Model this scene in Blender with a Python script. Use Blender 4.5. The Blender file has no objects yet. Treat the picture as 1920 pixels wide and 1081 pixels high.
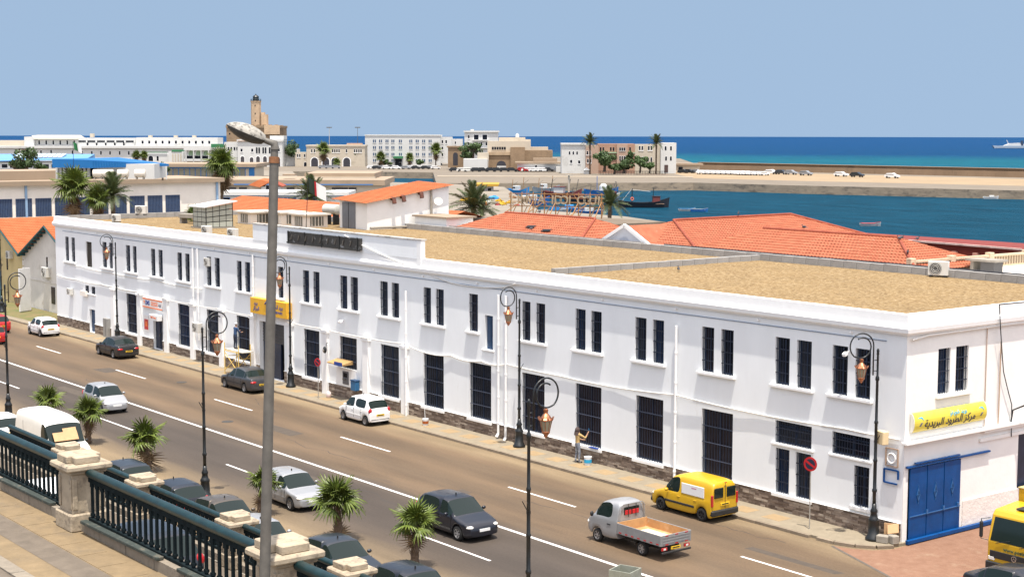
import bpy, bmesh, math, random
from mathutils import Vector, Matrix
random.seed(7)
R = math.radians
SC = bpy.context.scene
COL = SC.collection

# ------------------------------------------------------------------ camera, sky, sun, exposure
FPX, PCX, PCY, CAMH = 2900.0, 960.0, 540.5, 16.5          # focal length and centre in photo pixels, eye height
CAM = Vector((38.71, -49.71, CAMH))
_psi, _pit, _rol = R(37.642), R(5.75), R(0.10)
_fw = Vector((-math.cos(_psi), math.sin(_psi), 0)); _rt = Vector((math.sin(_psi), math.cos(_psi), 0)); _up = Vector((0, 0, 1))
_F = _fw * math.cos(_pit) - _up * math.sin(_pit)
_U0 = _up * math.cos(_pit) + _fw * math.sin(_pit)
_R2 = _rt * math.cos(_rol) + _U0 * math.sin(_rol)
_U2 = _U0 * math.cos(_rol) - _rt * math.sin(_rol)
cd = bpy.data.cameras.new('camera'); cam = bpy.data.objects.new('camera', cd); COL.objects.link(cam)
cd.sensor_width = 36; cd.lens = FPX / 1920 * 36; cd.clip_start = 0.5; cd.clip_end = 20000
cam.matrix_world = Matrix(((_R2.x, _U2.x, -_F.x, CAM.x), (_R2.y, _U2.y, -_F.y, CAM.y), (_R2.z, _U2.z, -_F.z, CAM.z), (0, 0, 0, 1)))
SC.camera = cam

SUNV = Vector((0.22, -0.108, 1.0)).normalized()
sel = math.asin(SUNV.z)
wd = bpy.data.worlds.new('World'); SC.world = wd; wd.use_nodes = True
nt = wd.node_tree; nt.nodes.clear()
sky = nt.nodes.new('ShaderNodeTexSky'); sky.sky_type = 'NISHITA'; sky.sun_disc = False
sky.sun_elevation = sel; sky.sun_rotation = math.atan2(SUNV.x, SUNV.y)
sky.altitude = 0; sky.air_density = 1.0; sky.dust_density = 1.35; sky.ozone_density = 1.5
bg = nt.nodes.new('ShaderNodeBackground'); bg.inputs['Strength'].default_value = 0.110
wo = nt.nodes.new('ShaderNodeOutputWorld')
tcw = nt.nodes.new('ShaderNodeTexCoord'); mpw = nt.nodes.new('ShaderNodeMapping'); mpw.vector_type = 'POINT'
mpw.inputs['Location'].default_value = (0, 0, .60); mpw.inputs['Scale'].default_value = (1, 1, .60)     # sea air: the clear blue reaches down to the horizon
nt.links.new(tcw.outputs['Generated'], mpw.inputs[0]); nt.links.new(mpw.outputs[0], sky.inputs[0])
hsw = nt.nodes.new('ShaderNodeHueSaturation'); hsw.inputs['Hue'].default_value = .482; hsw.inputs['Saturation'].default_value = .77; hsw.inputs['Value'].default_value = .94   # hazy maritime blue
nt.links.new(sky.outputs[0], hsw.inputs['Color']); nt.links.new(hsw.outputs[0], bg.inputs[0]); nt.links.new(bg.outputs[0], wo.inputs[0])
sl = bpy.data.lights.new('sun', 'SUN'); sl.energy = 3.25; sl.angle = R(0.53); sl.color = (1.0, 0.935, 0.84)
sun = bpy.data.objects.new('sun', sl); COL.objects.link(sun); sun.location = (0, 0, 60)
sun.rotation_euler = SUNV.to_track_quat('Z', 'Y').to_euler()
vs = SC.view_settings
SC.display_settings.display_device = 'sRGB'
vs.view_transform = 'Standard'; vs.look = 'None'; vs.gamma = 1.0; vs.use_curve_mapping = False
vs.exposure = 1.12
SC.cycles.max_bounces = 8; SC.cycles.use_denoising = True

# ------------------------------------------------------------------ measuring: a photo pixel seen on a plane of the place
def ray(u, v): return _R2 * ((u - PCX) / FPX) - _U2 * ((v - PCY) / FPX) + _F
def G(u, v, z=0.0): d = ray(u, v); return CAM + d * ((z - CAM.z) / d.z)
def W(u, v, y=0.0): d = ray(u, v); return CAM + d * ((y - CAM.y) / d.y)
def XP(u, v, x=0.0): d = ray(u, v); return CAM + d * ((x - CAM.x) / d.x)
def PX(u, v, D): d = ray(u, v); return CAM + d * (D / d.dot(_fw))      # at horizontal distance D in front of the eye

# ------------------------------------------------------------------ objects
def tag(o, label=None, cat=None, group=None, kind=None):
    if label: o['label'] = label
    if cat: o['category'] = cat
    if group: o['group'] = group
    if kind: o['kind'] = kind
    return o
def empty(name, loc=(0, 0, 0), rz=0.0, label=None, cat=None, group=None, parent=None):
    o = bpy.data.objects.new(name, None); COL.objects.link(o); o.location = loc; o.rotation_euler = (0, 0, rz)
    o.empty_display_size = 0.2
    if parent: o.parent = parent
    return tag(o, label, cat, group)
def link(name, me, parent=None, loc=None, rot=None, scale=None):
    o = bpy.data.objects.new(name, me); COL.objects.link(o)
    if parent: o.parent = parent
    if loc is not None: o.location = loc
    if rot is not None: o.rotation_euler = rot
    if scale is not None: o.scale = scale
    return o
def copy_tree(o, parent=None):
    c = o.copy(); COL.objects.link(c); c.parent = parent
    for ch in list(o.children): copy_tree(ch, c)
    return c

class MB:
    def __init__(s): s.v = []; s.f = []
    def add(s, vs_, fs): n = len(s.v); s.v += [tuple(p) for p in vs_]; s.f += [tuple(i + n for i in f) for f in fs]; return s
    def box(s, x0, x1, y0, y1, z0, z1):
        return s.add([(x0, y0, z0), (x1, y0, z0), (x1, y1, z0), (x0, y1, z0), (x0, y0, z1), (x1, y0, z1), (x1, y1, z1), (x0, y1, z1)],
                     [(0, 3, 2, 1), (4, 5, 6, 7), (0, 1, 5, 4), (1, 2, 6, 5), (2, 3, 7, 6), (3, 0, 4, 7)])
    def hexa(s, bottom, top):                               # 4 bottom points, 4 top points, same winding
        return s.add(list(bottom) + list(top), [(0, 3, 2, 1), (4, 5, 6, 7), (0, 1, 5, 4), (1, 2, 6, 5), (2, 3, 7, 6), (3, 0, 4, 7)])
    def obox(s, c, ax, ay, az):                             # centre and three half-axis vectors
        c = Vector(c); ax = Vector(ax); ay = Vector(ay); az = Vector(az)
        p = [c + ax * i + ay * j + az * k for k in (-1, 1) for i, j in ((-1, -1), (1, -1), (1, 1), (-1, 1))]
        return s.add(p, [(0, 3, 2, 1), (4, 5, 6, 7), (0, 1, 5, 4), (1, 2, 6, 5), (2, 3, 7, 6), (3, 0, 4, 7)])
    def bar(s, a, b, w, h=None, up=(0, 0, 1)):              # square bar from a to b
        a = Vector(a); b = Vector(b); d = (b - a); h = h or w; up = Vector(up)
        n = d.normalized()
        if abs(n.dot(up)) > .95: up = Vector((1, 0, 0))
        x = n.cross(up).normalized(); y = x.cross(n)
        return s.obox((a + b) / 2, d / 2, x * (w / 2), y * (h / 2))
    def tube(s, pts, r, n=8, cap=True):
        pts = [Vector(p) for p in pts]; k = len(pts); rs = r if isinstance(r, (list, tuple)) else [r] * k
        vv = []; ff = []; ref = None
        for i, p in enumerate(pts):
            d = (pts[min(i + 1, k - 1)] - pts[max(i - 1, 0)]).normalized()
            if ref is None: ref = Vector((0, 0, 1)) if abs(d.z) < .9 else Vector((1, 0, 0))
            x = d.cross(ref)
            if x.length < 1e-4: x = d.cross(Vector((0, 1, 0)))
            x.normalize(); y = d.cross(x); ref = x.cross(d)
            vv += [p + (x * math.cos(2 * math.pi * j / n) + y * math.sin(2 * math.pi * j / n)) * rs[i] for j in range(n)]
        for i in range(k - 1):
            for j in range(n): ff.append((i * n + j, i * n + (j + 1) % n, (i + 1) * n + (j + 1) % n, (i + 1) * n + j))
        if cap: ff.append(tuple(range(n))[::-1]); ff.append(tuple(range((k - 1) * n, k * n)))
        return s.add(vv, ff)
    def lathe(s, prof, n=16, c=(0, 0, 0), cap=True):        # prof: (radius, z)
        vv = []; ff = []; k = len(prof)
        for r, z in prof: vv += [(c[0] + r * math.cos(2 * math.pi * j / n), c[1] + r * math.sin(2 * math.pi * j / n), c[2] + z) for j in range(n)]
        for i in range(k - 1):
            for j in range(n): ff.append((i * n + j, i * n + (j + 1) % n, (i + 1) * n + (j + 1) % n, (i + 1) * n + j))
        if cap: ff.append(tuple(range(n))[::-1]); ff.append(tuple(range((k - 1) * n, k * n)))
        return s.add(vv, ff)
    def prism(s, poly, ext):                                # planar polygon (3D points) extruded by vector
        n = len(poly); e = Vector(ext); p = [Vector(q) for q in poly]
        return s.add(p + [q + e for q in p], [tuple(range(n))[::-1], tuple(range(n, 2 * n))] + [(i, (i + 1) % n, n + (i + 1) % n, n + i) for i in range(n)])
    def mesh(s, name, m, off=None, smooth=False, fix=True):
        me = bpy.data.meshes.new(name)
        vv = s.v if off is None else [(a - off[0], b - off[1], c - off[2]) for a, b, c in s.v]
        me.from_pydata(vv, [], s.f)
        if fix:
            bm = bmesh.new(); bm.from_mesh(me); bmesh.ops.recalc_face_normals(bm, faces=bm.faces); bm.to_mesh(me); bm.free()
        if smooth:
            me.polygons.foreach_set('use_smooth', [True] * len(me.polygons))
            bm = bmesh.new(); bm.from_mesh(me)
            for e in bm.edges:
                if len(e.link_faces) == 2 and e.calc_face_angle(0) > .95: e.smooth = False
            bm.to_mesh(me); bm.free()
        me.materials.append(m); me.update()
        return me
    def build(s, name, m, parent=None, smooth=False, bev=0.0, local=False, fix=True):
        off = None
        if parent is not None and not local:
            off = Vector((0, 0, 0)); p = parent
            while p is not None: off += Vector(p.location); p = p.parent
        o = link(name, s.mesh(name, m, off, smooth, fix), parent)
        if bev:
            b = o.modifiers.new('bevel', 'BEVEL'); b.width = bev; b.segments = 1; b.limit_method = 'ANGLE'
        return o
def smooth_angle(o, ang=40):
    me = o.data
    bm = bmesh.new(); bm.from_mesh(me)
    for f in bm.faces: f.smooth = True
    for e in bm.edges:
        if len(e.link_faces) == 2 and e.calc_face_angle(0) > R(ang): e.smooth = False
    bm.to_mesh(me); bm.free(); return o
def B(*a): return MB().box(*a)

# ------------------------------------------------------------------ materials
MATS = {}
def mat(name, col, rough=0.6, metal=0.0, var=0.0, vscale=3.0, bump=0.0, bscale=20.0, spec=0.5, col2=None, stain=None, stretch=None, coat=0.0, alpha=None, trans=0.0, rnd=0.0):
    """base colour with two octaves of noise between col and col2 (or +-var), optional stains, fine relief and per-object variation"""
    if name in MATS: return MATS[name]
    m = bpy.data.materials.new(name); m.use_nodes = True; t = m.node_tree; N = t.nodes; L = t.links
    b = N['Principled BSDF']; b.inputs['Roughness'].default_value = rough; b.inputs['Metallic'].default_value = metal
    b.inputs['Specular IOR Level'].default_value = spec; b.inputs['Coat Weight'].default_value = coat
    b.inputs['Coat Roughness'].default_value = 0.06
    if trans: b.inputs['Transmission Weight'].default_value = trans
    c = (*col, 1); b.inputs['Base Color'].default_value = c; out = None
    if var or col2 or bump or stain:
        tc = N.new('ShaderNodeTexCoord'); vec = tc.outputs['Object']
        if stretch:
            mp = N.new('ShaderNodeMapping'); mp.inputs['Scale'].default_value = stretch; L.new(vec, mp.inputs[0]); vec = mp.outputs[0]
    if var or col2:
        n = N.new('ShaderNodeTexNoise'); n.inputs['Scale'].default_value = vscale; n.inputs['Detail'].default_value = 6; n.inputs['Roughness'].default_value = .65
        L.new(vec, n.inputs[0])
        rp = N.new('ShaderNodeValToRGB'); rp.color_ramp.elements[0].position = .32; rp.color_ramp.elements[1].position = .68
        c2 = col2 or tuple(min(1, x * (1 + var)) for x in col); c1 = col if col2 else tuple(x * (1 - var) for x in col)
        rp.color_ramp.elements[0].color = (*c1, 1); rp.color_ramp.elements[1].color = (*c2, 1)
        L.new(n.outputs[0], rp.inputs[0]); out = rp.outputs[0]
    if stain:                                               # (colour, scale, threshold, amount)
        sc_, ss, th, am = stain
        n2 = N.new('ShaderNodeTexNoise'); n2.inputs['Scale'].default_value = ss; n2.inputs['Detail'].default_value = 8; n2.inputs['Roughness'].default_value = .7
        L.new(vec, n2.inputs[0])
        r2 = N.new('ShaderNodeValToRGB'); r2.color_ramp.elements[0].position = th; r2.color_ramp.elements[1].position = min(1, th + .12)
        r2.color_ramp.elements[0].color = (0, 0, 0, 1); r2.color_ramp.elements[1].color = (am, am, am, 1)
        L.new(n2.outputs[0], r2.inputs[0])
        mx = N.new('ShaderNodeMix'); mx.data_type = 'RGBA'
        L.new(r2.outputs[0], mx.inputs[0])
        if out: L.new(out, mx.inputs[6])
        else: mx.inputs[6].default_value = c
        mx.inputs[7].default_value = (*sc_, 1); out = mx.outputs[2]
    if rnd:
        oi = N.new('ShaderNodeObjectInfo'); hs = N.new('ShaderNodeHueSaturation')
        mr = N.new('ShaderNodeMapRange'); mr.inputs[3].default_value = 1 - rnd; mr.inputs[4].default_value = 1 + rnd
        L.new(oi.outputs['Random'], mr.inputs[0]); L.new(mr.outputs[0], hs.inputs['Value'])
        if out: L.new(out, hs.inputs['Color'])
        else: hs.inputs['Color'].default_value = c
        out = hs.outputs[0]
    if out: L.new(out, b.inputs['Base Color'])
    if bump:
        n3 = N.new('ShaderNodeTexNoise'); n3.inputs['Scale'].default_value = bscale; n3.inputs['Detail'].default_value = 5
        L.new(vec, n3.inputs[0]); bp = N.new('ShaderNodeBump'); bp.inputs['Strength'].default_value = 1.0; bp.inputs['Distance'].default_value = bump
        L.new(n3.outputs[0], bp.inputs['Height']); L.new(bp.outputs[0], b.inputs['Normal'])
    MATS[name] = m
    return m
def glass(name, col, rough=0.03):
    """dark window glass seen from outside: tinted gloss"""
    if name in MATS: return MATS[name]
    return mat(name, col, rough, 0, spec=0.6)

M_white = mat('white_plaster', (.815, .835, .845), .85, var=.035, vscale=.7, bump=.006, bscale=4, stain=((.58, .55, .50), 1.3, .62, .45), stretch=(1, 1, .30))
M_whitetrim = mat('white_trim', (.85, .845, .83), .8, var=.03, vscale=2, bump=.004, bscale=14)
M_cream = mat('cream_plaster', (.80, .74, .66), .85, var=.05, vscale=.6, bump=.01, bscale=5, stain=((.55, .47, .38), .7, .66, .4))
M_navy = mat('navy_paint', (.012, .022, .050), .45, var=.25, vscale=3)
M_blue = mat('blue_paint', (.003, .058, .21), .42, spec=.22, var=.18, vscale=1.4, bump=.012, bscale=1.6, stain=((.03, .05, .09), 5, .68, .5))
M_iron = mat('black_iron', (.011, .013, .014), .35, var=.3, vscale=6, spec=.5)
M_dark = mat('dark_interior', (.008, .010, .014), .9)
M_glass = mat('window_glass', (.006, .009, .016), .15, spec=.25)
M_copper = mat('copper', (.45, .19, .10), .38, metal=.85, var=.25, vscale=12)
M_lampglass = mat('lantern_glass', (.30, .27, .19), .15, var=.1, vscale=8)
M_steel = mat('grey_steel', (.115, .105, .090), .6, metal=.1, var=.2, vscale=5, stain=((.18, .09, .045), 9, .66, .7))
M_concrete = mat('concrete', (.28, .255, .215), .9, var=.12, vscale=3, bump=.01, bscale=16, stain=((.13, .115, .10), 1.5, .62, .6))
M_stonecap = mat('limestone', (.36, .295, .21), .85, var=.16, vscale=4, bump=.015, bscale=9, stain=((.12, .10, .08), 2.6, .53, .80))
M_red = mat('red_paint', (.45, .015, .02), .4, var=.1, vscale=4)
M_rubber = mat('rubber', (.012, .012, .012), .85)
M_yellow = mat('yellow_board', (.75, .40, .02), .5, var=.06, vscale=3)
def mat_island(name, stops, rough=.85, bump=0.0, bscale=20.0, noise=0.0, nscale=4.0):
    """colour picked per loose piece of a mesh (Random Per Island) from a ramp"""
    m = bpy.data.materials.new(name); m.use_nodes = True; t = m.node_tree; N = t.nodes; L = t.links
    b = N['Principled BSDF']; b.inputs['Roughness'].default_value = rough
    ge = N.new('ShaderNodeNewGeometry'); rp = N.new('ShaderNodeValToRGB')
    while len(rp.color_ramp.elements) < len(stops): rp.color_ramp.elements.new(.5)
    for e, (p, c) in zip(rp.color_ramp.elements, stops): e.position = p; e.color = (*c, 1)
    L.new(ge.outputs['Random Per Island'], rp.inputs[0]); out = rp.outputs[0]
    tc = N.new('ShaderNodeTexCoord')
    if noise:
        n = N.new('ShaderNodeTexNoise'); n.inputs['Scale'].default_value = nscale; n.inputs['Detail'].default_value = 6
        L.new(tc.outputs['Object'], n.inputs[0]); hs = N.new('ShaderNodeHueSaturation')
        mr = N.new('ShaderNodeMapRange'); mr.inputs[1].default_value = .3; mr.inputs[2].default_value = .7; mr.inputs[3].default_value = 1 - noise; mr.inputs[4].default_value = 1 + noise
        L.new(n.outputs[0], mr.inputs[0]); L.new(mr.outputs[0], hs.inputs['Value']); L.new(out, hs.inputs['Color']); out = hs.outputs[0]
    L.new(out, b.inputs['Base Color'])
    if bump:
        n3 = N.new('ShaderNodeTexNoise'); n3.inputs['Scale'].default_value = bscale; L.new(tc.outputs['Object'], n3.inputs[0])
        bp = N.new('ShaderNodeBump'); bp.inputs['Distance'].default_value = bump; L.new(n3.outputs[0], bp.inputs['Height']); L.new(bp.outputs[0], b.inputs['Normal'])
    return m

# ------------------------------------------------------------------ sea, land, road
def water_material():
    m = bpy.data.materials.new('sea_water'); m.use_nodes = True; t = m.node_tree; N = t.nodes; L = t.links
    b = N['Principled BSDF']; b.inputs['Roughness'].default_value = .45; b.inputs['Specular IOR Level'].default_value = .012
    tc = N.new('ShaderNodeTexCoord'); sp = N.new('ShaderNodeSeparateXYZ'); L.new(tc.outputs['Object'], sp.inputs[0])
    # distance beyond the breakwater line, in metres
    dt = N.new('ShaderNodeVectorMath'); dt.operation = 'DOT_PRODUCT'; L.new(tc.outputs['Object'], dt.inputs[0]); dt.inputs[1].default_value = (-.40, .916, 0)
    n0 = N.new('ShaderNodeTexNoise'); n0.inputs['Scale'].default_value = .006; n0.inputs['Detail'].default_value = 3; L.new(tc.outputs['Object'], n0.inputs[0])
    ma = N.new('ShaderNodeMath'); ma.operation = 'MULTIPLY_ADD'; L.new(n0.outputs[0], ma.inputs[0]); ma.inputs[1].default_value = 260; L.new(dt.outputs['Value'], ma.inputs[2])
    mr = N.new('ShaderNodeMapRange'); mr.inputs[1].default_value = 400; mr.inputs[2].default_value = 2600; L.new(ma.outputs[0], mr.inputs[0])
    rp = N.new('ShaderNodeValToRGB'); L.new(mr.outputs[0], rp.inputs[0])
    els = [(0.0, (.004, .041, .072)), (.10, (.004, .042, .075)), (.11, (.003, .050, .105)), (.20, (.006, .072, .115)), (.34, (.007, .082, .118)), (.50, (.003, .038, .105)), (1.0, (.003, .038, .112))]
    while len(rp.color_ramp.elements) < len(els): rp.color_ramp.elements.new(.5)
    for e, (p, c) in zip(rp.color_ramp.elements, els): e.position = p; e.color = (*c, 1)
    n1 = N.new('ShaderNodeTexNoise'); n1.inputs['Scale'].default_value = .16; n1.inputs['Detail'].default_value = 10; n1.inputs['Roughness'].default_value = .7
    mp = N.new('ShaderNodeMapping'); mp.inputs['Rotation'].default_value = (0, 0, R(-52)); mp.inputs['Scale'].default_value = (.45, 1.6, 1)
    L.new(tc.outputs['Object'], mp.inputs[0]); L.new(mp.outputs[0], n1.inputs[0])
    hs = N.new('ShaderNodeHueSaturation'); m2 = N.new('ShaderNodeMapRange'); m2.inputs[1].default_value = .3; m2.inputs[2].default_value = .7; m2.inputs[3].default_value = .60; m2.inputs[4].default_value = 1.5
    L.new(n1.outputs[0], m2.inputs[0]); L.new(m2.outputs[0], hs.inputs['Value']); L.new(rp.outputs[0], hs.inputs['Color']); L.new(hs.outputs[0], b.inputs['Base Color'])
    n2 = N.new('ShaderNodeTexNoise'); n2.inputs['Scale'].default_value = .55; n2.inputs['Detail'].default_value = 8; n2.inputs['Roughness'].default_value = .7; L.new(mp.outputs[0], n2.inputs[0])
    bp = N.new('ShaderNodeBump'); bp.inputs['Distance'].default_value = .9; bp.inputs['Strength'].default_value = 1; L.new(n2.outputs[0], bp.inputs['Height']); L.new(bp.outputs[0], b.inputs['Normal'])
    return m
SEA = -3.0
ring = [(CAM.x + 8000 * math.cos(2 * math.pi * i / 180), CAM.y + 8000 * math.sin(2 * math.pi * i / 180), SEA) for i in range(180)]
tag(MB().add(ring, [tuple(range(180))]).build('sea', water_material(), fix=False), kind='structure')

M_quay = mat('quay_ground', (.21, .18, .14), .9, var=.18, vscale=.08, bump=.01, bscale=6, stain=((.16, .14, .12), .05, .60, .5))
def flat_prism(name, pts, z0, z1, m, kind='structure'):
    mb = MB(); mb.prism([(p[0], p[1], z0) for p in pts], (0, 0, z1 - z0)); return tag(mb.build(name, m), kind=kind)
def gp(u, v, z=-.3): g = G(u, v, z); return (g.x, g.y)
flat_prism('ground', [(300, -300), (300, 62), (-30, 66), (-95, 120), gp(1170, 408), gp(1010, 396), gp(945, 352), gp(820, 345), gp(640, 341), gp(560, 334), gp(548, 322), gp(300, 318), gp(-200, 316), (-900, -300)], -6, -.02, M_quay)

def road_material():
    m = bpy.data.materials.new('asphalt'); m.use_nodes = True; t = m.node_tree; N = t.nodes; L = t.links
    b = N['Principled BSDF']; b.inputs['Roughness'].default_value = .8; b.inputs['Specular IOR Level'].default_value = .35
    tc = N.new('ShaderNodeTexCoord'); sp = N.new('ShaderNodeSeparateXYZ'); L.new(tc.outputs['Object'], sp.inputs[0])
    nw = N.new('ShaderNodeTexNoise'); nw.inputs['Scale'].default_value = .35; nw.inputs['Detail'].default_value = 5
    ms = N.new('ShaderNodeMapping'); ms.inputs['Scale'].default_value = (.22, 1.3, 1); L.new(tc.outputs['Object'], ms.inputs[0]); L.new(ms.outputs[0], nw.inputs[0])
    ma = N.new('ShaderNodeMath'); ma.operation = 'MULTIPLY_ADD'; L.new(nw.outputs[0], ma.inputs[0]); ma.inputs[1].default_value = 2.2; L.new(sp.outputs['Y'], ma.inputs[2])
    mr = N.new('ShaderNodeMapRange'); mr.inputs[1].default_value = -23; mr.inputs[2].default_value = -1; L.new(ma.outputs[0], mr.inputs[0])
    rp = N.new('ShaderNodeValToRGB'); L.new(mr.outputs[0], rp.inputs[0])
    dust = (.205, .150, .088); far = (.128, .086, .051); far2 = (.098, .068, .042); near = (.055, .043, .034); near2 = (.074, .056, .041)
    def yy(y): return (y + 1.1 + 23) / 22
    els = [(yy(-23), dust), (yy(-18.2), dust), (yy(-16.4), near2), (yy(-14.6), near), (yy(-12.6), near), (yy(-11.0), near2), (yy(-10.5), far2), (yy(-9.4), far), (yy(-8.2), far2), (yy(-6.6), far), (yy(-5.2), far2), (yy(-3.9), far), (yy(-2.9), dust), (yy(-2), dust)]
    while len(rp.color_ramp.elements) < len(els): rp.color_ramp.elements.new(.5)
    for e, (p, c) in zip(rp.color_ramp.elements, els): e.position = max(0, min(1, p)); e.color = (*c, 1)
    n1 = N.new('ShaderNodeTexNoise'); n1.inputs['Scale'].default_value = 9; n1.inputs['Detail'].default_value = 9; n1.inputs['Roughness'].default_value = .8; L.new(tc.outputs['Object'], n1.inputs[0])
    n4 = N.new('ShaderNodeTexNoise'); n4.inputs['Scale'].default_value = .5; n4.inputs['Detail'].default_value = 6; L.new(ms.outputs[0], n4.inputs[0])
    av = N.new('ShaderNodeMath'); av.operation = 'ADD'; L.new(n1.outputs[0], av.inputs[0]); L.new(n4.outputs[0], av.inputs[1])
    hs = N.new('ShaderNodeHueSaturation'); m2 = N.new('ShaderNodeMapRange'); m2.inputs[1].default_value = .65; m2.inputs[2].default_value = 1.35; m2.inputs[3].default_value = .62; m2.inputs[4].default_value = 1.34
    L.new(av.outputs[0], m2.inputs[0]); L.new(m2.outputs[0], hs.inputs['Value']); L.new(rp.outputs[0], hs.inputs['Color'])
    # oil and tar patches
    n5 = N.new('ShaderNodeTexNoise'); n5.inputs['Scale'].default_value = 1.1; n5.inputs['Detail'].default_value = 4; L.new(ms.outputs[0], n5.inputs[0])
    r5 = N.new('ShaderNodeValToRGB'); r5.color_ramp.elements[0].position = .66; r5.color_ramp.elements[1].position = .78; r5.color_ramp.elements[1].color = (.45, .45, .45, 1); L.new(n5.outputs[0], r5.inputs[0])
    mx = N.new('ShaderNodeMix'); mx.data_type = 'RGBA'; L.new(r5.outputs[0], mx.inputs[0]); L.new(hs.outputs[0], mx.inputs[6]); mx.inputs[7].default_value = (.055, .048, .042, 1)
    L.new(mx.outputs[2], b.inputs['Base Color'])
    bp = N.new('ShaderNodeBump'); bp.inputs['Distance'].default_value = .006; L.new(n1.outputs[0], bp.inputs['Height']); L.new(bp.outputs[0], b.inputs['Normal'])
    return m
M_road = road_material()
tag(MB().add([(-240, -31.4, 0), (60, -31.4, 0), (60, 1.0, 0), (-240, 1.0, 0)], [(0, 1, 2, 3)]).build('road', M_road, fix=False), kind='structure')
# worn white road paint
M_paint = mat('road_paint', (.72, .70, .66), .75, var=.08, vscale=4, stain=((.20, .17, .14), 5.5, .56, .8))
mk = empty('road_markings', (0, 0, 0)); tag(mk, kind='structure')
def strip(x0, x1, y, w): return MB().add([(x0, y - w / 2, .004), (x1, y - w / 2, .004), (x1, y + w / 2, .004), (x0, y + w / 2, .004)], [(0, 1, 2, 3)]).build('painted_line', M_paint, mk, fix=False)
M_patch = mat('asphalt_patch', (.072, .056, .042), .9, var=.18, vscale=3, bump=.006, bscale=30)
for x, y, w_, h_ in ((-38, -8.4, 3.4, .9), (-12.6, -4.6, 1.3, 1.1), (-27.5, -13.0, 5.2, .5), (-58, -12.6, 4, .8), (-3.5, -5.4, 4.6, .45), (-64, -7.6, 2.2, 1.3), (-18.6, -9.6, .9, 1.2)):
    MB().add([(x, y, .002), (x + w_, y + random.uniform(-.1, .1), .002), (x + w_ + random.uniform(-.2, .2), y + h_, .002), (x + random.uniform(-.2, .2), y + h_ + random.uniform(-.1, .1), .002)], [(0, 1, 2, 3)]).build('asphalt_patch', M_patch, mk, fix=False)
mh = MB().lathe([(.34, 0), (.34, .012), (.28, .012), (.28, .008), (.02, .008)], 20).mesh('manhole_cover', mat('cast_iron_cover', (.05, .045, .04), .7, var=.3, vscale=20, bump=.01, bscale=40))
for x, y in ((-40.5, -9.2), (-55.0, -5.1)): link('manhole_cover', mh, mk, (x, y, 0))
ck = mat('crack_sealant', (.035, .032, .030), .8)
for x, y, n_ in ((-34, -9.0, 16), (-16, -7.4, 14), (-47, -4.4, 12), (-24, -12.2, 12), (-9, -3.4, 12), (-60, -9.6, 16)):
    p_ = Vector((x, y, .003)); mbk = MB()
    for q in range(n_):
        d_ = Vector((random.uniform(.3, .7), random.uniform(-.22, .22), 0)); nn_ = Vector((-d_.y, d_.x, 0)).normalized() * random.uniform(.008, .022); mbk.add([p_ - nn_, p_ + d_ - nn_, p_ + d_ + nn_, p_ + nn_], [(0, 1, 2, 3)]); p_ = p_ + d_
    mbk.build('road_crack', ck, mk, fix=False)
strip(-240, 60, -11.12, .17)
for k in range(-14, 3): strip(-17.75 + 15 * k, -17.75 + 15 * k + 4.9, -6.36, .13)
for x0, x1 in ((-13.6, -8.2), (-30.2, -25.7), (-25.2, -19.0), (-46, -41), (-66, -59), (-82, -77), (-97, -92)): strip(x0, x1, -14.57, .12 if x0 != -25.2 else .05)

# pavement along the building with kerb stones
M_pave = mat('pavement_grey', (.235, .196, .138), .9, var=.12, vscale=2.2, bump=.006, bscale=14, stain=((.16, .13, .10), .8, .60, .5))
M_pavetan = mat('pavement_tan', (.29, .205, .110), .9, var=.10, vscale=3, bump=.006, bscale=14)
M_kerb = mat('kerb_stone', (.22, .175, .125), .9, var=.15, vscale=3, bump=.012, bscale=8, stain=((.11, .09, .07), 1.7, .58, .6), rnd=.12)
pv = empty('pavement', (-45, -1, 0)); tag(pv, kind='structure')
cor = [(-112, .5), (-112, -2), (-2.6, -2), (-1.4, -1.85), (-.5, -1.4), (-.02, -.75), (.12, -.1), (.12, .5)]
mb = MB(); mb.prism([(x, y, -.01) for x, y in cor], (0, 0, .125)); mb.build('paving_bed', M_pave, pv)
for k in range(47):
    x = -5.84 + 1.86 * 1 - 1.86 * k
    if k == 0: continue
    B(x - .52, x + .52, -1.42, -.60, .10, .119).build('paving_slab', M_pavetan, pv)
kst = MB().box(-.495, .495, -.09, .09, -.02, .125).mesh('kerb_stone', M_kerb)
for k in range(109):
    o = link('kerb_stone', kst, pv, (-111.5 + k - pv.location.x, -2.085 - pv.location.y + random.uniform(-.008, .008), random.uniform(-.006, .004)))
arc = [(-2.6, -2), (-1.75, -1.96), (-.95, -1.68), (-.32, -1.2), (.03, -.6)]
for a, b in zip(arc[:-1], arc[1:]):
    d = Vector((b[0] - a[0], b[1] - a[1], 0)); nn = Vector((d.y, -d.x, 0)).normalized()
    c = Vector(((a[0] + b[0]) / 2, (a[1] + b[1]) / 2, .05)) + nn * .085
    MB().obox(c, d * .495, nn * .09, (0, 0, .075)).build('kerb_stone', M_kerb, pv)

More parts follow.
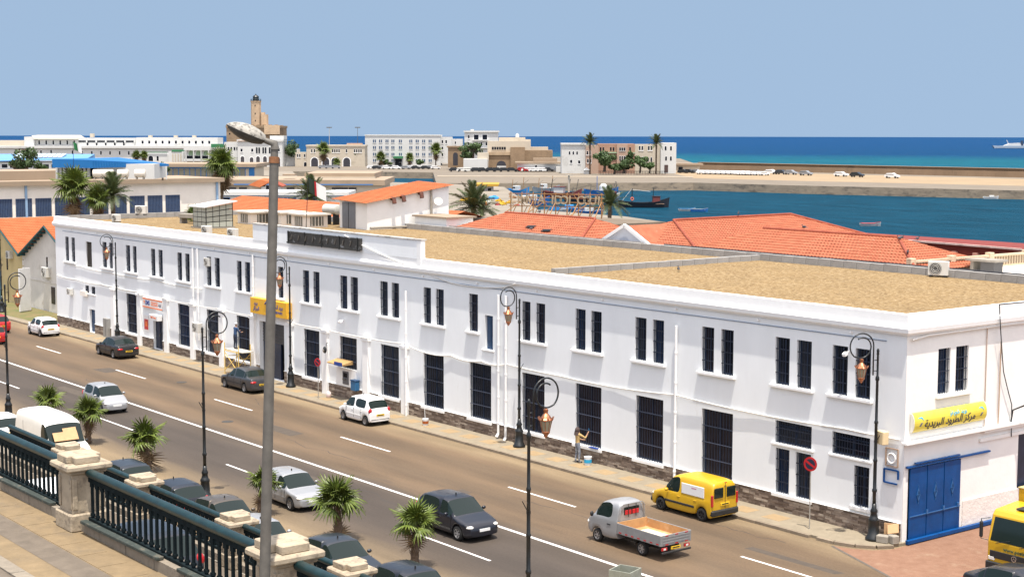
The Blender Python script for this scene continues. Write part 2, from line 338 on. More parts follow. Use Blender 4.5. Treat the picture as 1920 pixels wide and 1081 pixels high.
# brick forecourt by the gate, lit red-brown setts
M_sett = mat('terracotta_setts', (.185, .094, .056), .9, col2=(.235, .130, .082), vscale=2.2, bump=.02, bscale=11, stain=((.28, .19, .125), .9, .56, .6))
a1, a2 = G(1600, 1040), G(1790, 1100)
fc = [(.18, .2), (.18, -.9), (-.2, -1.6), (-.9, -2.05), (-1.6, -2.3), (3.5, -4.3), (14, -7.0), (26, -7.0), (26, 30), (.18, 30)]
tag(MB().add([(x, y, .004) for x, y in fc], [tuple(range(len(fc)))]).build('forecourt', M_sett, fix=False), kind='structure')
dl = tag(MB().add([(-1.6, -2.42, .008), (3.5, -4.42, .008), (14, -7.12, .008), (14, -6.98, .008), (3.5, -4.28, .008), (-1.6, -2.28, .008)], [(0, 1, 4, 5), (1, 2, 3, 4)]).build('drain_strip', mat('drain', (.10, .085, .07), .9, var=.2, vscale=6), fix=False), kind='structure')

# ------------------------------------------------------------------ the long white port building
BL, BR, BD, BT = -89.7, 0.0, 18.5, 9.33
bld = empty('port_building', (-45, 0, 0), 0, 'long white two storey port building with paired windows and gravel roof', 'building')
UZ0, UZ1, LZ0, LZ1 = 5.66, 7.72, .88, 3.95
up_px = [(122.5, 129, 445), (134, 140.5, 446), (192, 200, 455), (204.5, 211, 456), (236, 244, 460), (249, 256, 462), (283, 291, 467), (297, 305, 469), (332.5, 341, 473), (347, 355.5, 475), (387.5, 396, 481), (402.5, 412, 483), (444, 453, 489), (459, 469, 491), (507, 514.5, 497), (521, 531, 499), (567.5, 579.5, 507), (587, 599, 509), (637.5, 651, 517), (657, 671, 519), (712.5, 727, 527), (734, 748, 530), (794, 808, 537), (817, 832, 540), (879.5, 896, 549), (979, 994.5, 564), (1005, 1022, 567), (1079, 1098, 577), (1108, 1128, 581), (1191, 1212, 593), (1224, 1245, 598), (1316, 1339, 610), (1352, 1375.5, 616), (1454, 1481, 630), (1494.5, 1522, 636), (1561, 1590, 645), (1604, 1633, 651)]
uppers = [(W(a, v + 20).x, W(b, v + 20).x) for a, b, v in up_px]
lo_px = [(237.5, 257.5, 551), (334, 356, 569), (388, 412, 582), (444, 470, 592), (570, 599, 617), (714, 748, 644), (794, 832, 659), (880.5, 921, 675), (979, 1021, 695), (1079, 1127.5, 716), (1192, 1243.5, 737), (1315.5, 1374, 760)]
lowers = [(W(a, v + 40).x, W(b, v + 40).x) for a, b, v in lo_px]
atm = (W(637, 660).x, W(669, 660).x)
holes = [(a, b, UZ0, UZ1, 'upper') for a, b in uppers] + [(a, b, LZ0, LZ1, 'lower') for a, b in lowers]
holes += [(atm[0], atm[1], 1.98, LZ1, 'lower'), (-6.93, -4.85, 3.1, 4.08, 'band'), (-6.88, -6.08, .9, 2.87, 'small'), (-5.72, -4.86, .9, 2.87, 'small'),
          (-3.72, -1.72, 3.15, 4.08, 'band'), (-2.52, -1.72, 1.15, 2.85, 'small'), (-53.6, -50.25, .13, 3.88, 'door'), (-70.4, -68.75, .13, 2.62, 'door'),
          (-82.7, -81.55, .13, 2.02, 'door'), (-28.15, -27.42, 4.8, 6.67, 'shutter'), (-83.1, -81.9, 5.45, 7.55, 'shutter'), (-83.45, -82.7, 3.3, 3.92, 'small'), (-82.15, -81.4, 3.3, 3.92, 'small')]
def wall_grid(mb, hs, u0, u1, z0, z1, P, depth):
    """plane (u,z) with real openings and their reveals; P(u, d, z) gives the point at depth d"""
    us = sorted(set([u0, u1] + [h[0] for h in hs] + [h[1] for h in hs])); zs = sorted(set([z0, z1] + [h[2] for h in hs] + [h[3] for h in hs]))
    for i in range(len(us) - 1):
        j = 0
        while j < len(zs) - 1:
            cu, cz = (us[i] + us[i + 1]) / 2, (zs[j] + zs[j + 1]) / 2
            if any(h[0] < cu < h[1] and h[2] < cz < h[3] for h in hs): j += 1; continue
            mb.add([P(us[i], 0, zs[j]), P(us[i + 1], 0, zs[j]), P(us[i + 1], 0, zs[j + 1]), P(us[i], 0, zs[j + 1])], [(0, 1, 2, 3)]); j += 1
    for a, b, c, d, *_ in hs:
        for p, q in (((a, c), (a, d)), ((a, d), (b, d)), ((b, d), (b, c)), ((b, c), (a, c))):
            mb.add([P(p[0], 0, p[1]), P(q[0], 0, q[1]), P(q[0], depth, q[1]), P(p[0], depth, p[1])], [(0, 1, 2, 3)])
wf = MB(); wall_grid(wf, holes, BL, BR, 0, 8.52, lambda u, d, z: (u, d, z), .42)
wf.build('front_wall', M_white, bld, fix=False)
# right-hand end wall, with its gate opening and window pair
rh = [(2.03, 2.82, 5.9, 7.79, 'upper'), (3.2, 4.03, 5.9, 7.79, 'upper'), (.30, 3.66, .06, 3.08, 'gate'), (7.75, 9.4, .1, 3.6, 'door')]
M_whitewarm = mat('white_plaster_end', (.82, .81, .78), .85, var=.04, vscale=.8, bump=.006, bscale=5, stain=((.60, .55, .48), .8, .66, .4))
wr = MB(); wall_grid(wr, rh, .005, BD, 0, 8.52, lambda u, d, z: (-d, u, z), .40)
wr.build('end_wall', M_whitewarm, bld, fix=False)
mb = MB(); mb.add([(BL, 0, 0), (BL, BD, 0), (BL, BD, 9.0), (BL, 0, 8.52)], [(0, 1, 2, 3)]); mb.add([(BL, BD, 0), (BR, BD, 0), (BR, BD, 9.0), (BL, BD, 9.0)], [(0, 1, 2, 3)])
mb.build('back_wall', M_white, bld, fix=False)
B(BL + .05, BR - .45, .5, BD - .1, .05, 8.4).build('interior_mass', M_dark, bld)
# cornice: moulded profile swept along the two visible sides, parapet above
prof = [(0, 8.50), (.10, 8.50), (.12, 8.56), (.20, 8.60), (.22, 8.78), (.20, 8.80), (.06, 8.93), (.05, 9.33), (-.30, 9.33), (-.30, 8.90)]
mb = MB(); nP = len(prof)
ringp = [[(BL - .16, -p, z) for p, z in prof], [(BR + p, -p, z) for p, z in prof], [(BR + p, BD, z) for p, z in prof]]
for a, b in zip(ringp[:-1], ringp[1:]): mb.add(a + b, [(i, i + 1, nP + i + 1, nP + i) for i in range(nP - 1)])
mb.add(ringp[0], [tuple(range(nP))])
mb.build('cornice', M_whitetrim, bld)
B(-54.2, -34.2, -.075, .24, 9.29, 10.36).build('raised_parapet', M_white, bld)
B(-54.28, -34.12, -.12, .30, 10.36, 10.43).build('parapet_coping', mat('weathered_coping', (.50, .47, .43), .9, var=.15, vscale=2, stain=((.13, .12, .11), 1.3, .50, .8)), bld)
B(-34.55, -34.14, -.10, .20, 8.94, 10.35).build('parapet_pier', M_whitetrim, bld)
# gravel roof
def gravel():
    m = bpy.data.materials.new('roof_gravel'); m.use_nodes = True; t = m.node_tree; N = t.nodes; L = t.links; b = N['Principled BSDF']; b.inputs['Roughness'].default_value = .95
    tc = N.new('ShaderNodeTexCoord'); vo = N.new('ShaderNodeTexVoronoi'); vo.inputs['Scale'].default_value = 8.5; L.new(tc.outputs['Object'], vo.inputs['Vector'])
    rp = N.new('ShaderNodeValToRGB'); L.new(vo.outputs['Color'], rp.inputs[0])
    els = [(.05, (.125, .073, .026)), (.35, (.205, .132, .052)), (.65, (.245, .165, .072)), (.95, (.34, .25, .135))]
    while len(rp.color_ramp.elements) < 4: rp.color_ramp.elements.new(.5)
    for e, (p, c) in zip(rp.color_ramp.elements, els): e.position = p; e.color = (*c, 1)
    n = N.new('ShaderNodeTexNoise'); n.inputs['Scale'].default_value = .35; n.inputs['Detail'].default_value = 6; L.new(tc.outputs['Object'], n.inputs[0])
    hs = N.new('ShaderNodeHueSaturation'); mr = N.new('ShaderNodeMapRange'); mr.inputs[1].default_value = .3; mr.inputs[2].default_value = .7; mr.inputs[3].default_value = .93; mr.inputs[4].default_value = 1.06
    L.new(n.outputs[0], mr.inputs[0]); L.new(mr.outputs[0], hs.inputs['Value']); L.new(rp.outputs[0], hs.inputs['Color']); L.new(hs.outputs[0], b.inputs['Base Color'])
    bp = N.new('ShaderNodeBump'); bp.inputs['Distance'].default_value = .06; L.new(vo.outputs['Distance'], bp.inputs['Height']); L.new(bp.outputs[0], b.inputs['Normal'])
    return m
rf = MB(); nx, ny = 90, 18                                   # gently uneven gravel bed
gv = [[(BL + .02 + (BR - .30 - BL) * i / nx, .28 + (BD - .1 - .28) * j / ny, 8.93 + (.03 * random.random() if 0 < i < nx and 0 < j < ny else 0)) for j in range(ny + 1)] for i in range(nx + 1)]
for i in range(nx + 1): rf.v += gv[i]
for i in range(nx):
    for j in range(ny): k = i * (ny + 1) + j; rf.f.append((k, k + ny + 1, k + ny + 2, k + 1))
rf.build('gravel_roof', gravel(), bld, smooth=True)
# coping stones round the back of the roof and on the dividing upstand
M_coping = mat('grey_coping', (.30, .29, .275), .9, var=.14, vscale=3, bump=.01, bscale=9, stain=((.20, .18, .16), 1.6, .60, .6), rnd=.10)
ln = .94
cst = MB().box(-ln / 2 + .012, ln / 2 - .012, -.17, .17, -.28, .14).mesh('coping_stone', M_coping)
x = -65.0
for k in range(70):
    xx = -65.3 + k * ln
    if xx > BR - .3: break
    link('coping_stone', cst, bld, (xx + 45, 18.42, 9.20 + random.uniform(-.01, .01)))
for k in range(17): link('coping_stone', cst, bld, (-25.3 + 45, 2.9 + k * ln, 9.12 + random.uniform(-.01, .01)), (0, 0, R(90)))
for k in range(20): link('coping_stone', cst, bld, (BL + .22 + 45, .8 + k * ln * .93, 9.22 + random.uniform(-.01, .01)), (0, 0, R(90)))
for k in range(26): link('coping_stone', cst, bld, (BL + .7 + k * ln + 45, 18.4, 9.2), None)

# windows: frame, glass and bars for each
M_reveal = mat('window_frame_blue', (.012, .028, .065), .5, var=.2, vscale=5)
M_bar = mat('grille_navy', (.012, .020, .042), .5)
M_barlight = mat('grille_rail', (.055, .070, .11), .5)
def win_meshes(w, h, nb, nr, rail):
    fr = MB()
    for a in ((-w / 2, -w / 2 + .06, 0, h), (w / 2 - .06, w / 2, 0, h), (-w / 2, w / 2, 0, .07), (-w / 2, w / 2, h - .07, h), (-.03, .03, .07, h - .07), (-w / 2, w / 2, h * .72, h * .72 + .05)):
        fr.box(a[0], a[1], .20, .26, a[2], a[3])
    pn = B(-w / 2 + .05, w / 2 - .05, .235, .245, .05, h - .05)
    gr = MB()
    for i in range(nb): x_ = -w / 2 + w * (i + .5) / nb; gr.box(x_ - .012, x_ + .012, .045, .070, .01, h - .01)
    rl = MB()
    for i in range(nr): z_ = h * (i + 1) / (nr + 1); rl.box(-w / 2 + .005, w / 2 - .005, .030, .052, z_ - .017, z_ + .017)
    if rail is M_bar: gr.v, gr.f = gr.v, gr.f; gr.add(rl.v, rl.f)
    return fr.mesh('window', M_reveal), pn.mesh('pane', M_glass), gr.mesh('grille', M_bar)
WM = {'upper': win_meshes(.8, 2.06, 5, 3, M_bar), 'lower': win_meshes(1.7, 3.07, 11, 3, M_barlight), 'small': win_meshes(.85, 1.97, 6, 3, M_bar), 'band': win_meshes(2.0, .95, 14, 2, M_bar)}
WS = {'upper': (.8, 2.06), 'lower': (1.7, 3.07), 'small': (.85, 1.97), 'band': (2.0, .95)}
PANES = {}
for k_, (w_, h_) in WS.items():
    ml = [WM[k_][1]] * 2
    for nm_, c_ in (('pane_blue', (.012, .030, .075)), ('pane_brown', (.020, .016, .022)), ('pane_grey', (.028, .034, .045))): ml.append(B(-w_ / 2 + .05, w_ / 2 - .05, .235, .245, .05, h_ - .05).mesh('pane', mat(nm_, c_, .2, spec=.3, var=.4, vscale=1.2)))
    PANES[k_] = ml
RAIL = B(-.845, .845, .028, .052, -.017, .017).mesh('grille_rail', M_barlight)
def put_window(kind, pos, rz, w, h):
    ms = WM[kind]; s = (w / WS[kind][0], 1, h / WS[kind][1])
    o = link('window', ms[0], bld, pos - Vector(bld.location), (0, 0, rz), s)
    pv_ = random.choice(PANES[kind]); link('pane', pv_, o); link('grille', ms[2], o)
    if kind == 'lower':
        for q in (.25, .5, .75): link('grille_rail', RAIL, o, (0, 0, q * WS[kind][1]))
M_sill = M_whitetrim
def sill(x0, x1, z, d=.13, t=.10): B(x0, x1, -d, .05, z - t, z).build('sill', M_sill, bld, bev=.015)
for a, b, c, d, k in holes:
    if k in WM: put_window(k, Vector(((a + b) / 2, 0, c)), 0, b - a, d - c)
i = 0
while i < len(uppers):                                       # one sill under each pair
    a = uppers[i][0]; b = uppers[i][1]
    if i + 1 < len(uppers) and uppers[i + 1][0] - b < 1.0: b = uppers[i + 1][1]; i += 1
    sill(a - .22, b + .16, UZ0, .155, .13); i += 1
for a, b in lowers: sill(a - .14, b + .14, LZ0, .12, .17)
sill(-7.1, -4.7, 3.1, .10, .10); sill(-7.0, -4.72, .9, .12, .16); sill(-3.85, -1.6, 3.15, .10, .10); sill(-2.66, -1.6, 1.15, .12, .16); sill(-83.6, -81.3, 3.3, .1, .1)
for a, b, c, d, k in rh[:2]: put_window('upper', Vector((0, (a + b) / 2, c)), R(90), b - a, d - c)
B(-.05, .14, 1.9, 4.18, 5.76, 5.9).build('sill', M_sill, bld, bev=.015)
# shutters and doors in the front wall
M_shutter = mat('brown_louvre', (.10, .085, .07), .6, var=.2, vscale=6)
mb = MB()
for k in range(26): mb.obox((-82.5, .16, 5.5 + k * .08), (.58, 0, 0), (0, .03, .02), (0, -.004, .006))
mb.box(-83.1, -83.0, .1, .2, 5.45, 7.55); mb.box(-82.0, -81.9, .1, .2, 5.45, 7.55); mb.box(-83.1, -81.9, .24, .26, 5.45, 7.55)
mb.build('louvre_shutter', M_shutter, bld)
M_bluesh = mat('blue_shutter', (.020, .055, .125), .5, var=.15, vscale=4)
mb = B(-28.15, -27.42, .16, .22, 4.8, 6.67); mb.box(-27.80, -27.77, .135, .16, 4.85, 6.62); mb.build('blue_shutter', M_bluesh, bld)
sill(-28.35, -27.3, 4.8, .08, .08)
def wood_door(x0, x1, z1, m, n=2):
    mb = B(x0, x1, .24, .30, .13, z1); w = (x1 - x0) / n
    for i in range(n):
        a = x0 + i * w
        for zz in ((.3, z1 * .45), (z1 * .52, z1 - .2)):
            mb.box(a + .12, a + w - .12, .215, .24, zz[0], zz[1])
        mb.box(a - .02, a + .02, .205, .24, .13, z1)
    d = mb.build('door', m, bld); B(x0 + w - .12, x0 + w - .06, .16, .22, 1.1, 1.3).build('handle', M_steel, d)
wood_door(-82.7, -81.55, 2.02, M_bluesh, 1); wood_door(-70.4, -68.75, 2.62, M_navy, 2)
# main entrance: roller shutter half up over an open door
mb = MB()
for k in range(14): mb.box(-53.6, -50.25, .26 + .02 * (k % 2), .32, 2.5 + k * .1, 2.595 + k * .1)
mb.build('roller_shutter', mat('shutter_dark', (.045, .045, .05), .5, var=.2, vscale=4), bld)
mb = B(-53.6, -51.2, .28, .33, .13, 2.5); mb.box(-51.25, -51.15, .24, .36, .13, 2.5); mb.build('door', M_navy, bld)
# ground floor pilasters with caps on the left half of the front
M_pil = M_whitetrim
for k, x in enumerate((-77.6, -72.65, -67.9, -63.5, -58.95, -54.35, -49.3, -44.85, -40.05, -35.85)):
    mb = B(x - .30, x + .30, -.20, .02, .0, 3.95); mb.build('pilaster', M_pil, bld, bev=.02)
    B(x - .38, x + .38, -.26, .02, 3.951, 4.16).build('pilaster_cap', M_pil, bld, bev=.03)
# stone strip cladding of the plinth: many small uneven stones
M_clad = mat_island('slate_cladding', [(0, (.11, .078, .058)), (.3, (.175, .128, .097)), (.6, (.235, .18, .142)), (.85, (.30, .24, .19)), (1, (.38, .32, .26))], .85, .006, 30, .18, 6)
cl = MB()
def clad(x0, x1, z1):
    z = 0.11; row = 0
    while z < z1 - .02:
        h = min(random.choice((.07, .09, .11)), z1 - z); x = x0
        while x < x1 - .02:
            l = min(random.uniform(.22, .62), x1 - x); p = random.uniform(.022, .058)
            cl.box(x + .004, x + l - .004, -p, .01, z + .003, z + h - .003); x += l
        z += h
opn = sorted([(a, b) for a, b, c, d, k in holes if k == 'door'] + [(x - .31, x + .31) for x in (-77.6, -72.65, -67.9, -63.5, -58.95, -54.35, -49.3, -44.85, -40.05, -35.85)])
x = BL + .05
for a, b in opn + [(-.06, 0)]:
    if a > x: clad(x, a, .86)
    x = max(x, b)
tag(cl.build('stone_cladding', M_clad, bld, fix=False), kind='stuff')
x = BL + .05
for a, b in opn + [(-.06, 0)]:
    if a > x + .1: B(x, a, -.07, .0, .862, .885).build('plinth_fillet', M_whitetrim, bld)
    x = max(x, b)
# ------------------------------------------------------------------ boulevard terrace, ramp and their balustrades
M_granite = mat('granite_kerb', (.225, .190, .145), .85, var=.15, vscale=5, bump=.008, bscale=18, stain=((.12, .10, .08), 2.0, .55, .6), rnd=.10)
M_terr = mat('terrace_paving', (.19, .136, .073), .9, var=.16, vscale=2.6, bump=.012, bscale=16, stain=((.13, .10, .065), .8, .52, .7))
M_terr2 = mat('terrace_asphalt', (.125, .100, .074), .9, var=.2, vscale=3, bump=.008, bscale=24, stain=((.17, .135, .09), .6, .58, .6))
M_rail = mat('green_rail_paint', (.004, .022, .024), .35, var=.3, vscale=5, stain=((.10, .20, .20), 22, .64, .8))
M_bal = mat('dark_baluster', (.010, .016, .018), .75, spec=.05, var=.3, vscale=6, stain=((.05, .09, .09), 10, .66, .6))
TZ, RZ, TY, RY = 8.9, 5.7, -38.35, -32.0
tr = empty('terrace', (10, -45, 0)); tag(tr, kind='structure')
B(-60, 80, -90, TY + .45, -.5, TZ - .03).build('retaining_wall', M_concrete, tr)
def sheet(x0, x1, y0, y1, z, m, name, par): return MB().add([(x0, y0, z), (x1, y0, z), (x1, y1, z), (x0, y1, z)], [(0, 1, 2, 3)]).build(name, m, par, fix=False)
sheet(-60, 80, -40.36, TY + .4, TZ, M_terr, 'pavement', tr)
sheet(-60, 80, -39.85, -39.30, TZ + .004, M_terr2, 'asphalt_band', tr)
# two strips of paving joints: long slabs
sl_ = MB()
for k in range(100): sl_.box(-20 + k * .9 + .008, -20 + (k + 1) * .9 - .008, -39.28, -38.72, TZ - .02, TZ + .008)
tag(sl_.build('paving_slabs', M_terr, tr), kind='stuff')
kk = MB().box(-.74, .74, -.13, .13, -.2, 0).mesh('kerb_stone', M_granite)
for k in range(36): link('kerb_stone', kk, tr, (-18 + k * 1.5 - 10, -40.49 + 45, TZ + .012))
sheet(-60, 80, -90, -40.6, TZ - .02, M_terr2, 'boulevard', tr)
gk = MB().box(-.59, .59, -.20, .20, -.1, .20).mesh('granite_block', M_granite)
for k in range(46): link('granite_block', gk, tr, (-19 + k * 1.2 - 10, TY + .02 + 45 + random.uniform(-.004, .004), TZ + random.uniform(-.004, .004)))
rp_ = empty('ramp', (5, -34, 0)); tag(rp_, kind='structure')
B(-60, 40, TY + .46, RY + .35, -.5, RZ - .01).build('ramp_wall', M_concrete, rp_)
sheet(-60, 40, TY + .47, RY - .25, RZ, M_terr2, 'ramp_surface', rp_)
for k in range(50): link('granite_block', gk, rp_, (-24 + k * 1.2 - 5, RY + 34, RZ - .02))

def pillar(x, y, z, s, h, label):
    t = empty('stone_pillar', (x, y, z), 0, label, 'pillar', 'stone pillars of the balustrades')
    a = s / 2
    MB().box(-a * .98, a * .98, -a * .98, a * .98, 0, .34).build('base', M_stonecap, t, bev=.025, local=True)
    mb = MB().box(-a * .80, a * .80, -a * .80, a * .80, .34, h - .28)
    for sx, sy in ((1, 0), (-1, 0), (0, 1), (0, -1)):        # framed panel on each side
        for q in (-1, 1):
            if sx: mb.box(sx * a * .80 if sx > 0 else -a * .86, a * .86 if sx > 0 else -a * .80, q * a * .66 - .05, q * a * .66 + .05, .42, h - .36)
            else: mb.box(q * a * .66 - .05, q * a * .66 + .05, sy * a * .80 if sy > 0 else -a * .86, a * .86 if sy > 0 else -a * .80, .42, h - .36)
    mb.build('shaft', M_stonecap, t, bev=.012, local=True)
    MB().box(-a * .92, a * .92, -a * .92, a * .92, h - .28, h - .21).build('moulding', M_stonecap, t, bev=.02, local=True)
    MB().box(-a * 1.14, a * 1.14, -a * 1.14, a * 1.14, h - .21, h - .09).build('cap', M_stonecap, t, bev=.03, local=True)
    cp = MB().box(-a * .86, a * .34, -a * .86, a * .86, h - .09, h + .05); cp.box(a * .34, a * .86, -a * .60, a * .60, h - .09, h + .045)
    cp.build('cap_block', M_stonecap, t, bev=.015, local=True)
    return t
bal_big = MB().box(-.036, .036, -.018, .018, 0, .86); bal_big.box(-.050, .050, -.03, .03, .06, .12); bal_big.box(-.058, .058, -.024, .024, .76, .87)
bal_big = bal_big.mesh('baluster', M_bal)
def railing(x0, x1, y, z, h, label, rr, step):
    t = empty('iron_railing', ((x0 + x1) / 2, y, z), 0, label, 'railing', 'iron railings between the pillars')
    hw = (x1 - x0) / 2
    MB().tube([(-hw, 0, h), (hw, 0, h)], rr, 12).build('handrail', M_rail, t, smooth=True, local=True)
    MB().box(-hw, hw, -.03, .03, h - .17, h - rr + .01).build('upper_rail', M_bal, t, local=True)
    MB().box(-hw, hw, -.045, .045, .20, .27).build('lower_rail', M_bal, t, local=True, bev=.01)
    n = int((x1 - x0) / step)
    for k in range(n): link('baluster', bal_big, t, (-hw + (k + .5) * (2 * hw) / n, 0, .26), None, (1, 1, (h - .45) / .86 * 1.02))
    return t
for x, lb in ((2.35, 'stone pillar of the near balustrade just outside the left edge'), (10.36, 'big weathered stone pillar of the near balustrade at lower left'), (18.32, 'big stone pillar of the near balustrade beside the tall grey lamp post'), (26.3, 'stone pillar of the near balustrade beyond the bottom edge')):
    if 5 < x < 22: pillar(x, TY, TZ, .80, 1.38, lb)
railing(2.7, 9.96, TY, TZ, 1.12, 'green topped iron railing of the near balustrade left of its big pillar', .085, .235)
railing(10.76, 17.92, TY, TZ, 1.12, 'green topped iron railing between the two big near pillars', .085, .235)
railing(18.72, 25.9, TY, TZ, 1.12, 'stub of green iron railing right of the tall grey post at bottom edge', .085, .235)
for x, lb in ((-.97, 'pale stone pillar of the far balustrade nearest the white van'), (4.5, 'pale stone pillar of the far balustrade above the bronze parked car'), (9.95, 'pale stone pillar of the far balustrade at the bottom edge'), (-6.4, 'pale stone pillar of the far balustrade behind the near railing at left')):
    pillar(x, RY, RZ, .74, 1.28, lb)
for x0, x1, lb in ((-11.5, -6.8, 'far iron railing seen through the near railing at far left'), (-6.0, -1.36, 'short far iron railing between the first two pale pillars'), (-.58, 4.1, 'far iron railing in front of the black parked hatchback'), (4.9, 9.56, 'far iron railing in front of the silver and dark grey parked cars'), (10.34, 15, 'far iron railing running out of the bottom edge')):
    railing(x0, x1, RY, RZ, 1.08, lb, .075, .225)
# loose green boards lying at the foot of the near railing
for i, (x0, x1, dy, lb) in enumerate(((6.4, 9.2, -.16, 'long loose green board at the foot of the near railing, left'), (10.9, 14.2, -.18, 'long loose green board at the foot of the near railing beside the pillar'), (15.0, 17.6, -.15, 'shorter loose green board near the bottom edge'))):
    t = MB().obox(((x0 + x1) / 2, TY + dy, TZ + .235), ((x1 - x0) / 2, .02, 0), (0, .07, 0), (0, 0, .03))
    tag(t.build('loose_board', mat('weathered_green_board', (.030, .040, .034), .8, var=.3, vscale=5, stain=((.13, .11, .08), 5, .54, .7)), bev=.008), lb, 'board', 'loose boards')

# the tall grey road lamp on the terrace
t = empty('street_lamp', (19.53, -39.41, TZ), 0, 'tall rusty grey steel lamp post with dirty cobra head in the foreground', 'street lamp')
p0 = Vector((0, 0, 0)); top = Vector((19.15 - 19.53, -38.89 + 39.41, 16.42 - TZ))
ax = (top - p0)
MB().tube([p0 + Vector((0, 0, .0)), p0 + ax * .958], [.082, .066], 18).build('pole', M_steel, t, smooth=True, local=True)
MB().tube([p0 + ax * .958, p0 + ax * .985], [.055, .052], 18).build('upper_pole', M_steel, t, smooth=True, local=True)
MB().tube([p0 + ax * .952, p0 + ax * .964], [.076, .076], 18).build('clamp', mat('rust', (.20, .085, .035), .8, var=.3, vscale=10), t, smooth=True, local=True)
ad = -_rt * .95 + Vector((0, 0, .40)); ad.normalize()         # arm leans back over the road
a0 = p0 + ax * .985; a1_ = a0 + ad * .16 + Vector((0, 0, .02))
MB().tube([a0 - Vector((0, 0, .05)), a0 + Vector((0, 0, .03)), a0 + ad * .10 + Vector((0, 0, .02)), a1_], [.07, .055, .042, .038], 14).build('arm', M_steel, t, smooth=True, local=True)
# head: a long shallow shell, widest towards the arm, with a grimy underside
M_shell = mat('grimy_white_shell', (.33, .31, .27), .65, var=.25, vscale=9, stain=((.045, .04, .035), 14, .50, .9), stretch=(1, 1, 1))
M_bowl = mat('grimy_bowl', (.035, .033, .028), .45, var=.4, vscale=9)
sd = ad.cross(Vector((0, 0, 1))).normalized(); un = sd.cross(ad).normalized()
def shell(sign, hh, m, name):
    mb = MB(); nS, nA = 14, 10; rows = []
    for i in range(nS + 1):
        s_ = i / nS; ln_ = .60
        wv = .160 * (max(0, math.sin(math.pi * min(1, (.06 + s_ * .94)))) ** .55) * (1.0 if s_ < .6 else 1 - .25 * (s_ - .6))
        if i in (0, nS): wv = .012
        hv = hh * (wv / .160)
        rows.append([a1_ + ad * (-.03 + s_ * ln_) + sd * (wv * math.cos(math.pi * j / nA)) + un * (sign * hv * math.sin(math.pi * j / nA)) for j in range(nA + 1)])
    for r_ in rows: mb.v += [tuple(q) for q in r_]
    for i in range(nS):
        for j in range(nA): k = i * (nA + 1) + j; mb.f.append((k, k + 1, k + nA + 2, k + nA + 1))
    return mb.build(name, m, t, smooth=True, local=True)
hd = shell(1, .125, M_shell, 'lamp_head'); shell(-1, .12, M_bowl, 'lamp_bowl')

# ------------------------------------------------------------------ ornate black lamp posts with copper lanterns
def ornate_lamp_meshes():
    ms = []
    base = MB().lathe([(.33, 0), (.33, .10), (.27, .16), (.25, .24), (.225, .26), (.20, .75), (.215, .80), (.215, .88), (.16, .95), (.125, 1.10), (.15, 1.16), (.15, 1.22), (.10, 1.32), (.085, 1.5)], 12)
    ms.append(('base', base.mesh('base', M_iron), True))
    pole = [(.075, 1.5), (.074, 1.95), (.10, 2.0), (.10, 2.08), (.072, 2.12), (.070, 3.2), (.088, 3.24), (.088, 3.30), (.066, 3.34), (.062, 4.75), (.082, 4.79), (.082, 4.86), (.058, 4.9), (.054, 6.5), (.085, 6.56), (.075, 6.66), (.045, 6.72), (.042, 7.55), (.055, 7.58), (.05, 7.66), (.06, 7.72), (.045, 7.79), (.01, 7.83)]
    ms.append(('pole', MB().lathe(pole, 12).mesh('pole', M_iron), True))
    sc = []
    for i in range(64):
        th = math.pi - i / 63 * 2 * math.pi * 1.34; q = max(0, (i / 63 * 1.34 * 360 - 230) / (1.34 * 360 - 230))
        rr = .52 - .19 * q ** .7
        sc.append((.72 + rr * math.cos(th), 0, 7.93 + rr * math.sin(th)))
    arm = MB().tube([(.20, 0, 6.75), (.20, 0, 7.93)] + sc[1:], .030, 8)
    arm.bar((.03, 0, 7.35), (.20, 0, 7.35), .03); arm.bar((.03, 0, 6.92), (.20, 0, 6.92), .03)
    ms.append(('scroll_arm', arm.mesh('scroll_arm', M_iron), True))
    br = MB().bar((0, .03, 4.05), (-.16, .14, 4.42), .03); br.bar((0, -.03, 4.05), (-.16, -.14, 4.42), .03); br.lathe([(.075, 4.0), (.075, 4.1)], 10)
    ms.append(('flag_bracket', br.mesh('flag_bracket', M_iron), False))
    return ms
LM = ornate_lamp_meshes()
def lantern_meshes():
    cap = MB().lathe([(.035, 7.42), (.045, 7.40), (.085, 7.385), (.075, 7.34), (.065, 7.26), (.085, 7.235), (.14, 7.17), (.19, 7.10), (.235, 7.06), (.245, 7.03), (.215, 7.015)], 12)
    for k in range(8):
        a = 2 * math.pi * (k + .5) / 8; c, s_ = math.cos(a), math.sin(a)
        cap.hexa([(.205 * c - .03 * s_, .205 * s_ + .03 * c, 7.05), (.205 * c + .03 * s_, .205 * s_ - .03 * c, 7.05), (.25 * c + .03 * s_, .25 * s_ - .03 * c, 7.05), (.25 * c - .03 * s_, .25 * s_ + .03 * c, 7.05)],
                 [(.235 * c - .012 * s_, .235 * s_ + .012 * c, 7.14), (.235 * c + .012 * s_, .235 * s_ - .012 * c, 7.14), (.285 * c + .012 * s_, .285 * s_ - .012 * c, 7.14), (.285 * c - .012 * s_, .285 * s_ + .012 * c, 7.14)])
    gl = MB().lathe([(.20, 7.01), (.125, 6.66)], 8)
    bt = MB().lathe([(.13, 6.665), (.145, 6.64), (.135, 6.60), (.10, 6.555), (.075, 6.54), (.075, 6.50), (.05, 6.47), (.02, 6.43)], 12)
    rb = MB()
    for k in range(8):
        a = 2 * math.pi * k / 8; rb.bar((.202 * math.cos(a), .202 * math.sin(a), 7.01), (.128 * math.cos(a), .128 * math.sin(a), 6.66), .016)
    hk = MB().tube([(0, 0, 7.41), (0, 0, 7.32)], .016, 6)
    return cap.mesh('lantern', M_copper), gl.mesh('lantern_glass', M_lampglass), bt.mesh('lantern_cup', M_copper), rb.mesh('lantern_ribs', M_copper)
LT = lantern_meshes()
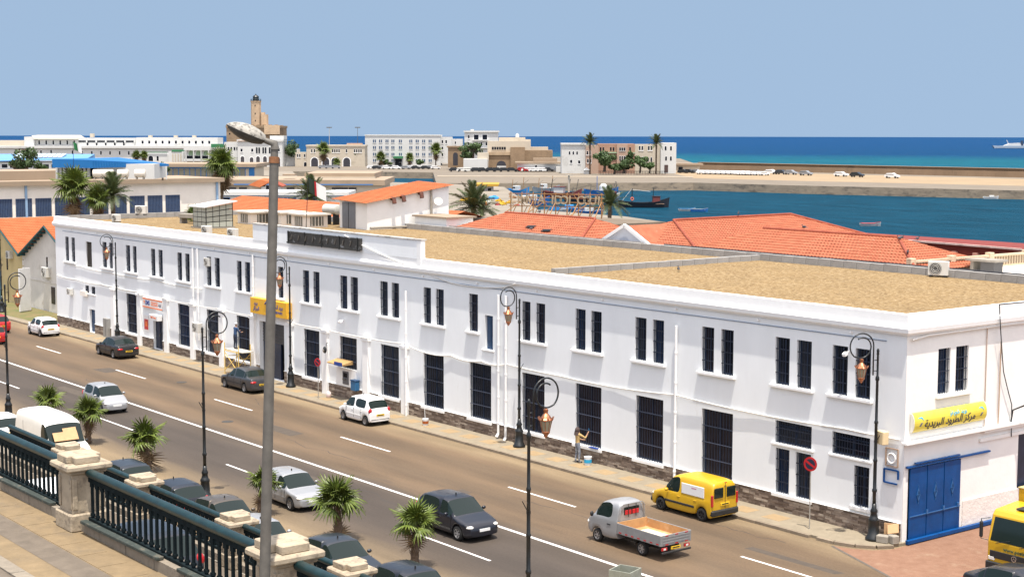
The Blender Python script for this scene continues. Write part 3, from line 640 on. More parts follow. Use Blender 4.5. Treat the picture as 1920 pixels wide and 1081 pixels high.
def ornate_lamp(x, y, rz, label, z=.115):
    t = empty('ornate_lamp_post', (x, y, z), rz, label, 'lamp post', 'black ornate lamp posts along the street')
    for n, me, sm in LM:
        o = link(n, me, t)
        if sm: me.polygons.foreach_set('use_smooth', [True] * len(me.polygons))
    c = link('lantern', LT[0], t, (.72, 0, .02))
    for n, me in zip(('lantern_glass', 'lantern_cup', 'lantern_ribs'), LT[1:]): link(n, me, c)
    return t
ornate_lamp(-.93, -.62, R(-112), 'black scroll lamp post with copper lantern at the right corner of the building')
ornate_lamp(-24.3, -.62, R(-90), 'black scroll lamp post with copper lantern beside the two white downpipes')
ornate_lamp(-48.35, -.62, R(-90), 'black scroll lamp post right of the yellow entrance sign')
ornate_lamp(-75.7, -.62, R(-90), 'black scroll lamp post on the far pavement left of the red and white sign')
ornate_lamp(-.58, -18.7, R(90), 'black scroll lamp post with copper lantern in the foreground centre', 0)
ornate_lamp(-24.22, -18.7, R(90), 'black scroll lamp post on the near kerb between two street palms', 0)
ornate_lamp(-48.8, -18.9, R(90), 'black scroll lamp post on the near kerb at the left edge', 0)
ornate_lamp(-100.8, -.9, R(-90), 'far black scroll lamp post in front of the tan warehouse')

# no-parking signs on thin poles
def no_parking(x, y, h, label, sc=1.0):
    t = empty('no_parking_sign', (x, y, .115), R(16), label, 'road sign', 'round red no parking signs')
    MB().tube([(0, 0, 0), (0, 0, h)], .026, 8).build('post', mat('galvanised', (.42, .40, .36), .5, metal=.4, var=.15, vscale=6), t, smooth=True, local=True)
    def disc(r, d, n=24, y0=0): return [(r * math.cos(2 * math.pi * i / n), y0, r * math.sin(2 * math.pi * i / n) + h) for i in range(n)]
    r = .30 * sc
    MB().prism(disc(r, 0, 24, -.03), (0, -.02, 0)).build('disc', M_red, t, local=True)
    MB().prism(disc(r * .72, 0, 24, -.051), (0, -.003, 0)).build('blue_field', mat('sign_navy', (.012, .020, .045), .5), t, local=True)
    MB().obox((0, -.0565, h), (r * .70, 0, -r * .42), (0, .0015, 0), (r * .08, 0, r * .13)).build('red_bar', M_red, t, local=True)
no_parking(-3.68, -1.35, 2.75, 'round red no parking sign on a thin pole near the right corner')
no_parking(-43.63, -1.35, 2.25, 'faded round red no parking sign by the cash machine', .85)
# ------------------------------------------------------------------ vehicles
def interp(prof, x):
    if x >= prof[0][0]: return prof[0][1]
    for (a, za), (b, zb) in zip(prof[:-1], prof[1:]):
        if b <= x <= a: return za + (zb - za) * ((a - x) / (a - b) if a != b else 0)
    return prof[-1][1]
def paint(name, col, rough=.32, metal=0.0): return mat('car_paint_' + name, col, rough, metal, var=.04, vscale=2, coat=.35, stain=((.30, .26, .20), 3.0, .70, .25))
M_cglass = mat('car_glass', (.010, .018, .016), .05, spec=.38)
M_trim = mat('car_trim', (.018, .018, .019), .6)
M_rim = mat('wheel_rim', (.42, .42, .43), .35, metal=.7)
M_hlight = mat('headlight', (.75, .73, .68), .12, coat=.6)
M_tlight = mat('taillight', (.42, .012, .015), .2, coat=.5)
M_orange = mat('indicator', (.75, .24, .02), .3)
M_ply = mat('plate_yellow', (.80, .52, .03), .5)
M_plw = mat('plate_white', (.78, .78, .76), .5)
M_ink = mat('black_ink', (.01, .01, .012), .6)
M_chrome = mat('chrome', (.62, .63, .65), .18, metal=.95)

def wheel_meshes(r, w, rimc=None):
    ty = MB().lathe([(r * .62, -w / 2), (r * .90, -w / 2), (r * .985, -w / 2 + .03), (r, -w / 2 + .05), (r, w / 2 - .05), (r * .985, w / 2 - .03), (r * .90, w / 2), (r * .62, w / 2)], 24, cap=False)
    rm = MB().lathe([(.03, w / 2 - .015), (r * .16, w / 2 - .02), (r * .18, w / 2 - .045)], 16)
    n = 6
    for k in range(n):
        a = 2 * math.pi * k / n; c, s_ = math.cos(a), math.sin(a); q = r * .075
        rm.hexa([(r * .12 * c - q * s_, r * .12 * s_ + q * c, w / 2 - .06), (r * .12 * c + q * s_, r * .12 * s_ - q * c, w / 2 - .06), (r * .6 * c + q * 1.4 * s_, r * .6 * s_ - q * 1.4 * c, w / 2 - .05), (r * .6 * c - q * 1.4 * s_, r * .6 * s_ + q * 1.4 * c, w / 2 - .05)],
                [(r * .12 * c - q * s_, r * .12 * s_ + q * c, w / 2 - .025), (r * .12 * c + q * s_, r * .12 * s_ - q * c, w / 2 - .025), (r * .6 * c + q * 1.4 * s_, r * .6 * s_ - q * 1.4 * c, w / 2 - .015), (r * .6 * c - q * 1.4 * s_, r * .6 * s_ + q * 1.4 * c, w / 2 - .015)])
    rm.lathe([(r * .55, w / 2 - .04), (r * .56, w / 2 - .008), (r * .635, w / 2 - .004), (r * .64, w / 2 - .03)], 24, cap=False)
    hub = MB().lathe([(r * .62, w / 2 - .075), (.01, w / 2 - .07)], 20)
    return ty.mesh('tyre', M_rubber, smooth=True), rm.mesh('rim', rimc or M_rim), hub.mesh('hub', M_trim)
WHEELS = {}
def add_wheel(t, x, y, r, side, w=.19, rimc=None):
    k = (round(r, 3), w, rimc.name if rimc else '')
    if k not in WHEELS: WHEELS[k] = wheel_meshes(r, w, rimc)
    ty, rm, hb = WHEELS[k]
    o = link('wheel', ty, t, (x, y, r), (R(-90) if side > 0 else R(90), 0, 0))
    link('rim', rm, o); link('hub', hb, o); return o
def ellipsoid(c, rx, ry, rz, n=10):
    mb = MB(); vv = []; m = n
    for i in range(m + 1):
        ph = math.pi * i / m
        for j in range(2 * n): th = math.pi * j / n; vv.append((c[0] + rx * math.sin(ph) * math.cos(th), c[1] + ry * math.sin(ph) * math.sin(th), c[2] + rz * math.cos(ph)))
    ff = []
    for i in range(m):
        for j in range(2 * n): ff.append((i * 2 * n + j, (i + 1) * 2 * n + j, (i + 1) * 2 * n + (j + 1) % (2 * n), i * 2 * n + (j + 1) % (2 * n)))
    mb.add(vv, ff); return mb

def loft_body(S, sub=2):
    """closed shell from side profiles; returns meshes by tag (body, windshield, rear glass, side glass)"""
    L, Wd = S['L'], S['W'] / 2
    deck, roof, wid = S['deck'], S['roof'], S.get('wid') or [(L / 2, .74), (L / 2 - .10, .84), (L / 2 - .30, .95), (L / 2 - .7, 1), (-L / 2 + .6, 1), (-L / 2 + .25, .965), (-L / 2 + .06, .91), (-L / 2, .86)]
    xs = set(p[0] for p in deck) | set(p[0] for p in roof) | set(p[0] for p in wid)
    for a, b in S['side']: xs |= {a, b}
    for g in ('wind', 'rear'):
        if S.get(g): xs |= set(S[g])
    for xw in S['axles']:
        ra = S['r'] + .055
        xs |= {xw + ra * q for q in (-1.06, -.97, -.72, -.38, 0, .38, .72, .97, 1.06)}
    xs = sorted(xs, reverse=True); keep = []
    prio = set(S['axles'])
    for x in xs:
        if not keep or keep[-1] - x > .022: keep.append(x)
    xs = keep
    def bot(x):
        zb = S.get('clear', .20)
        if x > L / 2 - .12 or x < -L / 2 + .12: zb += .06
        for xw in S['axles']:
            ra = S['r'] + .055; d = abs(x - xw)
            if d < ra: return S['r'] + math.sqrt(max(0, ra * ra - d * d)) * .98
        return zb
    tm = S['H'] - interp(deck, 0)
    rows = []
    for x in xs:
        d = interp(deck, x); r = max(d, interp(roof, x)); w = Wd * interp(wid, x); b = bot(x); t = (r - d); q = min(1, t / tm)
        b = min(b, d - .12)
        tuck = S.get('tuck', .19); flat = S.get('flat', .0)
        pts = [(w * .88, b), (w * .985, b + .035), (w * 1.0, b + (d - b) * .45), (w * .985, d - .07), (w * .945, d - .005),
               (w * (.86 - (.86 - (.945 - tuck)) * q), d + .012 + t * .90 - .0 * q), (w * (S.get('p6', .60) - .04 * q), d + .022 + t * .985), (0, d + .035 + t)]
        rows.append([(x, y, z) for y, z in pts] + [(x, -y, z) for y, z in reversed(pts[:-1])])
    n = len(rows[0]); vv = [p for r_ in rows for p in r_]; ff = []; tg = []
    for i in range(len(rows) - 1):
        xm = (xs[i] + xs[i + 1]) / 2
        for j in range(n - 1):
            c = j if j < 7 else n - 2 - j; k = 0
            if c == 4 and any(b < xm < a for a, b in S['side']): k = 3
            if c >= 5:
                if S.get('wind') and S['wind'][1] < xm < S['wind'][0]: k = 1
                if S.get('rear') and S['rear'][1] < xm < S['rear'][0]: k = 2
            if c == 5 and S.get('rearinset') and k == 2: k = 0
            if c in (0,) or (c == 1 and S.get('skirt')): k = 4 if S.get('skirt') else 0
            ff.append((i * n + j, i * n + j + 1, (i + 1) * n + j + 1, (i + 1) * n + j)); tg.append(k)
    for base in (0, (len(rows) - 1) * n):
        for j in range(7):
            a, b, c_, d_ = base + j, base + j + 1, base + n - 2 - j, base + n - 1 - j
            ff.append((a, b, c_, d_) if b != c_ else (a, b, d_)); tg.append(4 if (S.get('skirt') and j < 2) else 0)
    me = bpy.data.meshes.new('shell'); me.from_pydata(vv, [], ff)
    for k in range(5): me.materials.append(None)
    me.polygons.foreach_set('material_index', tg)
    bm = bmesh.new(); bm.from_mesh(me); bmesh.ops.recalc_face_normals(bm, faces=bm.faces)
    cl_ = bm.edges.layers.float.new('crease_edge')
    for e in bm.edges:
        ks = {f.material_index for f in e.link_faces}
        if len(ks) > 1: e[cl_] = .55
    bm.to_mesh(me); bm.free()
    o = bpy.data.objects.new('shell', me); COL.objects.link(o)
    md = o.modifiers.new('s', 'SUBSURF'); md.levels = sub; md.render_levels = sub
    dg = bpy.context.evaluated_depsgraph_get(); ev = bpy.data.meshes.new_from_object(o.evaluated_get(dg))
    bpy.data.objects.remove(o)
    out = {}
    for k in range(5):
        mb = MB(); mp = {}
        for p in ev.polygons:
            if p.material_index != k: continue
            fi = []
            for v in p.vertices:
                if v not in mp: mp[v] = len(mb.v); mb.v.append(tuple(ev.vertices[v].co))
                fi.append(mp[v])
            mb.f.append(tuple(fi))
        out[k] = mb
    return out
def car_spec(kind, L, Wd, H, wb, r=.29, fo=None):
    f = L / 2; fo = fo or L * .19; ax = (f - fo, f - fo - wb); bz = H * .585
    S = dict(L=L, W=Wd, H=H, r=r, axles=ax, kind=kind)
    if kind in ('hatch', 'mini'):
        cowl = f - L * (.245 if kind == 'hatch' else .205); wt = cowl - L * .175; rt_ = -f + (.42 if kind == 'mini' else .55); rb = -f + .09
        S['deck'] = [(f, .46), (f - .05, .60), (f - .16, .70), (f - .34, .76), (cowl, bz + .01), (wt, bz + .03), (0, bz + .05), (-f + .4, bz + .09), (-f + .1, bz + .06), (-f + .03, bz - .1), (-f, bz - .30)]
        S['roof'] = [(cowl, 0), (cowl - .001, bz), (wt, H - .06), (wt - .35, H - .015), (-.1, H), (rt_ + .25, H - .05), (rt_, H - .10), (rb, bz + .06), (rb - .01, 0)]
        S['wind'] = (cowl - .05, wt + .03); S['rear'] = (rt_ - .05, rb + .02)
        bp = (ax[0] + ax[1]) / 2 - .02
        S['side'] = [(cowl - .22, bp + .05), (bp - .05, ax[1] + .02), (ax[1] - .06, rt_ - .03)] if kind == 'hatch' else [(cowl - .2, bp + .02), (bp - .06, ax[1] + .0)]
    elif kind == 'sedan':
        cowl = f - L * .262; wt = cowl - L * .165; rt_ = -f + L * .245; rb = -f + L * .125
        S['deck'] = [(f, .46), (f - .05, .60), (f - .18, .70), (f - .40, .77), (cowl, bz + .03), (wt, bz + .04), (0, bz + .06), (rb, bz + .12), (-f + .14, bz + .10), (-f + .04, bz - .05), (-f, bz - .30)]
        S['roof'] = [(cowl, 0), (cowl - .001, bz), (wt, H - .06), (wt - .4, H - .01), (-.25, H), (rt_ + .3, H - .05), (rt_, H - .12), (rb, bz + .12), (rb - .01, 0)]
        S['wind'] = (cowl - .05, wt + .03); S['rear'] = (rt_ - .04, rb + .04)
        bp = (ax[0] + ax[1]) / 2 - .05
        S['side'] = [(cowl - .22, bp + .05), (bp - .05, ax[1] + .10), (ax[1] + .04, ax[1] - .18)]
    elif kind == 'smallvan':                                  # short bonnet panel van, upright twin rear doors
        cowl = f - L * .215; wt = cowl - L * .145; bz = H * .545
        S['deck'] = [(f, .50), (f - .05, .64), (f - .18, .76), (f - .38, .84), (cowl, bz + .02), (wt, bz + .02), (-f + .2, bz + .04), (-f + .02, bz), (-f, bz - .05)]
        S['roof'] = [(cowl, 0), (cowl - .001, bz), (wt, H - .12), (wt - .3, H - .03), (0, H), (-f + .5, H - .01), (-f + .14, H - .06), (-f + .04, H - .14), (-f, H - .4)]
        S['wind'] = (cowl - .05, wt + .03); S['rear'] = None; S['tuck'] = .11; S['p6'] = .68
        S['side'] = [(cowl - .20, wt - .50)]; S['wid'] = [(f, .76), (f - .12, .88), (f - .35, .96), (f - .7, 1), (-f + .3, 1), (-f + .06, .985), (-f, .94)]
    elif kind == 'bigvan':
        cowl = f - L * .155; wt = cowl - L * .13; bz = H * .47
        S['deck'] = [(f, .62), (f - .06, .80), (f - .16, .92), (cowl, bz + .06), (wt, bz + .05), (-f + .2, bz), (-f, bz)]
        S['roof'] = [(cowl, 0), (cowl - .001, bz), (wt, H - .22), (wt - .5, H - .05), (wt - 1.0, H), (-f + .3, H), (-f + .08, H - .04), (-f, H - .15)]
        S['wind'] = (cowl - .06, wt + .06); S['rear'] = None; S['tuck'] = .07; S['p6'] = .72
        S['side'] = [(cowl - .30, wt - .42)]; S['wid'] = [(f, .80), (f - .15, .92), (f - .45, .99), (f - .7, 1), (-f + .2, 1), (-f, .97)]
    return S
PAR_DONE = {}
def make_car(name, loc, heading, S, pm, label, group=None, plate=(None, None), cat='car', rimc=None, detail=True):
    t = empty(name, loc, heading, label, cat, group)
    k = (S['kind'], S['L'], S['W'], S['H'])
    if k not in PAR_DONE: PAR_DONE[k] = loft_body(S)
    parts = PAR_DONE[k]; f = S['L'] / 2; w = S['W'] / 2
    parts[0].build('body', pm, t, smooth=True, local=True)
    if parts[1].f: parts[1].build('windscreen', M_cglass, t, smooth=True, local=True)
    if parts[2].f: parts[2].build('rear_window', M_cglass, t, smooth=True, local=True)
    for s in (1, -1):
        # each side window is its own part
        mb = parts[3]; comps = islands(mb, lambda p: p[1] * s > 0)
        for c in comps: c.build('side_window', M_cglass, t, smooth=True, local=True)
    if parts[4].f: parts[4].build('skirt', M_trim, t, smooth=True, local=True)
    MB().box(-f + .25, f - .25, -w + .25, w - .25, .17, .62).build('underbody', M_trim, t, local=True)
    for xw in S['axles']:
        for s in (1, -1): add_wheel(t, xw, s * (w - .115), S['r'], s, .19, rimc)
    dk = interp(S['deck'], f - .2)
    for s in (1, -1):
        ellipsoid((f - .235, s * w * .70, dk - .09), .20, .17, .085).build('headlight', M_hlight, t, smooth=True, local=True)
        if S['kind'] in ('hatch', 'mini'): ellipsoid((-f + .115, s * w * .80, interp(S['deck'], -f + .1) - .10), .085, .12, .17).build('taillight', M_tlight, t, smooth=True, local=True)
        elif S['kind'] == 'sedan': ellipsoid((-f + .12, s * w * .70, interp(S['deck'], -f + .1) - .17), .12, .22, .10).build('taillight', M_tlight, t, smooth=True, local=True)
        else: MB().box(-f - .004, -f + .09, s * w * .90 - .055, s * w * .90 + .055, .72, 1.22).build('taillight', M_tlight, t, local=True, bev=.02)
        mx = interp(S['deck'], 0) + .06; xm = S['wind'][0] - .34
        ellipsoid((xm, s * (w + .09), mx), .07, .10, .075, 6).build('mirror', pm if S['kind'] != 'bigvan' else M_trim, t, smooth=True, local=True)
        for hx in ((S['axles'][0] + S['axles'][1]) / 2 + .12, S['axles'][1] + .38): MB().box(hx - .09, hx + .09, s * w * .985 - .015, s * w * .985 + .02, interp(S['deck'], 0) - .17, interp(S['deck'], 0) - .135).build('door_handle', pm, t, local=True, bev=.008)
    if S['kind'] in ('hatch', 'mini', 'sedan'):
        for s in (1, -1):
            for xs_ in ((S['axles'][0] + S['axles'][1]) / 2 - .02, S['axles'][0] - S['r'] - .12, S['axles'][1] + S['r'] + .10): MB().box(xs_ - .007, xs_ + .007, s * w * .992 - .012, s * w * .992 + .009, .36, interp(S['deck'], 0) - .05).build('door_seam', M_trim, t, local=True)
            MB().box(S['axles'][1] + .40, S['axles'][0] - .40, s * w * .992 - .012, s * w * .992 + .014, .50, .56).build('side_moulding', M_trim if S['kind'] == 'sedan' else pm, t, local=True)
        MB().box(-.02, .02, -.02, .02, S['H'] - .02, S['H'] + .10).build('aerial', M_trim, t, local=True)
    MB().box(f - .13, f - .012, -w * .48, w * .48, .32, .43).build('lower_grille', M_trim, t, local=True, bev=.02)
    MB().box(f - .20, f - .045, -w * .40, w * .40, dk - .19, dk - .135).build('grille', M_trim, t, local=True, bev=.015)
    fp, rp2 = plate
    if fp: MB().box(f - .02, f + .008, -.26, .26, .44, .55).build('number_plate', fp, t, local=True)
    if rp2:
        zr = .62 if S['kind'] in ('hatch', 'mini') else .58
        if S['kind'] in ('smallvan', 'bigvan'): zr = .78
        MB().box(-f - .012, -f + .06, -.26, .26, zr - .055, zr + .055).build('number_plate', rp2, t, local=True)
        MB().box(-f - .016, -f + .0, -.2, .2, zr - .02, zr + .025).build('plate_digits', M_ink, t, local=True)
    MB().box(-f - .003, -f + .1, -w * .8, w * .8, .34, .40).build('bumper_insert', M_trim, t, local=True, bev=.02)
    return t
def islands(mb, sel):
    par = {}
    def find(a):
        while par[a] != a: par[a] = par[par[a]]; a = par[a]
        return a
    fs = [f for f in mb.f if all(sel(mb.v[i]) for i in f)]
    for f in fs:
        for i in f: par.setdefault(i, i)
        r0 = find(f[0])
        for i in f[1:]: par[find(i)] = r0
    gr = {}
    for f in fs: gr.setdefault(find(f[0]), []).append(f)
    out = []
    for g in gr.values():
        c = MB(); mp = {}
        for f in g:
            fi = []
            for i in f:
                if i not in mp: mp[i] = len(c.v); c.v.append(mb.v[i])
                fi.append(mp[i])
            c.f.append(tuple(fi))
        out.append(c)
    return out

P_white = paint('white', (.80, .80, .79)); P_anth = paint('anthracite', (.014, .014, .015), .30); P_silver = paint('silver', (.33, .335, .345), .36, .35)
P_grey = paint('grey', (.055, .057, .062), .32, .3); P_blk = paint('black', (.010, .011, .016)); P_navyc = paint('dark_navy', (.008, .009, .015), .3)
P_red = paint('red', (.42, .012, .012)); P_bronze = paint('bronze', (.085, .068, .052), .34, .3); P_yel = paint('yellow', (.56, .33, .008), .4); P_dkred = paint('dark_red', (.16, .012, .02)); P_cream = paint('cream_white', (.74, .73, .68), .45)
P_slate = paint('slate', (.024, .027, .033), .3, .2)
HB, SD = car_spec('hatch', 3.9, 1.68, 1.47, 2.45), car_spec('sedan', 4.48, 1.74, 1.48, 2.65, .30)
MINI = car_spec('mini', 3.45, 1.63, 1.47, 2.34, .28); SPK = car_spec('mini', 3.52, 1.52, 1.54, 2.34, .275); TALL = car_spec('hatch', 4.02, 1.75, 1.55, 2.59, .31)
I10 = car_spec('mini', 3.58, 1.60, 1.56, 2.38, .28)
west, east = math.pi, 0.0
make_car('hatchback', (-84.1, -3.4, 0), west, MINI, P_white, 'small white hatchback parked at the far left kerb', plate=(M_plw, M_ply))
make_car('saloon_car', (-69.2, -3.5, 0), west, SD, P_anth, 'black saloon car parked near the red and white sign', plate=(M_plw, M_ply))
make_car('saloon_car', (-50.0, -2.95, 0), west, SD, P_grey, 'dark grey saloon car parked left of the tall lamp post', plate=(M_plw, M_ply), rimc=M_rim)
make_car('hatchback', (-35.9, -2.9, 0), west, SPK, P_white, 'small white hatchback parked at the kerb in the middle', plate=(M_plw, M_ply))
make_car('hatchback', (-48.4, -13.2, 0), east, I10, P_silver, 'small silver hatchback driving towards the camera at left', plate=(M_plw, M_ply))
make_car('hatchback', (-21.1, -16.0, 0), east, HB, P_silver, 'silver hatchback driving past the street palms', plate=(M_plw, M_ply))
make_car('hatchback', (-12.6, -13.05, 0), east, TALL, P_navyc, 'dark navy hatchback driving across the white centre line', plate=(M_plw, M_ply))
# parked row behind the far balustrade
make_car('hatchback', (-27.9, -21.0, 0), west, HB, P_slate, 'dark slate hatchback parked behind the white van', plate=(M_plw, M_ply))
make_car('hatchback', (-22.8, -20.9, 0), west, HB, P_blk, 'black hatchback with red tail light parked by the near lamp post', plate=(M_plw, M_ply))
make_car('saloon_car', (-18.2, -20.8, 0), east, SD, P_bronze, 'bronze grey saloon car parked beyond the far balustrade', plate=(M_plw, M_ply))
make_car('hatchback', (-14.2, -21.3, 0), east, HB, P_silver, 'silver car parked just right of the tall grey post', plate=(M_plw, M_ply))
make_car('saloon_car', (-9.9, -20.4, 0), east, SD, P_slate, 'dark slate saloon car parked beyond the far balustrade at bottom', plate=(M_plw, M_ply))
make_car('hatchback', (-4.6, -20.5, 0), east, TALL, P_blk, 'black car at the bottom edge with only its roof in view', plate=(M_plw, M_ply))
make_car('hatchback', (-43.3, -21.4, 0), west, HB, P_white, 'white car parked half hidden behind the white van', plate=(M_plw, M_ply))
make_car('hatchback', (-47.6, -21.7, 0), west, HB, P_dkred, 'dark red car parked at the left edge above the railing', plate=(M_plw, M_ply))
make_car('hatchback', (-88.6, -5.9, 0), west, HB, P_red, 'bright red car driving away at the left edge', plate=(M_plw, M_ply))
make_car('hatchback', (-82.0, -8.6, 0), west, HB, P_red, 'second red car half cut off below at the left edge', plate=(M_plw, M_ply))
make_car('hatchback', (-1.6, -34.6, RZ), west, HB, P_white, 'white car on the ramp seen through the near railing', plate=(M_plw, M_ply))
make_car('hatchback', (4.3, -34.5, RZ), west, HB, P_slate, 'dark car with yellow plate on the ramp behind the near railing', plate=(M_plw, M_ply))
make_car('saloon_car', (8.1, -3.5, 0), R(-6), SD, P_blk, 'black car roof cut off by the bottom right corner', plate=(M_plw, M_ply))

# white delivery van with cardboard behind the windscreen
VAN = car_spec('bigvan', 5.4, 2.05, 2.5, 3.2, .33, .92)
v = make_car('delivery_van', (-35.7, -21.3, 0), R(1), VAN, P_cream, 'white high roofed delivery van with cardboard in the windscreen', plate=(M_plw, None), cat='van')
c0 = Vector((2.7 - 5.4 * .155, 0, 2.5 * .47 + .1)); c1 = Vector((2.7 - 5.4 * .285, 0, 2.5 - .28))
sn = Vector(((c1 - c0).z, 0, -(c1 - c0).x)).normalized()
mm = (c0 + c1) / 2 + sn * .085
M_card = mat('cardboard', (.50, .31, .16), .85, var=.1, vscale=4)
MB().obox(mm - (c1 - c0) * .17 + Vector((0, -.05, 0)), (0, .62, 0), (c1 - c0) * .20, sn * .006).build('cardboard_sheet', M_card, v, local=True)
MB().obox(mm + (c1 - c0) * .02 + Vector((0, .22, .0)), (0, .34, .01), (c1 - c0) * .18, sn * .005 ).build('cardboard_sheet', M_card, v, local=True)
MB().box(-1.3, -1.28, -1.035, -1.028, .5, 2.1).build('panel_seam', M_trim, v, local=True)

# yellow postal van
KG = car_spec('smallvan', 3.9, 1.64, 1.76, 2.55, .29, .72); KG['skirt'] = False
v = make_car('postal_van', (-8.95, -2.95, 0), west, KG, P_yel, 'yellow panel van parked at the kerb with a white side board', plate=(M_plw, M_ply), cat='van', rimc=M_trim)
f = 1.95; w = .82
for s in (1, -1):
    MB().box(-1.48, -.10, s * w * .965 - .012, s * w * .965 + .016, 1.02, 1.48).build('side_board', mat('white_board', (.78, .78, .78), .45), v, local=True, bev=.03)
    MB().box(-1.02, -.72, s * w * .965 + s * .018 - .001, s * w * .965 + s * .018 + .001, 1.32, 1.37).build('side_board_print', mat('print_pink', (.55, .25, .35), .6), v, local=True)
    MB().box(-.9, .95, s * w * 1.0 - .012, s * w * 1.0 + .018, .50, .60).build('side_moulding', M_trim, v, local=True, bev=.02)
    rw = MB().box(-f - .012, -f + .05, s * .37 - .27, s * .37 + .27, 1.06, 1.50); rw.build('rear_window', M_cglass, v, local=True, bev=.04)
MB().box(-f - .06, -f + .30, -w * .97, w * .97, .30, .56).build('rear_bumper', M_trim, v, local=True, bev=.05)
MB().box(f - .28, f + .03, -w * .88, w * .88, .28, .50).build('front_bumper', M_trim, v, local=True, bev=.06)
MB().box(-f - .014, -f, -.006, .006, .6, 1.7).build('door_seam', M_trim, v, local=True)
MB().box(-f - .02, -f + .0, -.07, .07, 1.69, 1.72).build('brake_light', M_tlight, v, local=True)

# silver single-cab pickup with a drop-side bed
t = empty('pickup_truck', (-6.35, -8.68, 0), west, 'silver single cab pickup truck with an empty drop side bed', 'pickup')
PK = dict(L=1.9, W=1.56, H=1.82, r=.28, axles=(.30,), kind='bigvan', clear=.30)
PK['deck'] = [(.95, .66), (.92, .78), (.84, .92), (.55, 1.10), (0, 1.13), (-.85, 1.13), (-.95, 1.10)]
PK['roof'] = [(.56, 0), (.55, 1.10), (.08, 1.70), (-.25, 1.80), (-.6, 1.82), (-.84, 1.79), (-.95, 1.70)]
PK['wind'] = (.50, .10); PK['rear'] = None; PK['side'] = [(.36, -.62)]; PK['tuck'] = .13
PK['wid'] = [(.95, .82), (.88, .92), (.7, .99), (.4, 1), (-.9, 1), (-.95, .985)]
pp = loft_body(PK); ox = 1.20
def sh(mb, dx): mb.v = [(a + dx, b, c) for a, b, c in mb.v]; return mb
sh(pp[0], ox).build('cab', P_silver, t, smooth=True, local=True); sh(pp[1], ox).build('windscreen', M_cglass, t, smooth=True, local=True)
sh(pp[3], ox)
for s in (1, -1):
    for c in islands(pp[3], lambda p: p[1] * s > 0): c.build('side_window', M_cglass, t, smooth=True, local=True)
    ellipsoid((ox + .86, s * .60, .74), .10, .15, .11).build('headlight', M_hlight, t, smooth=True, local=True)
    ellipsoid((ox + .44, s * .90, 1.16), .06, .09, .11, 6).build('mirror', M_trim, t, smooth=True, local=True)
    MB().box(ox - .55, ox - .35, s * .778 - .012, s * .778 + .014, .86, .90).build('door_handle', M_trim, t, local=True)
MB().box(ox - .965, ox - .935, -.40, .40, 1.28, 1.60).build('rear_window', M_cglass, t, local=True, bev=.05)
for s in (1, -1): MB().box(ox - .985, ox - .966, s * .20 - .17, s * .20 + .17, 1.30, 1.48).build('red_headrest', M_red, t, local=True, bev=.03)
bl_, bw = 2.55, .80; bx0 = ox - .98 - bl_; bx1 = ox - 1.0
M_bedin = mat('bed_ply', (.46, .26, .11), .8, var=.2, vscale=2, stain=((.55, .46, .34), 1.6, .55, .8))
MB().box(bx0, bx1, -bw, bw, .62, .68).build('bed_floor', M_bedin, t, local=True)
M_alu = mat('bed_side_silver', (.27, .275, .28), .45, metal=.3, var=.08, vscale=4)
for s in (1, -1):
    sp = MB().box(bx0, bx1, s * bw - .02, s * bw + .02, .62, 1.04).build('bed_side', M_alu, t, local=True, bev=.008)
    for k in range(6): MB().box(bx0 + .03 + k * .49, bx0 + .08 + k * .49, s * bw + s * .02 - .008, s * bw + s * .02 + .008, .62, 1.03).build('side_rib', M_alu, sp, local=True)
    MB().box(bx0 + .02, bx1 - .02, s * (bw - .024) - .003, s * (bw - .024) + .003, .68, 1.02).build('side_lining', M_bedin, sp, local=True)
    for k in range(7): MB().box(bx0 + .1 + k * .36, bx0 + .24 + k * .36, s * (bw + .027) - .004, s * (bw + .027) + .004, .66, .71).build('reflector_strip', M_tlight, sp, local=True)
    MB().box(bx0 - .01, bx0 + .05, s * .60 - .15, s * .60 + .15, .42, .55).build('taillight', M_tlight, t, local=True, bev=.015)
    MB().box(bx0 - .014, bx0 + .02, s * .60 - .06, s * .60 + .06, .45, .52).build('reverse_light', M_hlight, t, local=True)
tg_ = MB().box(bx0 - .02, bx0 + .02, -bw, bw, .62, 1.04).build('tailgate', M_alu, t, local=True, bev=.008)
for k in range(3): MB().box(bx0 - .032, bx0 - .02, -bw + .08, bw - .08, .70 + k * .11, .75 + k * .11).build('tailgate_rib', M_alu, tg_, local=True)
for k in range(3):
    for z in (.64, .99): MB().box(bx0 - .030, bx0 - .02, -.62 + k * .52, -.46 + k * .52, z, z + .04).build('reflector_strip', M_tlight, tg_, local=True)
hbd = MB().box(bx1 - .02, bx1 + .02, -bw, bw, .62, 1.06).build('headboard', M_bedin, t, local=True)
MB().tube([(bx1, -.68, 1.05), (bx1, -.62, 1.66), (bx1, -.5, 1.74), (bx1, .5, 1.74), (bx1, .62, 1.66), (bx1, .68, 1.05)], .022, 8).build('rack_hoop', M_alu, t, smooth=True, local=True)
for y in (-.2, .2): MB().tube([(bx1, y, 1.2), (bx1, y, 1.74)], .015, 6).build('rack_bar', M_trim, t, local=True)
MB().box(bx0 + .2, ox + .6, -.36, .36, .34, .60).build('chassis', M_trim, t, local=True)
MB().box(bx0 - .06, bx0 + .0, -.78, .78, .30, .38).build('rear_bumper', M_trim, t, local=True, bev=.015)
MB().box(bx0 - .012, bx0 + .03, -.24, .24, .43, .54).build('number_plate', M_ply, t, local=True)
MB().box(bx0 - .016, bx0, -.19, .19, .465, .51).build('plate_digits', M_ink, t, local=True)
MB().box(bx0 + .9, bx1 - .4, -.5, .1, .682, .70).build('bed_board', mat('pale_board', (.62, .52, .38), .8, var=.1, vscale=3), t, local=True)
for xw in (ox + .30, ox - 2.36):
    for s in (1, -1): add_wheel(t, xw, s * .66, .28, s, .17)
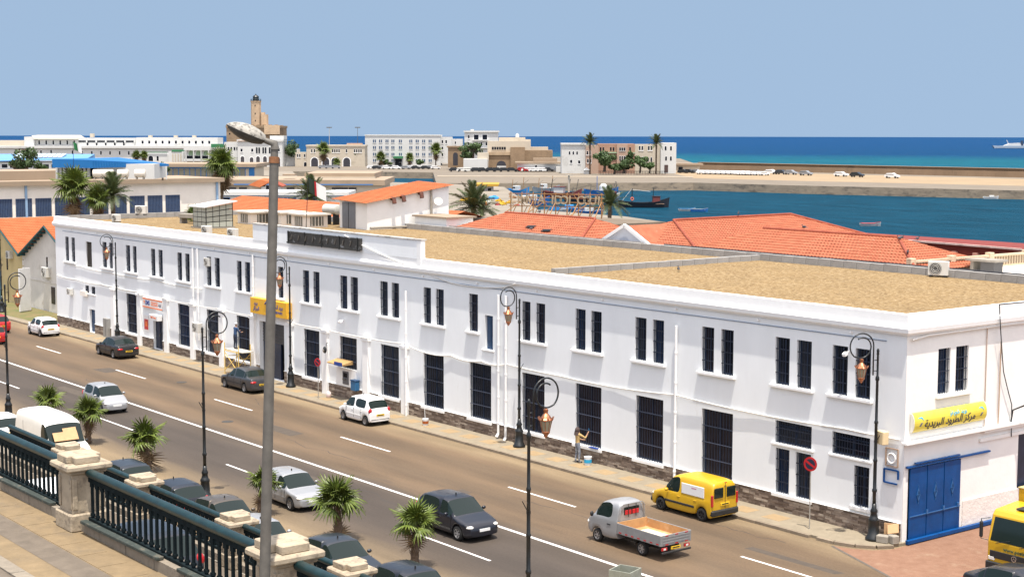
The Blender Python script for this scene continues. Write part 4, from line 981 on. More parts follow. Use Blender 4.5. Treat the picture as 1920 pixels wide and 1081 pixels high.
for s in (1, -1):                                             # mudguards over the rear wheels
    pts = [(ox - 2.36 + .36 * math.cos(a), .28 + .36 * math.sin(a)) for a in [R(20 + 14 * k) for k in range(11)]]
    mb = MB()
    for (xa, za), (xb, zb) in zip(pts[:-1], pts[1:]): mb.add([(xa, s * .57, za), (xb, s * .57, zb), (xb, s * .77, zb), (xa, s * .77, za)], [(0, 1, 2, 3)])
    mb.build('mudguard', M_trim, t, local=True)

# yellow box lorry nosing out of the yard at the right edge
t = empty('box_lorry', (6.1, 2.05, 0), R(-90), 'yellow box lorry facing the street at the right edge', 'lorry')
cab = MB(); hw = 1.18
sec = [(3.3, .45), (3.34, .62), (3.34, 1.45), (3.10, 2.42), (2.95, 2.60), (1.55, 2.72), (1.50, .45)]
cab.prism([(x, -hw, z) for x, z in sec], (0, 2 * hw, 0)); cab.build('cab', P_yel, t, local=True, bev=.05)
def onfront(z, d=.0):                                         # x of the cab front at height z
    return (3.34 if z < 1.45 else 3.34 - .24 * (z - 1.45) / .97) + d
ws = MB(); ws.hexa([(onfront(1.50, -.02), -1.06, 1.50), (onfront(1.50, -.02), 1.06, 1.50), (onfront(1.50, .012), 1.06, 1.50), (onfront(1.50, .012), -1.06, 1.50)], [(onfront(2.36, -.02), -1.02, 2.36), (onfront(2.36, -.02), 1.02, 2.36), (onfront(2.36, .012), 1.02, 2.36), (onfront(2.36, .012), -1.02, 2.36)])
ws.build('windscreen', M_cglass, t, local=True)
MB().box(3.34, 3.365, -1.05, 1.05, .86, 1.14).build('grille', M_trim, t, local=True, bev=.02)
badge = MB().lathe([(.085, -.008), (.105, -.008), (.105, .012), (.085, .012)], 20, cap=False)
for k in range(3): a = R(90 + 120 * k); badge.bar((0, 0, 0), (.09 * math.cos(a), .09 * math.sin(a), 0), .014)
bo = link('badge', badge.mesh('badge', M_chrome), t, (3.375, 0, 1.0), (R(90), 0, R(90)))
MB().box(3.28, 3.42, -1.2, 1.2, .42, .72).build('bumper', M_trim, t, local=True, bev=.03)
for s in (1, -1):
    MB().box(3.30, 3.372, s * .98 - .14, s * .98 + .14, .76, .92).build('headlight', M_hlight, t, local=True, bev=.03)
    mr_ = MB().box(3.34, 3.46, s * 1.42 - .06, s * 1.42 + .06, 1.55, 2.15).build('mirror', M_trim, t, local=True, bev=.03)
    MB().tube([(3.2, s * 1.16, 2.30), (3.4, s * 1.42, 2.25), (3.4, s * 1.42, 1.5), (3.25, s * 1.18, 1.45)], .018, 6).build('mirror_arm', M_trim, t, local=True)
    MB().box(2.05, 2.95, s * hw - .012, s * hw + .012, 1.50, 2.30).build('side_window', M_cglass, t, local=True, bev=.03)
    for x in (2.55, -1.6): add_wheel(t, x, s * 1.0, .46, s, .27)
for k in (-1, 1): MB().tube([(3.37, k * .5 - .3, 1.44), (3.36, k * .5 + .3, 1.62)], .012, 5).build('wiper', M_trim, t, local=True)
MB().box(2.0, 2.7, -.45, .45, 2.66, 2.72).build('roof_hatch', M_trim, t, local=True, bev=.02)
MB().box(-3.4, 1.40, -1.24, 1.24, .95, 3.15).build('cargo_box', P_yel, t, local=True, bev=.03)
MB().box(-3.42, 1.42, -1.26, 1.26, 3.151, 3.19).build('cargo_roof', mat('lorry_roof', (.45, .35, .15), .7, var=.2, vscale=2), t, local=True)
MB().box(-3.3, 2.4, -.45, .45, .55, .94).build('chassis', M_trim, t, local=True)
def text_mesh(s, size, m, name='lettering', depth=.004, bold=0.0, align='CENTER', shear=0.0):
    c = bpy.data.curves.new('txt', 'FONT'); c.body = s; c.size = size; c.extrude = depth; c.align_x = align; c.align_y = 'CENTER'; c.offset = bold; c.shear = shear; c.resolution_u = 3
    o = bpy.data.objects.new('txt', c); COL.objects.link(o)
    me = bpy.data.meshes.new_from_object(o.evaluated_get(bpy.context.evaluated_depsgraph_get())); bpy.data.objects.remove(o); bpy.data.curves.remove(c)
    me.name = name; me.materials.clear(); me.materials.append(m); return me
link('lettering', text_mesh('www.poste.dz', .20, mat('ink_green', (.05, .09, .05), .6), bold=.004), t, (3.348, .1, 1.26), (R(90), 0, R(90)))
# ------------------------------------------------------------------ vegetation
M_leaf = mat('palm_leaf', (.052, .088, .012), .5, col2=(.135, .165, .026), vscale=3, spec=.4, rnd=.30)
M_leafd = mat('date_leaf', (.035, .058, .014), .55, col2=(.075, .092, .028), vscale=2, rnd=.30)
M_dry = mat('dry_leaf', (.13, .08, .038), .9, col2=(.20, .135, .07), vscale=4, rnd=.25)
M_trunk = mat('palm_trunk', (.075, .050, .034), .95, col2=(.15, .105, .07), vscale=7, bump=.02, bscale=14)
M_green = mat('tree_leaf', (.025, .058, .011), .6, col2=(.055, .092, .020), vscale=1.5, rnd=.15)
M_bark = mat('bark', (.10, .075, .055), .95, var=.3, vscale=6)
def fan_frond(rs, droop):
    """one fan leaf: petiole along +x, pleated blade of pointed segments"""
    mb = MB(); rnd_ = random.Random(rs); pl = .50
    mb.tube([(0, 0, 0), (pl * .5, 0, .05), (pl, 0, .04)], [.022, .017, .013], 5)
    n = 20; rb = .66
    for k in range(n):
        a = R(-152 + 304 * k / (n - 1)); l = rb * (1 - .28 * abs(a) / R(152)) * rnd_.uniform(.86, 1.08)
        ca, sa = math.cos(a), math.sin(a); wd_ = .046 * rnd_.uniform(.8, 1.15)
        pts = []
        for q in (0, .35, .68, 1.0):
            r = l * q; dz = -droop * (q ** 2.2) * .34 * rnd_.uniform(.7, 1.4) + .02 * math.sin(k * math.pi)
            c = Vector((pl + r * ca, r * sa, .04 + dz - .10 * (1 - math.cos(a)) * q))
            ww = wd_ * (.18 if q == 0 else 1.0 if q < .5 else .72 if q < .9 else .04) * (1 if q else .5)
            tn = Vector((-sa, ca, 0)); pts.append((c + tn * ww + Vector((0, 0, -.012)), c + Vector((0, 0, .012)), c - tn * ww + Vector((0, 0, -.012))))
        for i in range(3):
            A, Bq = pts[i], pts[i + 1]
            mb.add([A[0], A[1], Bq[1], Bq[0]], [(0, 1, 2, 3)]); mb.add([A[1], A[2], Bq[2], Bq[1]], [(0, 1, 2, 3)])
    return mb
def feather_frond(rs, L_=2.6, arch=.9):
    mb = MB(); rnd_ = random.Random(rs); pts = []
    for i in range(11): q = i / 10; pts.append(Vector((L_ * q * (1 - .12 * q), 0, L_ * (.30 * q - arch * .52 * q * q))))
    mb.tube(pts, [.028 * (1 - .85 * i / 10) for i in range(11)], 4)
    for i in range(46):
        q = .10 + .90 * i / 45; x = q * 10; a = int(min(9, x)); p = pts[a].lerp(pts[a + 1], x - a); d = (pts[a + 1] - pts[a]).normalized()
        l = L_ * .22 * math.sin(math.pi * min(1, .18 + q * .80)) ** .6 * rnd_.uniform(.8, 1.1)
        for s in (1, -1):
            dr = (Vector((0, s, 0)) * .82 + d * .55 + Vector((0, 0, .28 - .35 * rnd_.random()))).normalized()
            e = p + dr * l + Vector((0, 0, -.10 * l)); w_ = d * .021
            mb.add([p - w_, p + w_, p.lerp(e, .6) + w_ * .9 + Vector((0, 0, .01)), e, p.lerp(e, .6) - w_ * .9], [(0, 1, 2, 3, 4)])
    return mb
FAN = [fan_frond(10 + i, dr).mesh('frond', M_leaf, fix=False) for i, dr in enumerate((.25, .6, 1.1))]
FAND = [fan_frond(20 + i, dr).mesh('dry_frond', M_dry, fix=False) for i, dr in enumerate((1.6, 2.0))]
FEA = [feather_frond(30 + i, 2.6, ar).mesh('frond', M_leafd, fix=False) for i, ar in enumerate((.55, .9, 1.2))]
def trunk(t, h, r0, r1, seed, rough_=.02):
    rnd_ = random.Random(seed); prof = []; n = max(8, int(h / .10))
    for i in range(n + 1):
        q = i / n; r = r0 + (r1 - r0) * q
        prof.append((r * (1 + .10 * (i % 2)), h * q))
    mb = MB().lathe(prof, 10)
    for i in range(int(h / .07)):                              # old leaf bases
        z = h * rnd_.random(); a = rnd_.random() * 6.283; r = r0 + (r1 - r0) * z / h; c, s_ = math.cos(a), math.sin(a)
        o = Vector((c * r, s_ * r, z)); e = Vector((c * (r + .07 + rough_), s_ * (r + .07 + rough_), z + .12)); tn = Vector((-s_, c, 0)) * .035
        mb.add([o - tn, o + tn, e + tn * .5, e - tn * .5, o - Vector((0, 0, .05))], [(0, 1, 2, 3), (0, 3, 4), (1, 4, 2), (4, 3, 2)])
    return mb.build('trunk', M_trunk, t, local=True)
def fan_palm(loc, h, s, label, nf=26, seed=1, skirt=0, group='street palms', name='fan_palm', lean=(0, 0)):
    t = empty(name, loc, 0, label, 'palm', group); rnd_ = random.Random(seed)
    t.rotation_euler = (R(lean[0] * 1.6), R(lean[1] * 1.6), rnd_.random() * 6)
    trunk(t, h, .15 * s ** .5 + .02, .12 * s ** .5, seed)
    for k in range(nf):
        q = (k + .5) / nf; el = R(84 - (88 if skirt < 4 else 106) * q + rnd_.uniform(-9, 9)); az = k * 2.39996 + rnd_.uniform(-.25, .25)
        me = FAN[0 if q < .4 else 1 if q < .8 else 2]
        link('frond', me, t, (0, 0, h - .08 * q * s), (rnd_.uniform(-.5, .5), -el, az), tuple([s * rnd_.uniform(.85, 1.12)] * 3))
    for k in range(skirt):
        link('dry_frond', FAND[k % 2], t, (0, 0, h - s * (.15 + .75 * rnd_.random())), (rnd_.uniform(-.6, .6), R(70 + 18 * rnd_.random()), k * 2.39996), tuple([s * rnd_.uniform(.7, .95)] * 3))
    return t
def date_palm(loc, h, s, label, nf=34, seed=1, group='date palms', dry=0):
    t = empty('date_palm', loc, 0, label, 'palm', group); rnd_ = random.Random(seed)
    trunk(t, h, .24 * s ** .6, .22 * s ** .6, seed, .05)
    for k in range(nf):
        q = (k + .5) / nf; el = R(84 - 100 * q + rnd_.uniform(-7, 7)); az = k * 2.39996 + rnd_.uniform(-.2, .2)
        link('frond', FEA[0 if q < .3 else 1 if q < .7 else 2], t, (0, 0, h), (rnd_.uniform(-.3, .3), -el, az), tuple([s * rnd_.uniform(.82, 1.1)] * 3))
    return t
# young street palms on the near kerb
for i, (u, x, y, hh, ss, lb) in enumerate(((85, -45.2, -18.1, 1.25, 1.05, 'young street fan palm at far left above the white van'), (165, -39.4, -18.0, 1.3, 1.1, 'young street fan palm beside the nose of the white van'),
        (272, -30.9, -18.4, 1.15, 1.15, 'young street fan palm left of the near black lamp post'), (490, -20.0, -18.2, 1.2, 1.0, 'young street fan palm partly hidden by the tall grey post'),
        (640, -14.4, -17.6, 1.25, 1.15, 'young street fan palm in front of the silver hatchback'), (780, -9.1, -17.5, 1.25, 1.05, 'young street fan palm nearest the navy hatchback'))):
    fan_palm((x, y, 0), hh + .22 + .12 * ((i * 7) % 3), ss * (.86, .90, .92, .80, .94, .88)[i], lb, (17, 19, 16, 15, 20, 18)[i], 100 + i, (2, 1, 3, 2, 1, 3)[i], lean=(random.uniform(-4, 4), random.uniform(-4, 4)))
# palms behind the long building
fan_palm((-139.7, 21.8, 0), 10.0, 2.35, 'bushy fan palm behind the left end of the white building', 26, 7, 4, 'fan palms beyond the street', lean=(0, 0))
fan_palm((-137.0, 23.6, 0), 8.6, 1.8, 'smaller fan palm tucked between two larger palms', 20, 17, 6, 'fan palms beyond the street')
date_palm((-137.2, 25.6, 0), 8.9, 1.25, 'dry tipped date palm right of the bushy fan palm', 40, 8)
fan_palm((-215.2, 79.8, 0), 10.9, 3.0, 'tall fan palm with thick brown skirt of dead leaves', 34, 9, 34, 'fan palms beyond the street')
date_palm((-161.7, 67.1, 0), 6.7, 1.6, 'date palm behind the rooftop flag', 44, 10)
date_palm((-86.4, 41.9, 0), 8.9, 1.3, 'large date palm right of the rooftop shed', 40, 11)
date_palm((-104.4, 75.8, 0), 7.6, 1.1, 'date palm behind the right end of the rooftop letters', 36, 12)
date_palm((-104.0, 56.0, 0), 7.4, .9, 'date palm seen through the rooftop letter frame', 26, 13)
fan_palm((-81.5, 9.0, 8.6), .9, .95, 'small potted palm beside the glass roof hut', 14, 14, 0, 'fan palms beyond the street')

def leafy(mb, c, rx, ry, rz, n, leaf, rnd_):
    """leaf-sized faces spread through lumpy clumps inside an ellipsoid"""
    cl_ = []
    for k in range(max(5, n // 110)):
        while True:
            p = Vector((rnd_.uniform(-1, 1), rnd_.uniform(-1, 1), rnd_.uniform(-1, 1)))
            if p.length < 1: break
        cl_.append((Vector((p.x * rx * .75, p.y * ry * .75, p.z * rz * .72)), rnd_.uniform(.28, .5)))
    for k in range(n):
        cc, cr = cl_[k % len(cl_)]
        d = Vector((rnd_.gauss(0, 1), rnd_.gauss(0, 1), rnd_.gauss(0, 1))).normalized() * rnd_.uniform(.5, 1) ** .5
        p = Vector(c) + cc + Vector((d.x * rx * cr, d.y * ry * cr, d.z * rz * cr))
        a = Vector((rnd_.gauss(0, 1), rnd_.gauss(0, 1), rnd_.gauss(0, 1))).normalized(); b = a.cross(d)
        if b.length < .05: continue
        b.normalize(); l = leaf * rnd_.uniform(.6, 1.3)
        mb.add([p - a * l, p + b * l * .5, p + a * l, p - b * l * .5], [(0, 1, 2, 3)])
def leafy_tree(loc, h, w, label, seed, n=1600, leaf=.25, m=None, group='bushes and trees round the harbour'):
    t = empty('leafy_tree', loc, 0, label, 'tree', group); rnd_ = random.Random(seed)
    mb = MB().tube([(0, 0, 0), (w * .03, 0, h * .3), (-w * .02, w * .02, h * .62)], [w * .06, w * .045, w * .02], 7)
    for k in range(4): a = k * 1.6; mb.tube([(0, 0, h * .35), (math.cos(a) * w * .25, math.sin(a) * w * .25, h * .66)], [w * .03, w * .012], 5)
    mb.build('trunk', M_bark, t, local=True)
    cr = MB(); leafy(cr, (0, 0, h * .62), w / 2, w / 2, h * .40, n, leaf, rnd_)
    cr.build('crown', m or M_green, t, local=True, fix=False); return t
ORD = ('first', 'second', 'third', 'fourth', 'fifth', 'sixth', 'seventh', 'eighth', 'ninth', 'tenth', 'eleventh', 'twelfth', 'thirteenth', 'fourteenth', 'fifteenth', 'sixteenth', 'seventeenth', 'eighteenth')
# ------------------------------------------------------------------ roofs and buildings behind the long building
M_tile = mat('roof_tile', (.27, .066, .026), .85, col2=(.35, .110, .050), vscale=1.8, bump=.008, bscale=12, stain=((.46, .37, .30), 1.3, .65, .85))
M_tile2 = mat('roof_tile_bright', (.33, .078, .017), .8, col2=(.39, .115, .035), vscale=.8, bump=.008, bscale=12, stain=((.21, .06, .022), 1.2, .64, .5))
M_tilecap = mat('ridge_tile', (.22, .040, .018), .8, col2=(.30, .075, .035), vscale=2)
def tile_roof(name, m, parent, e0, e1, r1, r0, pitch=.36, wave=.27, cap=True):
    """courses of wavy tiles between eave e0-e1 and ridge r0-r1, each course lapping the one below"""
    e0, e1, r0, r1 = map(Vector, (e0, e1, r0, r1)); up = ((r0 + r1) / 2 - (e0 + e1) / 2); nrm = (e1 - e0).cross(up).normalized()
    if nrm.z < 0: nrm = -nrm
    rows = max(2, int(up.length / pitch)); mb = MB(); L0 = (e1 - e0).length
    for i in range(rows):
        a, b = i / rows, (i + 1.12) / rows; b = min(b, 1.0)
        A0, A1 = e0.lerp(r0, a), e1.lerp(r1, a); B0, B1 = e0.lerp(r0, b), e1.lerp(r1, b)
        ln_ = max(.3, (A1 - A0).length); n = max(2, int(ln_ / wave) * 4)
        low = []; lip = []; hi = []
        for j in range(n + 1):
            q = j / n; wv = .017 * math.sin(2 * math.pi * q * ln_ / wave)
            low.append(A0.lerp(A1, q) + nrm * (.042 + wv)); lip.append(A0.lerp(A1, q) + nrm * (.005 + wv * .4)); hi.append(B0.lerp(B1, q) + nrm * (.012 + wv * .8))
        k = len(mb.v); mb.v += [tuple(p) for p in lip + low + hi]
        for j in range(n):
            mb.f.append((k + j, k + j + 1, k + n + 2 + j, k + n + 1 + j)); mb.f.append((k + n + 1 + j, k + n + 2 + j, k + 2 * n + 3 + j, k + 2 * n + 2 + j))
    o = mb.build(name, m, parent, fix=False); o['kind'] = 'stuff'; return o
# roof one: long front slope with hipped right end
t = empty('tiled_roof_hall', (-48, 24, 0), 0, 'low hall with weathered orange tiled roof below the rooftop letters', 'building')
B(-58.5, -41.0, 19.4, 26.6, 0, 9.05).build('wall', M_cream, t)
tile_roof('front_tiles', M_tile, t, (-59.2, 19.1, 8.98), (-42.9, 19.1, 8.98), (-45.6, 22.8, 10.32), (-56.2, 22.8, 10.32))
tile_roof('hip_tiles', M_tile, t, (-42.9, 19.1, 8.98), (-42.9, 26.6, 8.98), (-45.6, 22.9, 10.32), (-45.6, 22.8, 10.32))
tile_roof('rear_tiles', M_tile, t, (-42.9, 26.6, 8.98), (-59.2, 26.6, 8.98), (-56.2, 22.9, 10.32), (-45.6, 22.9, 10.32))
MB().tube([(-56.2, 22.85, 10.36), (-45.6, 22.85, 10.36), (-42.9, 19.1, 9.05)], .10, 8).build('ridge_tiles', M_tilecap, t)
for x, y in ((-50.2, 20.6), (-47.9, 20.2)): MB().obox((x, y, 9.64 + .36 * (y - 20.6) + .03), (.42, .05, .02), (0, .16, .058), (0, 0, .012)).build('broken_tile_gap', M_dark, t)
# roof two: ridge running away from the street, white pediment to the front
t = empty('gabled_roof_hall', (-38, 30, 0), 0, 'gabled hall with white pediment and long orange tiled roof', 'building')
B(-42.2, -34.5, 19.5, 37, 0, 9.2).build('wall', M_cream, t)
MB().prism([(-40.85, 19.35, 9.10), (-35.95, 19.35, 9.10), (-38.35, 19.35, 10.30)], (0, .3, 0)).build('pediment', mat('pediment_grey', (.55, .57, .62), .85, var=.06, vscale=2), t)
for xa, za, xb, zb in ((-41.1, 9.0, -38.35, 10.36), (-35.7, 9.0, -38.35, 10.36)): MB().bar((xa, 19.2, za), (xb, 19.2, zb), .22, .12, (0, 1, 0)).build('verge_trim', M_whitetrim, t)
tile_roof('right_tiles', M_tile, t, (-31.3, 19.3, 8.9), (-31.3, 38.0, 8.9), (-38.35, 35.4, 10.55), (-38.35, 23.7, 10.50), .40)
tile_roof('left_tiles', M_tile, t, (-42.2, 37.0, 8.9), (-42.2, 19.3, 8.9), (-38.35, 23.7, 10.50), (-38.35, 35.4, 10.55), .40)
tile_roof('front_hip_tiles', M_tile, t, (-42.2, 19.22, 8.9), (-31.3, 19.22, 8.9), (-38.34, 23.7, 10.50), (-38.36, 23.7, 10.50), .40)
MB().prism([(-41.0, 19.6, 9.02), (-35.8, 19.6, 9.02), (-38.35, 19.6, 10.34)], (0, 3.6, 0)).build('porch_roof', M_tile, t)
tile_roof('hip_tiles', M_tile, t, (-31.3, 38.0, 8.9), (-42.2, 38.0, 8.9), (-38.35, 35.4, 10.55), (-38.34, 35.4, 10.55), .40)
MB().tube([(-31.4, 19.3, 8.98), (-38.35, 23.7, 10.56), (-38.35, 35.4, 10.61), (-31.5, 38.0, 8.98)], .10, 8).build('ridge_tiles', M_tilecap, t)
# roof three: ridge parallel to the street
t = empty('hipped_roof_hall', (-24, 23, 0), 0, 'hipped orange tiled roof hall behind the right half of the gravel roof', 'building')
B(-34, -16, 19.6, 26.4, 0, 9.0).build('wall', M_cream, t)
tile_roof('front_tiles', M_tile, t, (-33.0, 19.2, 9.0), (-14.5, 19.2, 9.0), (-18.95, 23.2, 10.42), (-29.6, 23.2, 10.42))
tile_roof('hip_tiles', M_tile, t, (-14.5, 19.2, 9.0), (-14.5, 26.6, 9.0), (-18.95, 23.3, 10.42), (-18.95, 23.2, 10.42))
tile_roof('rear_tiles', M_tile, t, (-14.5, 26.6, 9.0), (-33.0, 26.6, 9.0), (-29.6, 23.3, 10.42), (-18.95, 23.3, 10.42))
MB().tube([(-29.6, 23.25, 10.46), (-18.95, 23.25, 10.46), (-14.5, 19.2, 9.08)], .10, 8).build('ridge_tiles', M_tilecap, t)
# dark red wing in the shade of its own roof
t = empty('red_wing', (-31, 41, 0), 0, 'dark red colonnaded wing with pale posts beyond the orange roofs', 'building')
M_dred = mat('dark_red_wall', (.17, .022, .014), .8, var=.15, vscale=2)
B(-44, -22.5, 40.4, 46, 0, 8.75).build('wall', M_dred, t)
tile_roof('roof_tiles', M_tilecap, t, (-22.2, 46.5, 7.9), (-44.3, 46.5, 7.9), (-44.3, 40.2, 8.95), (-22.2, 40.2, 8.78)); MB().bar((-44.4, 40.15, 8.98), (-22.1, 40.15, 8.80), .22, .12).build('ridge_capping', mat('chalky_ridge', (.50, .36, .32), .9, var=.3, vscale=2), t)
for k in range(7): B(-34.6 + k * 1.75, -34.25 + k * 1.75, 40.0, 40.3, 5, 8.35).build('post', mat('pink_post', (.50, .25, .19), .8), t)
B(-44, -22.5, 39.6, 46, 0, 5.0).build('lower_storey', M_dred, t)
# terrace with a stone balustrade behind the roofs
t = empty('terrace_block', (-10, 27, 0), 0, 'flat roofed cream block with stone balustrade at right behind the gravel roof', 'building')
B(-15.4, 2, 19.0, 40, 0, 8.75).build('wall', M_cream, t)
M_balu = mat('old_balustrade', (.52, .42, .29), .9, var=.15, vscale=3, bump=.01, bscale=8, stain=((.22, .16, .10), 2, .58, .6))
bm_ = B(-.055, .055, -.055, .055, 0, .52).mesh('baluster', M_balu)
for y0 in range(5):
    ya = 19.9 + y0 * 3.6
    B(-15.55, -15.20, ya - .22, ya + .22, 8.75, 9.62).build('balustrade_post', M_balu, t, bev=.02)
    B(-15.52, -15.24, ya + .22, ya + 3.38, 9.36, 9.48).build('balustrade_rail', M_balu, t)
    B(-15.50, -15.26, ya + .22, ya + 3.38, 8.75, 8.85).build('balustrade_foot', M_balu, t)
    for k in range(12): link('baluster', bm_, t, (-15.38 + 10, ya + .36 + k * .26 - 27, 8.85))
o = empty('roof_vent', (-13.6, 24.3, 8.75), 0, 'concrete roof vent with flat slab by the stone balustrade', 'vent')
MB().box(-1.0, 1.0, -.6, .6, .62, .74).build('slab', M_concrete, o, local=True); MB().box(-.1, .8, -.4, .4, 0, .62).build('louvre_box', mat('vent_dark', (.10, .10, .10), .7), o, local=True); MB().box(-.75, -.55, -.45, .45, 0, .62).build('pier', M_concrete, o, local=True)

# rooftop letters on a timber frame, seen from behind
M_wood = mat('raw_timber', (.33, .17, .065), .85, var=.2, vscale=4)
M_letter = mat('letter_back', (.33, .26, .17), .7, var=.15, vscale=3)
s0, s1 = Vector((-77.2, 39.3, 0)), Vector((-69.1, 44.1, 0))
t = empty('rooftop_letters', (-73, 41.5, 9.0), 0, 'row of big rooftop letters on a timber frame seen from behind', 'sign')
B(-63.5, -50.5, 29.5, 36.5, 0, 9.0).build('sign_base_hall', M_cream) if False else None
sdir = (s1 - s0).normalized(); LEN = (s1 - s0).length
def sp_(q, z, off=0): p = s0 + sdir * q; return (p.x, p.y + off, z)
for z in (9.65, 10.05, 10.45, 10.80): MB().bar(sp_(0, z), sp_(LEN, z), .07, .07).build('batten', M_wood, t)
for k in range(9):
    q = .2 + k * (LEN - .4) / 8
    MB().bar(sp_(q, 8.6), sp_(q, 10.95), .08).build('post', M_wood, t)
    MB().bar(sp_(q, 8.6), sp_(min(LEN, q + .55), 9.65), .06).build('strut', M_wood, t); MB().bar(sp_(max(0, q - .5), 10.8), sp_(q + .25, 9.7), .05).build('strut', M_wood, t)
    if k in (1, 2, 3, 4, 6, 7, 8): MB().bar(sp_(q, 10.1), sp_(q - .9 if k % 2 else q + .6, 8.7, -1.6), .07).build('brace', M_wood, t)
for k, ch in enumerate('LIMVIA IDOI OGUI'):
    if ch == ' ': continue
    me = text_mesh(ch, 1.15, M_letter, 'letter', .06, .01); link('letter', me, t, Vector(sp_(.5 + k * (LEN - .9) / 15, 10.22, -.10)) - Vector(t.location), (R(90), 0, math.atan2(sdir.y, sdir.x)), (.95, 1, 1))
t = empty('sign_hall', (-73, 43, 0), 0, 'flat roofed hall carrying the rooftop letters', 'building')
B(-82, -64.5, 35.0, 47.5, 0, 8.3).build('wall', M_cream, t); B(-82.2, -64.3, 34.8, 35.1, 8.2, 8.75).build('parapet', M_concrete, t); B(-82.1, -64.4, 35.1, 47.6, 8.3, 8.42).build('roof_slab', mat('dull_roof', (.15, .115, .08), .9, var=.2, vscale=.5), t)

# gabled warehouses left of the long building
t = empty('gabled_warehouse', (-105, 3, 0), 0, 'pair of gabled warehouses with bright orange tiled roofs and teal eaves', 'building')
gy = 2.8
def gable(xc, m, wall):
    MB().prism([(xc - 6.75, gy, 0), (xc + 6.75, gy, 0), (xc + 6.75, gy, 4.95), (xc, gy, 7.95), (xc - 6.75, gy, 4.95)], (0, 32, 0)).build('gable_wall', wall, t)
    for s in (1, -1):
        tile_roof('roof_tiles', M_tile2, t, (xc + s * 6.9, gy - .55, 4.98), (xc + s * 6.9, gy + 32, 4.98), (xc, gy + 32, 8.06), (xc, gy - .55, 8.06), .34)
        MB().bar((xc + s * 6.9, gy - .5, 4.86), (xc, gy - .5, 7.95), .10, .26, (0, 1, 0)).build('verge_board', mat('teal_paint', (.020, .085, .095), .5, var=.2, vscale=4), t)
        for k in range(9):
            q = (k + .5) / 9; x = xc + s * 6.8 * (1 - q); B(x - .09, x + .09, gy - .5, gy, 4.72 + 3.0 * q, 4.90 + 3.0 * q).build('eave_bracket', MATS['teal_paint'], t)
M_warewhite = mat('warehouse_white', (.66, .62, .56), .9, var=.08, vscale=.8, bump=.01, bscale=6, stain=((.36, .30, .22), .7, .60, .6))
M_waretan = mat('warehouse_tan', (.56, .44, .22), .9, var=.1, vscale=.8, bump=.01, bscale=6, stain=((.32, .25, .14), .6, .58, .6))
gable(-98.25, M_tile2, M_warewhite); gable(-111.75, M_tile2, M_waretan)
# arched and plain openings of the white gable
def arch_poly(xc, z0, w, zs, y, n=10): return [(xc - w / 2, y, z0), (xc + w / 2, y, z0)] + [(xc + w / 2 * math.cos(math.pi * k / n), y, zs + w / 2 * math.sin(math.pi * k / n)) for k in range(n + 1)]
MB().prism(arch_poly(-92.6, 3.0, 1.5, 5.2, gy - .06), (0, .1, 0)).build('arched_window', M_glass, t)
B(-98.2, -97.35, gy - .05, gy + .05, .9, 2.45).build('window', M_glass, t); B(-94.0, -92.0, gy - .06, gy + .05, 0, 2.4).build('door', mat('teal_door', (.03, .13, .16), .6, var=.1, vscale=4), t)
B(-99.2, -98.95, gy - .05, gy + .05, 3.9, 5.1).build('slot_window', M_glass, t); B(-109.6, -109.3, gy - .05, gy + .05, 3.2, 4.9).build('slot_window', M_glass, t)
B(-114.0, -111.4, gy - .08, gy + .05, 0, 2.9).build('gate', mat('teal_gate', (.02, .14, .22), .5, var=.1, vscale=3), t); B(-113.6, -111.6, gy - .06, gy + .05, 3.6, 5.8).build('window', mat('teal_pane', (.012, .05, .06), .3), t)
for z in (.9, 1.5, 2.1, 2.7, 3.3, 3.9, 4.5):
    B(-105.35, -104.75, gy - .05, gy + .02, z, z + .52).build('quoin', M_warewhite, t, bev=.02)
B(-105, -91.5, gy - .05, gy + .02, 2.75, 2.85).build('string_course', M_warewhite, t)
# verge strip in front
gsp = tag(MB().add([(-118, -1.9, .125), (-90.5, -1.2, .125), (-90.5, 2.7, .125), (-118, 2.7, .125)], [(0, 1, 2, 3)]).build('verge', mat('dry_grass', (.19, .135, .06), .95, col2=(.10, .12, .035), vscale=.9), fix=False), kind='structure')
o = empty('notice_board', (-99.8, .9, .12), R(-60), 'tall white notice board standing at the far left corner', 'sign')
MB().box(-.75, .75, -.06, .06, .1, 4.0).build('panel', mat('board_white', (.72, .72, .72), .6, var=.05, vscale=2), o, local=True); MB().box(-.2, .2, -.066, -.06, 2.9, 3.3).build('picture', mat('board_blue', (.10, .16, .30), .6), o, local=True); MB().box(.4, .74, -.066, -.06, .12, .75).build('blue_foot', mat('board_cyan', (.05, .30, .55), .6), o, local=True)

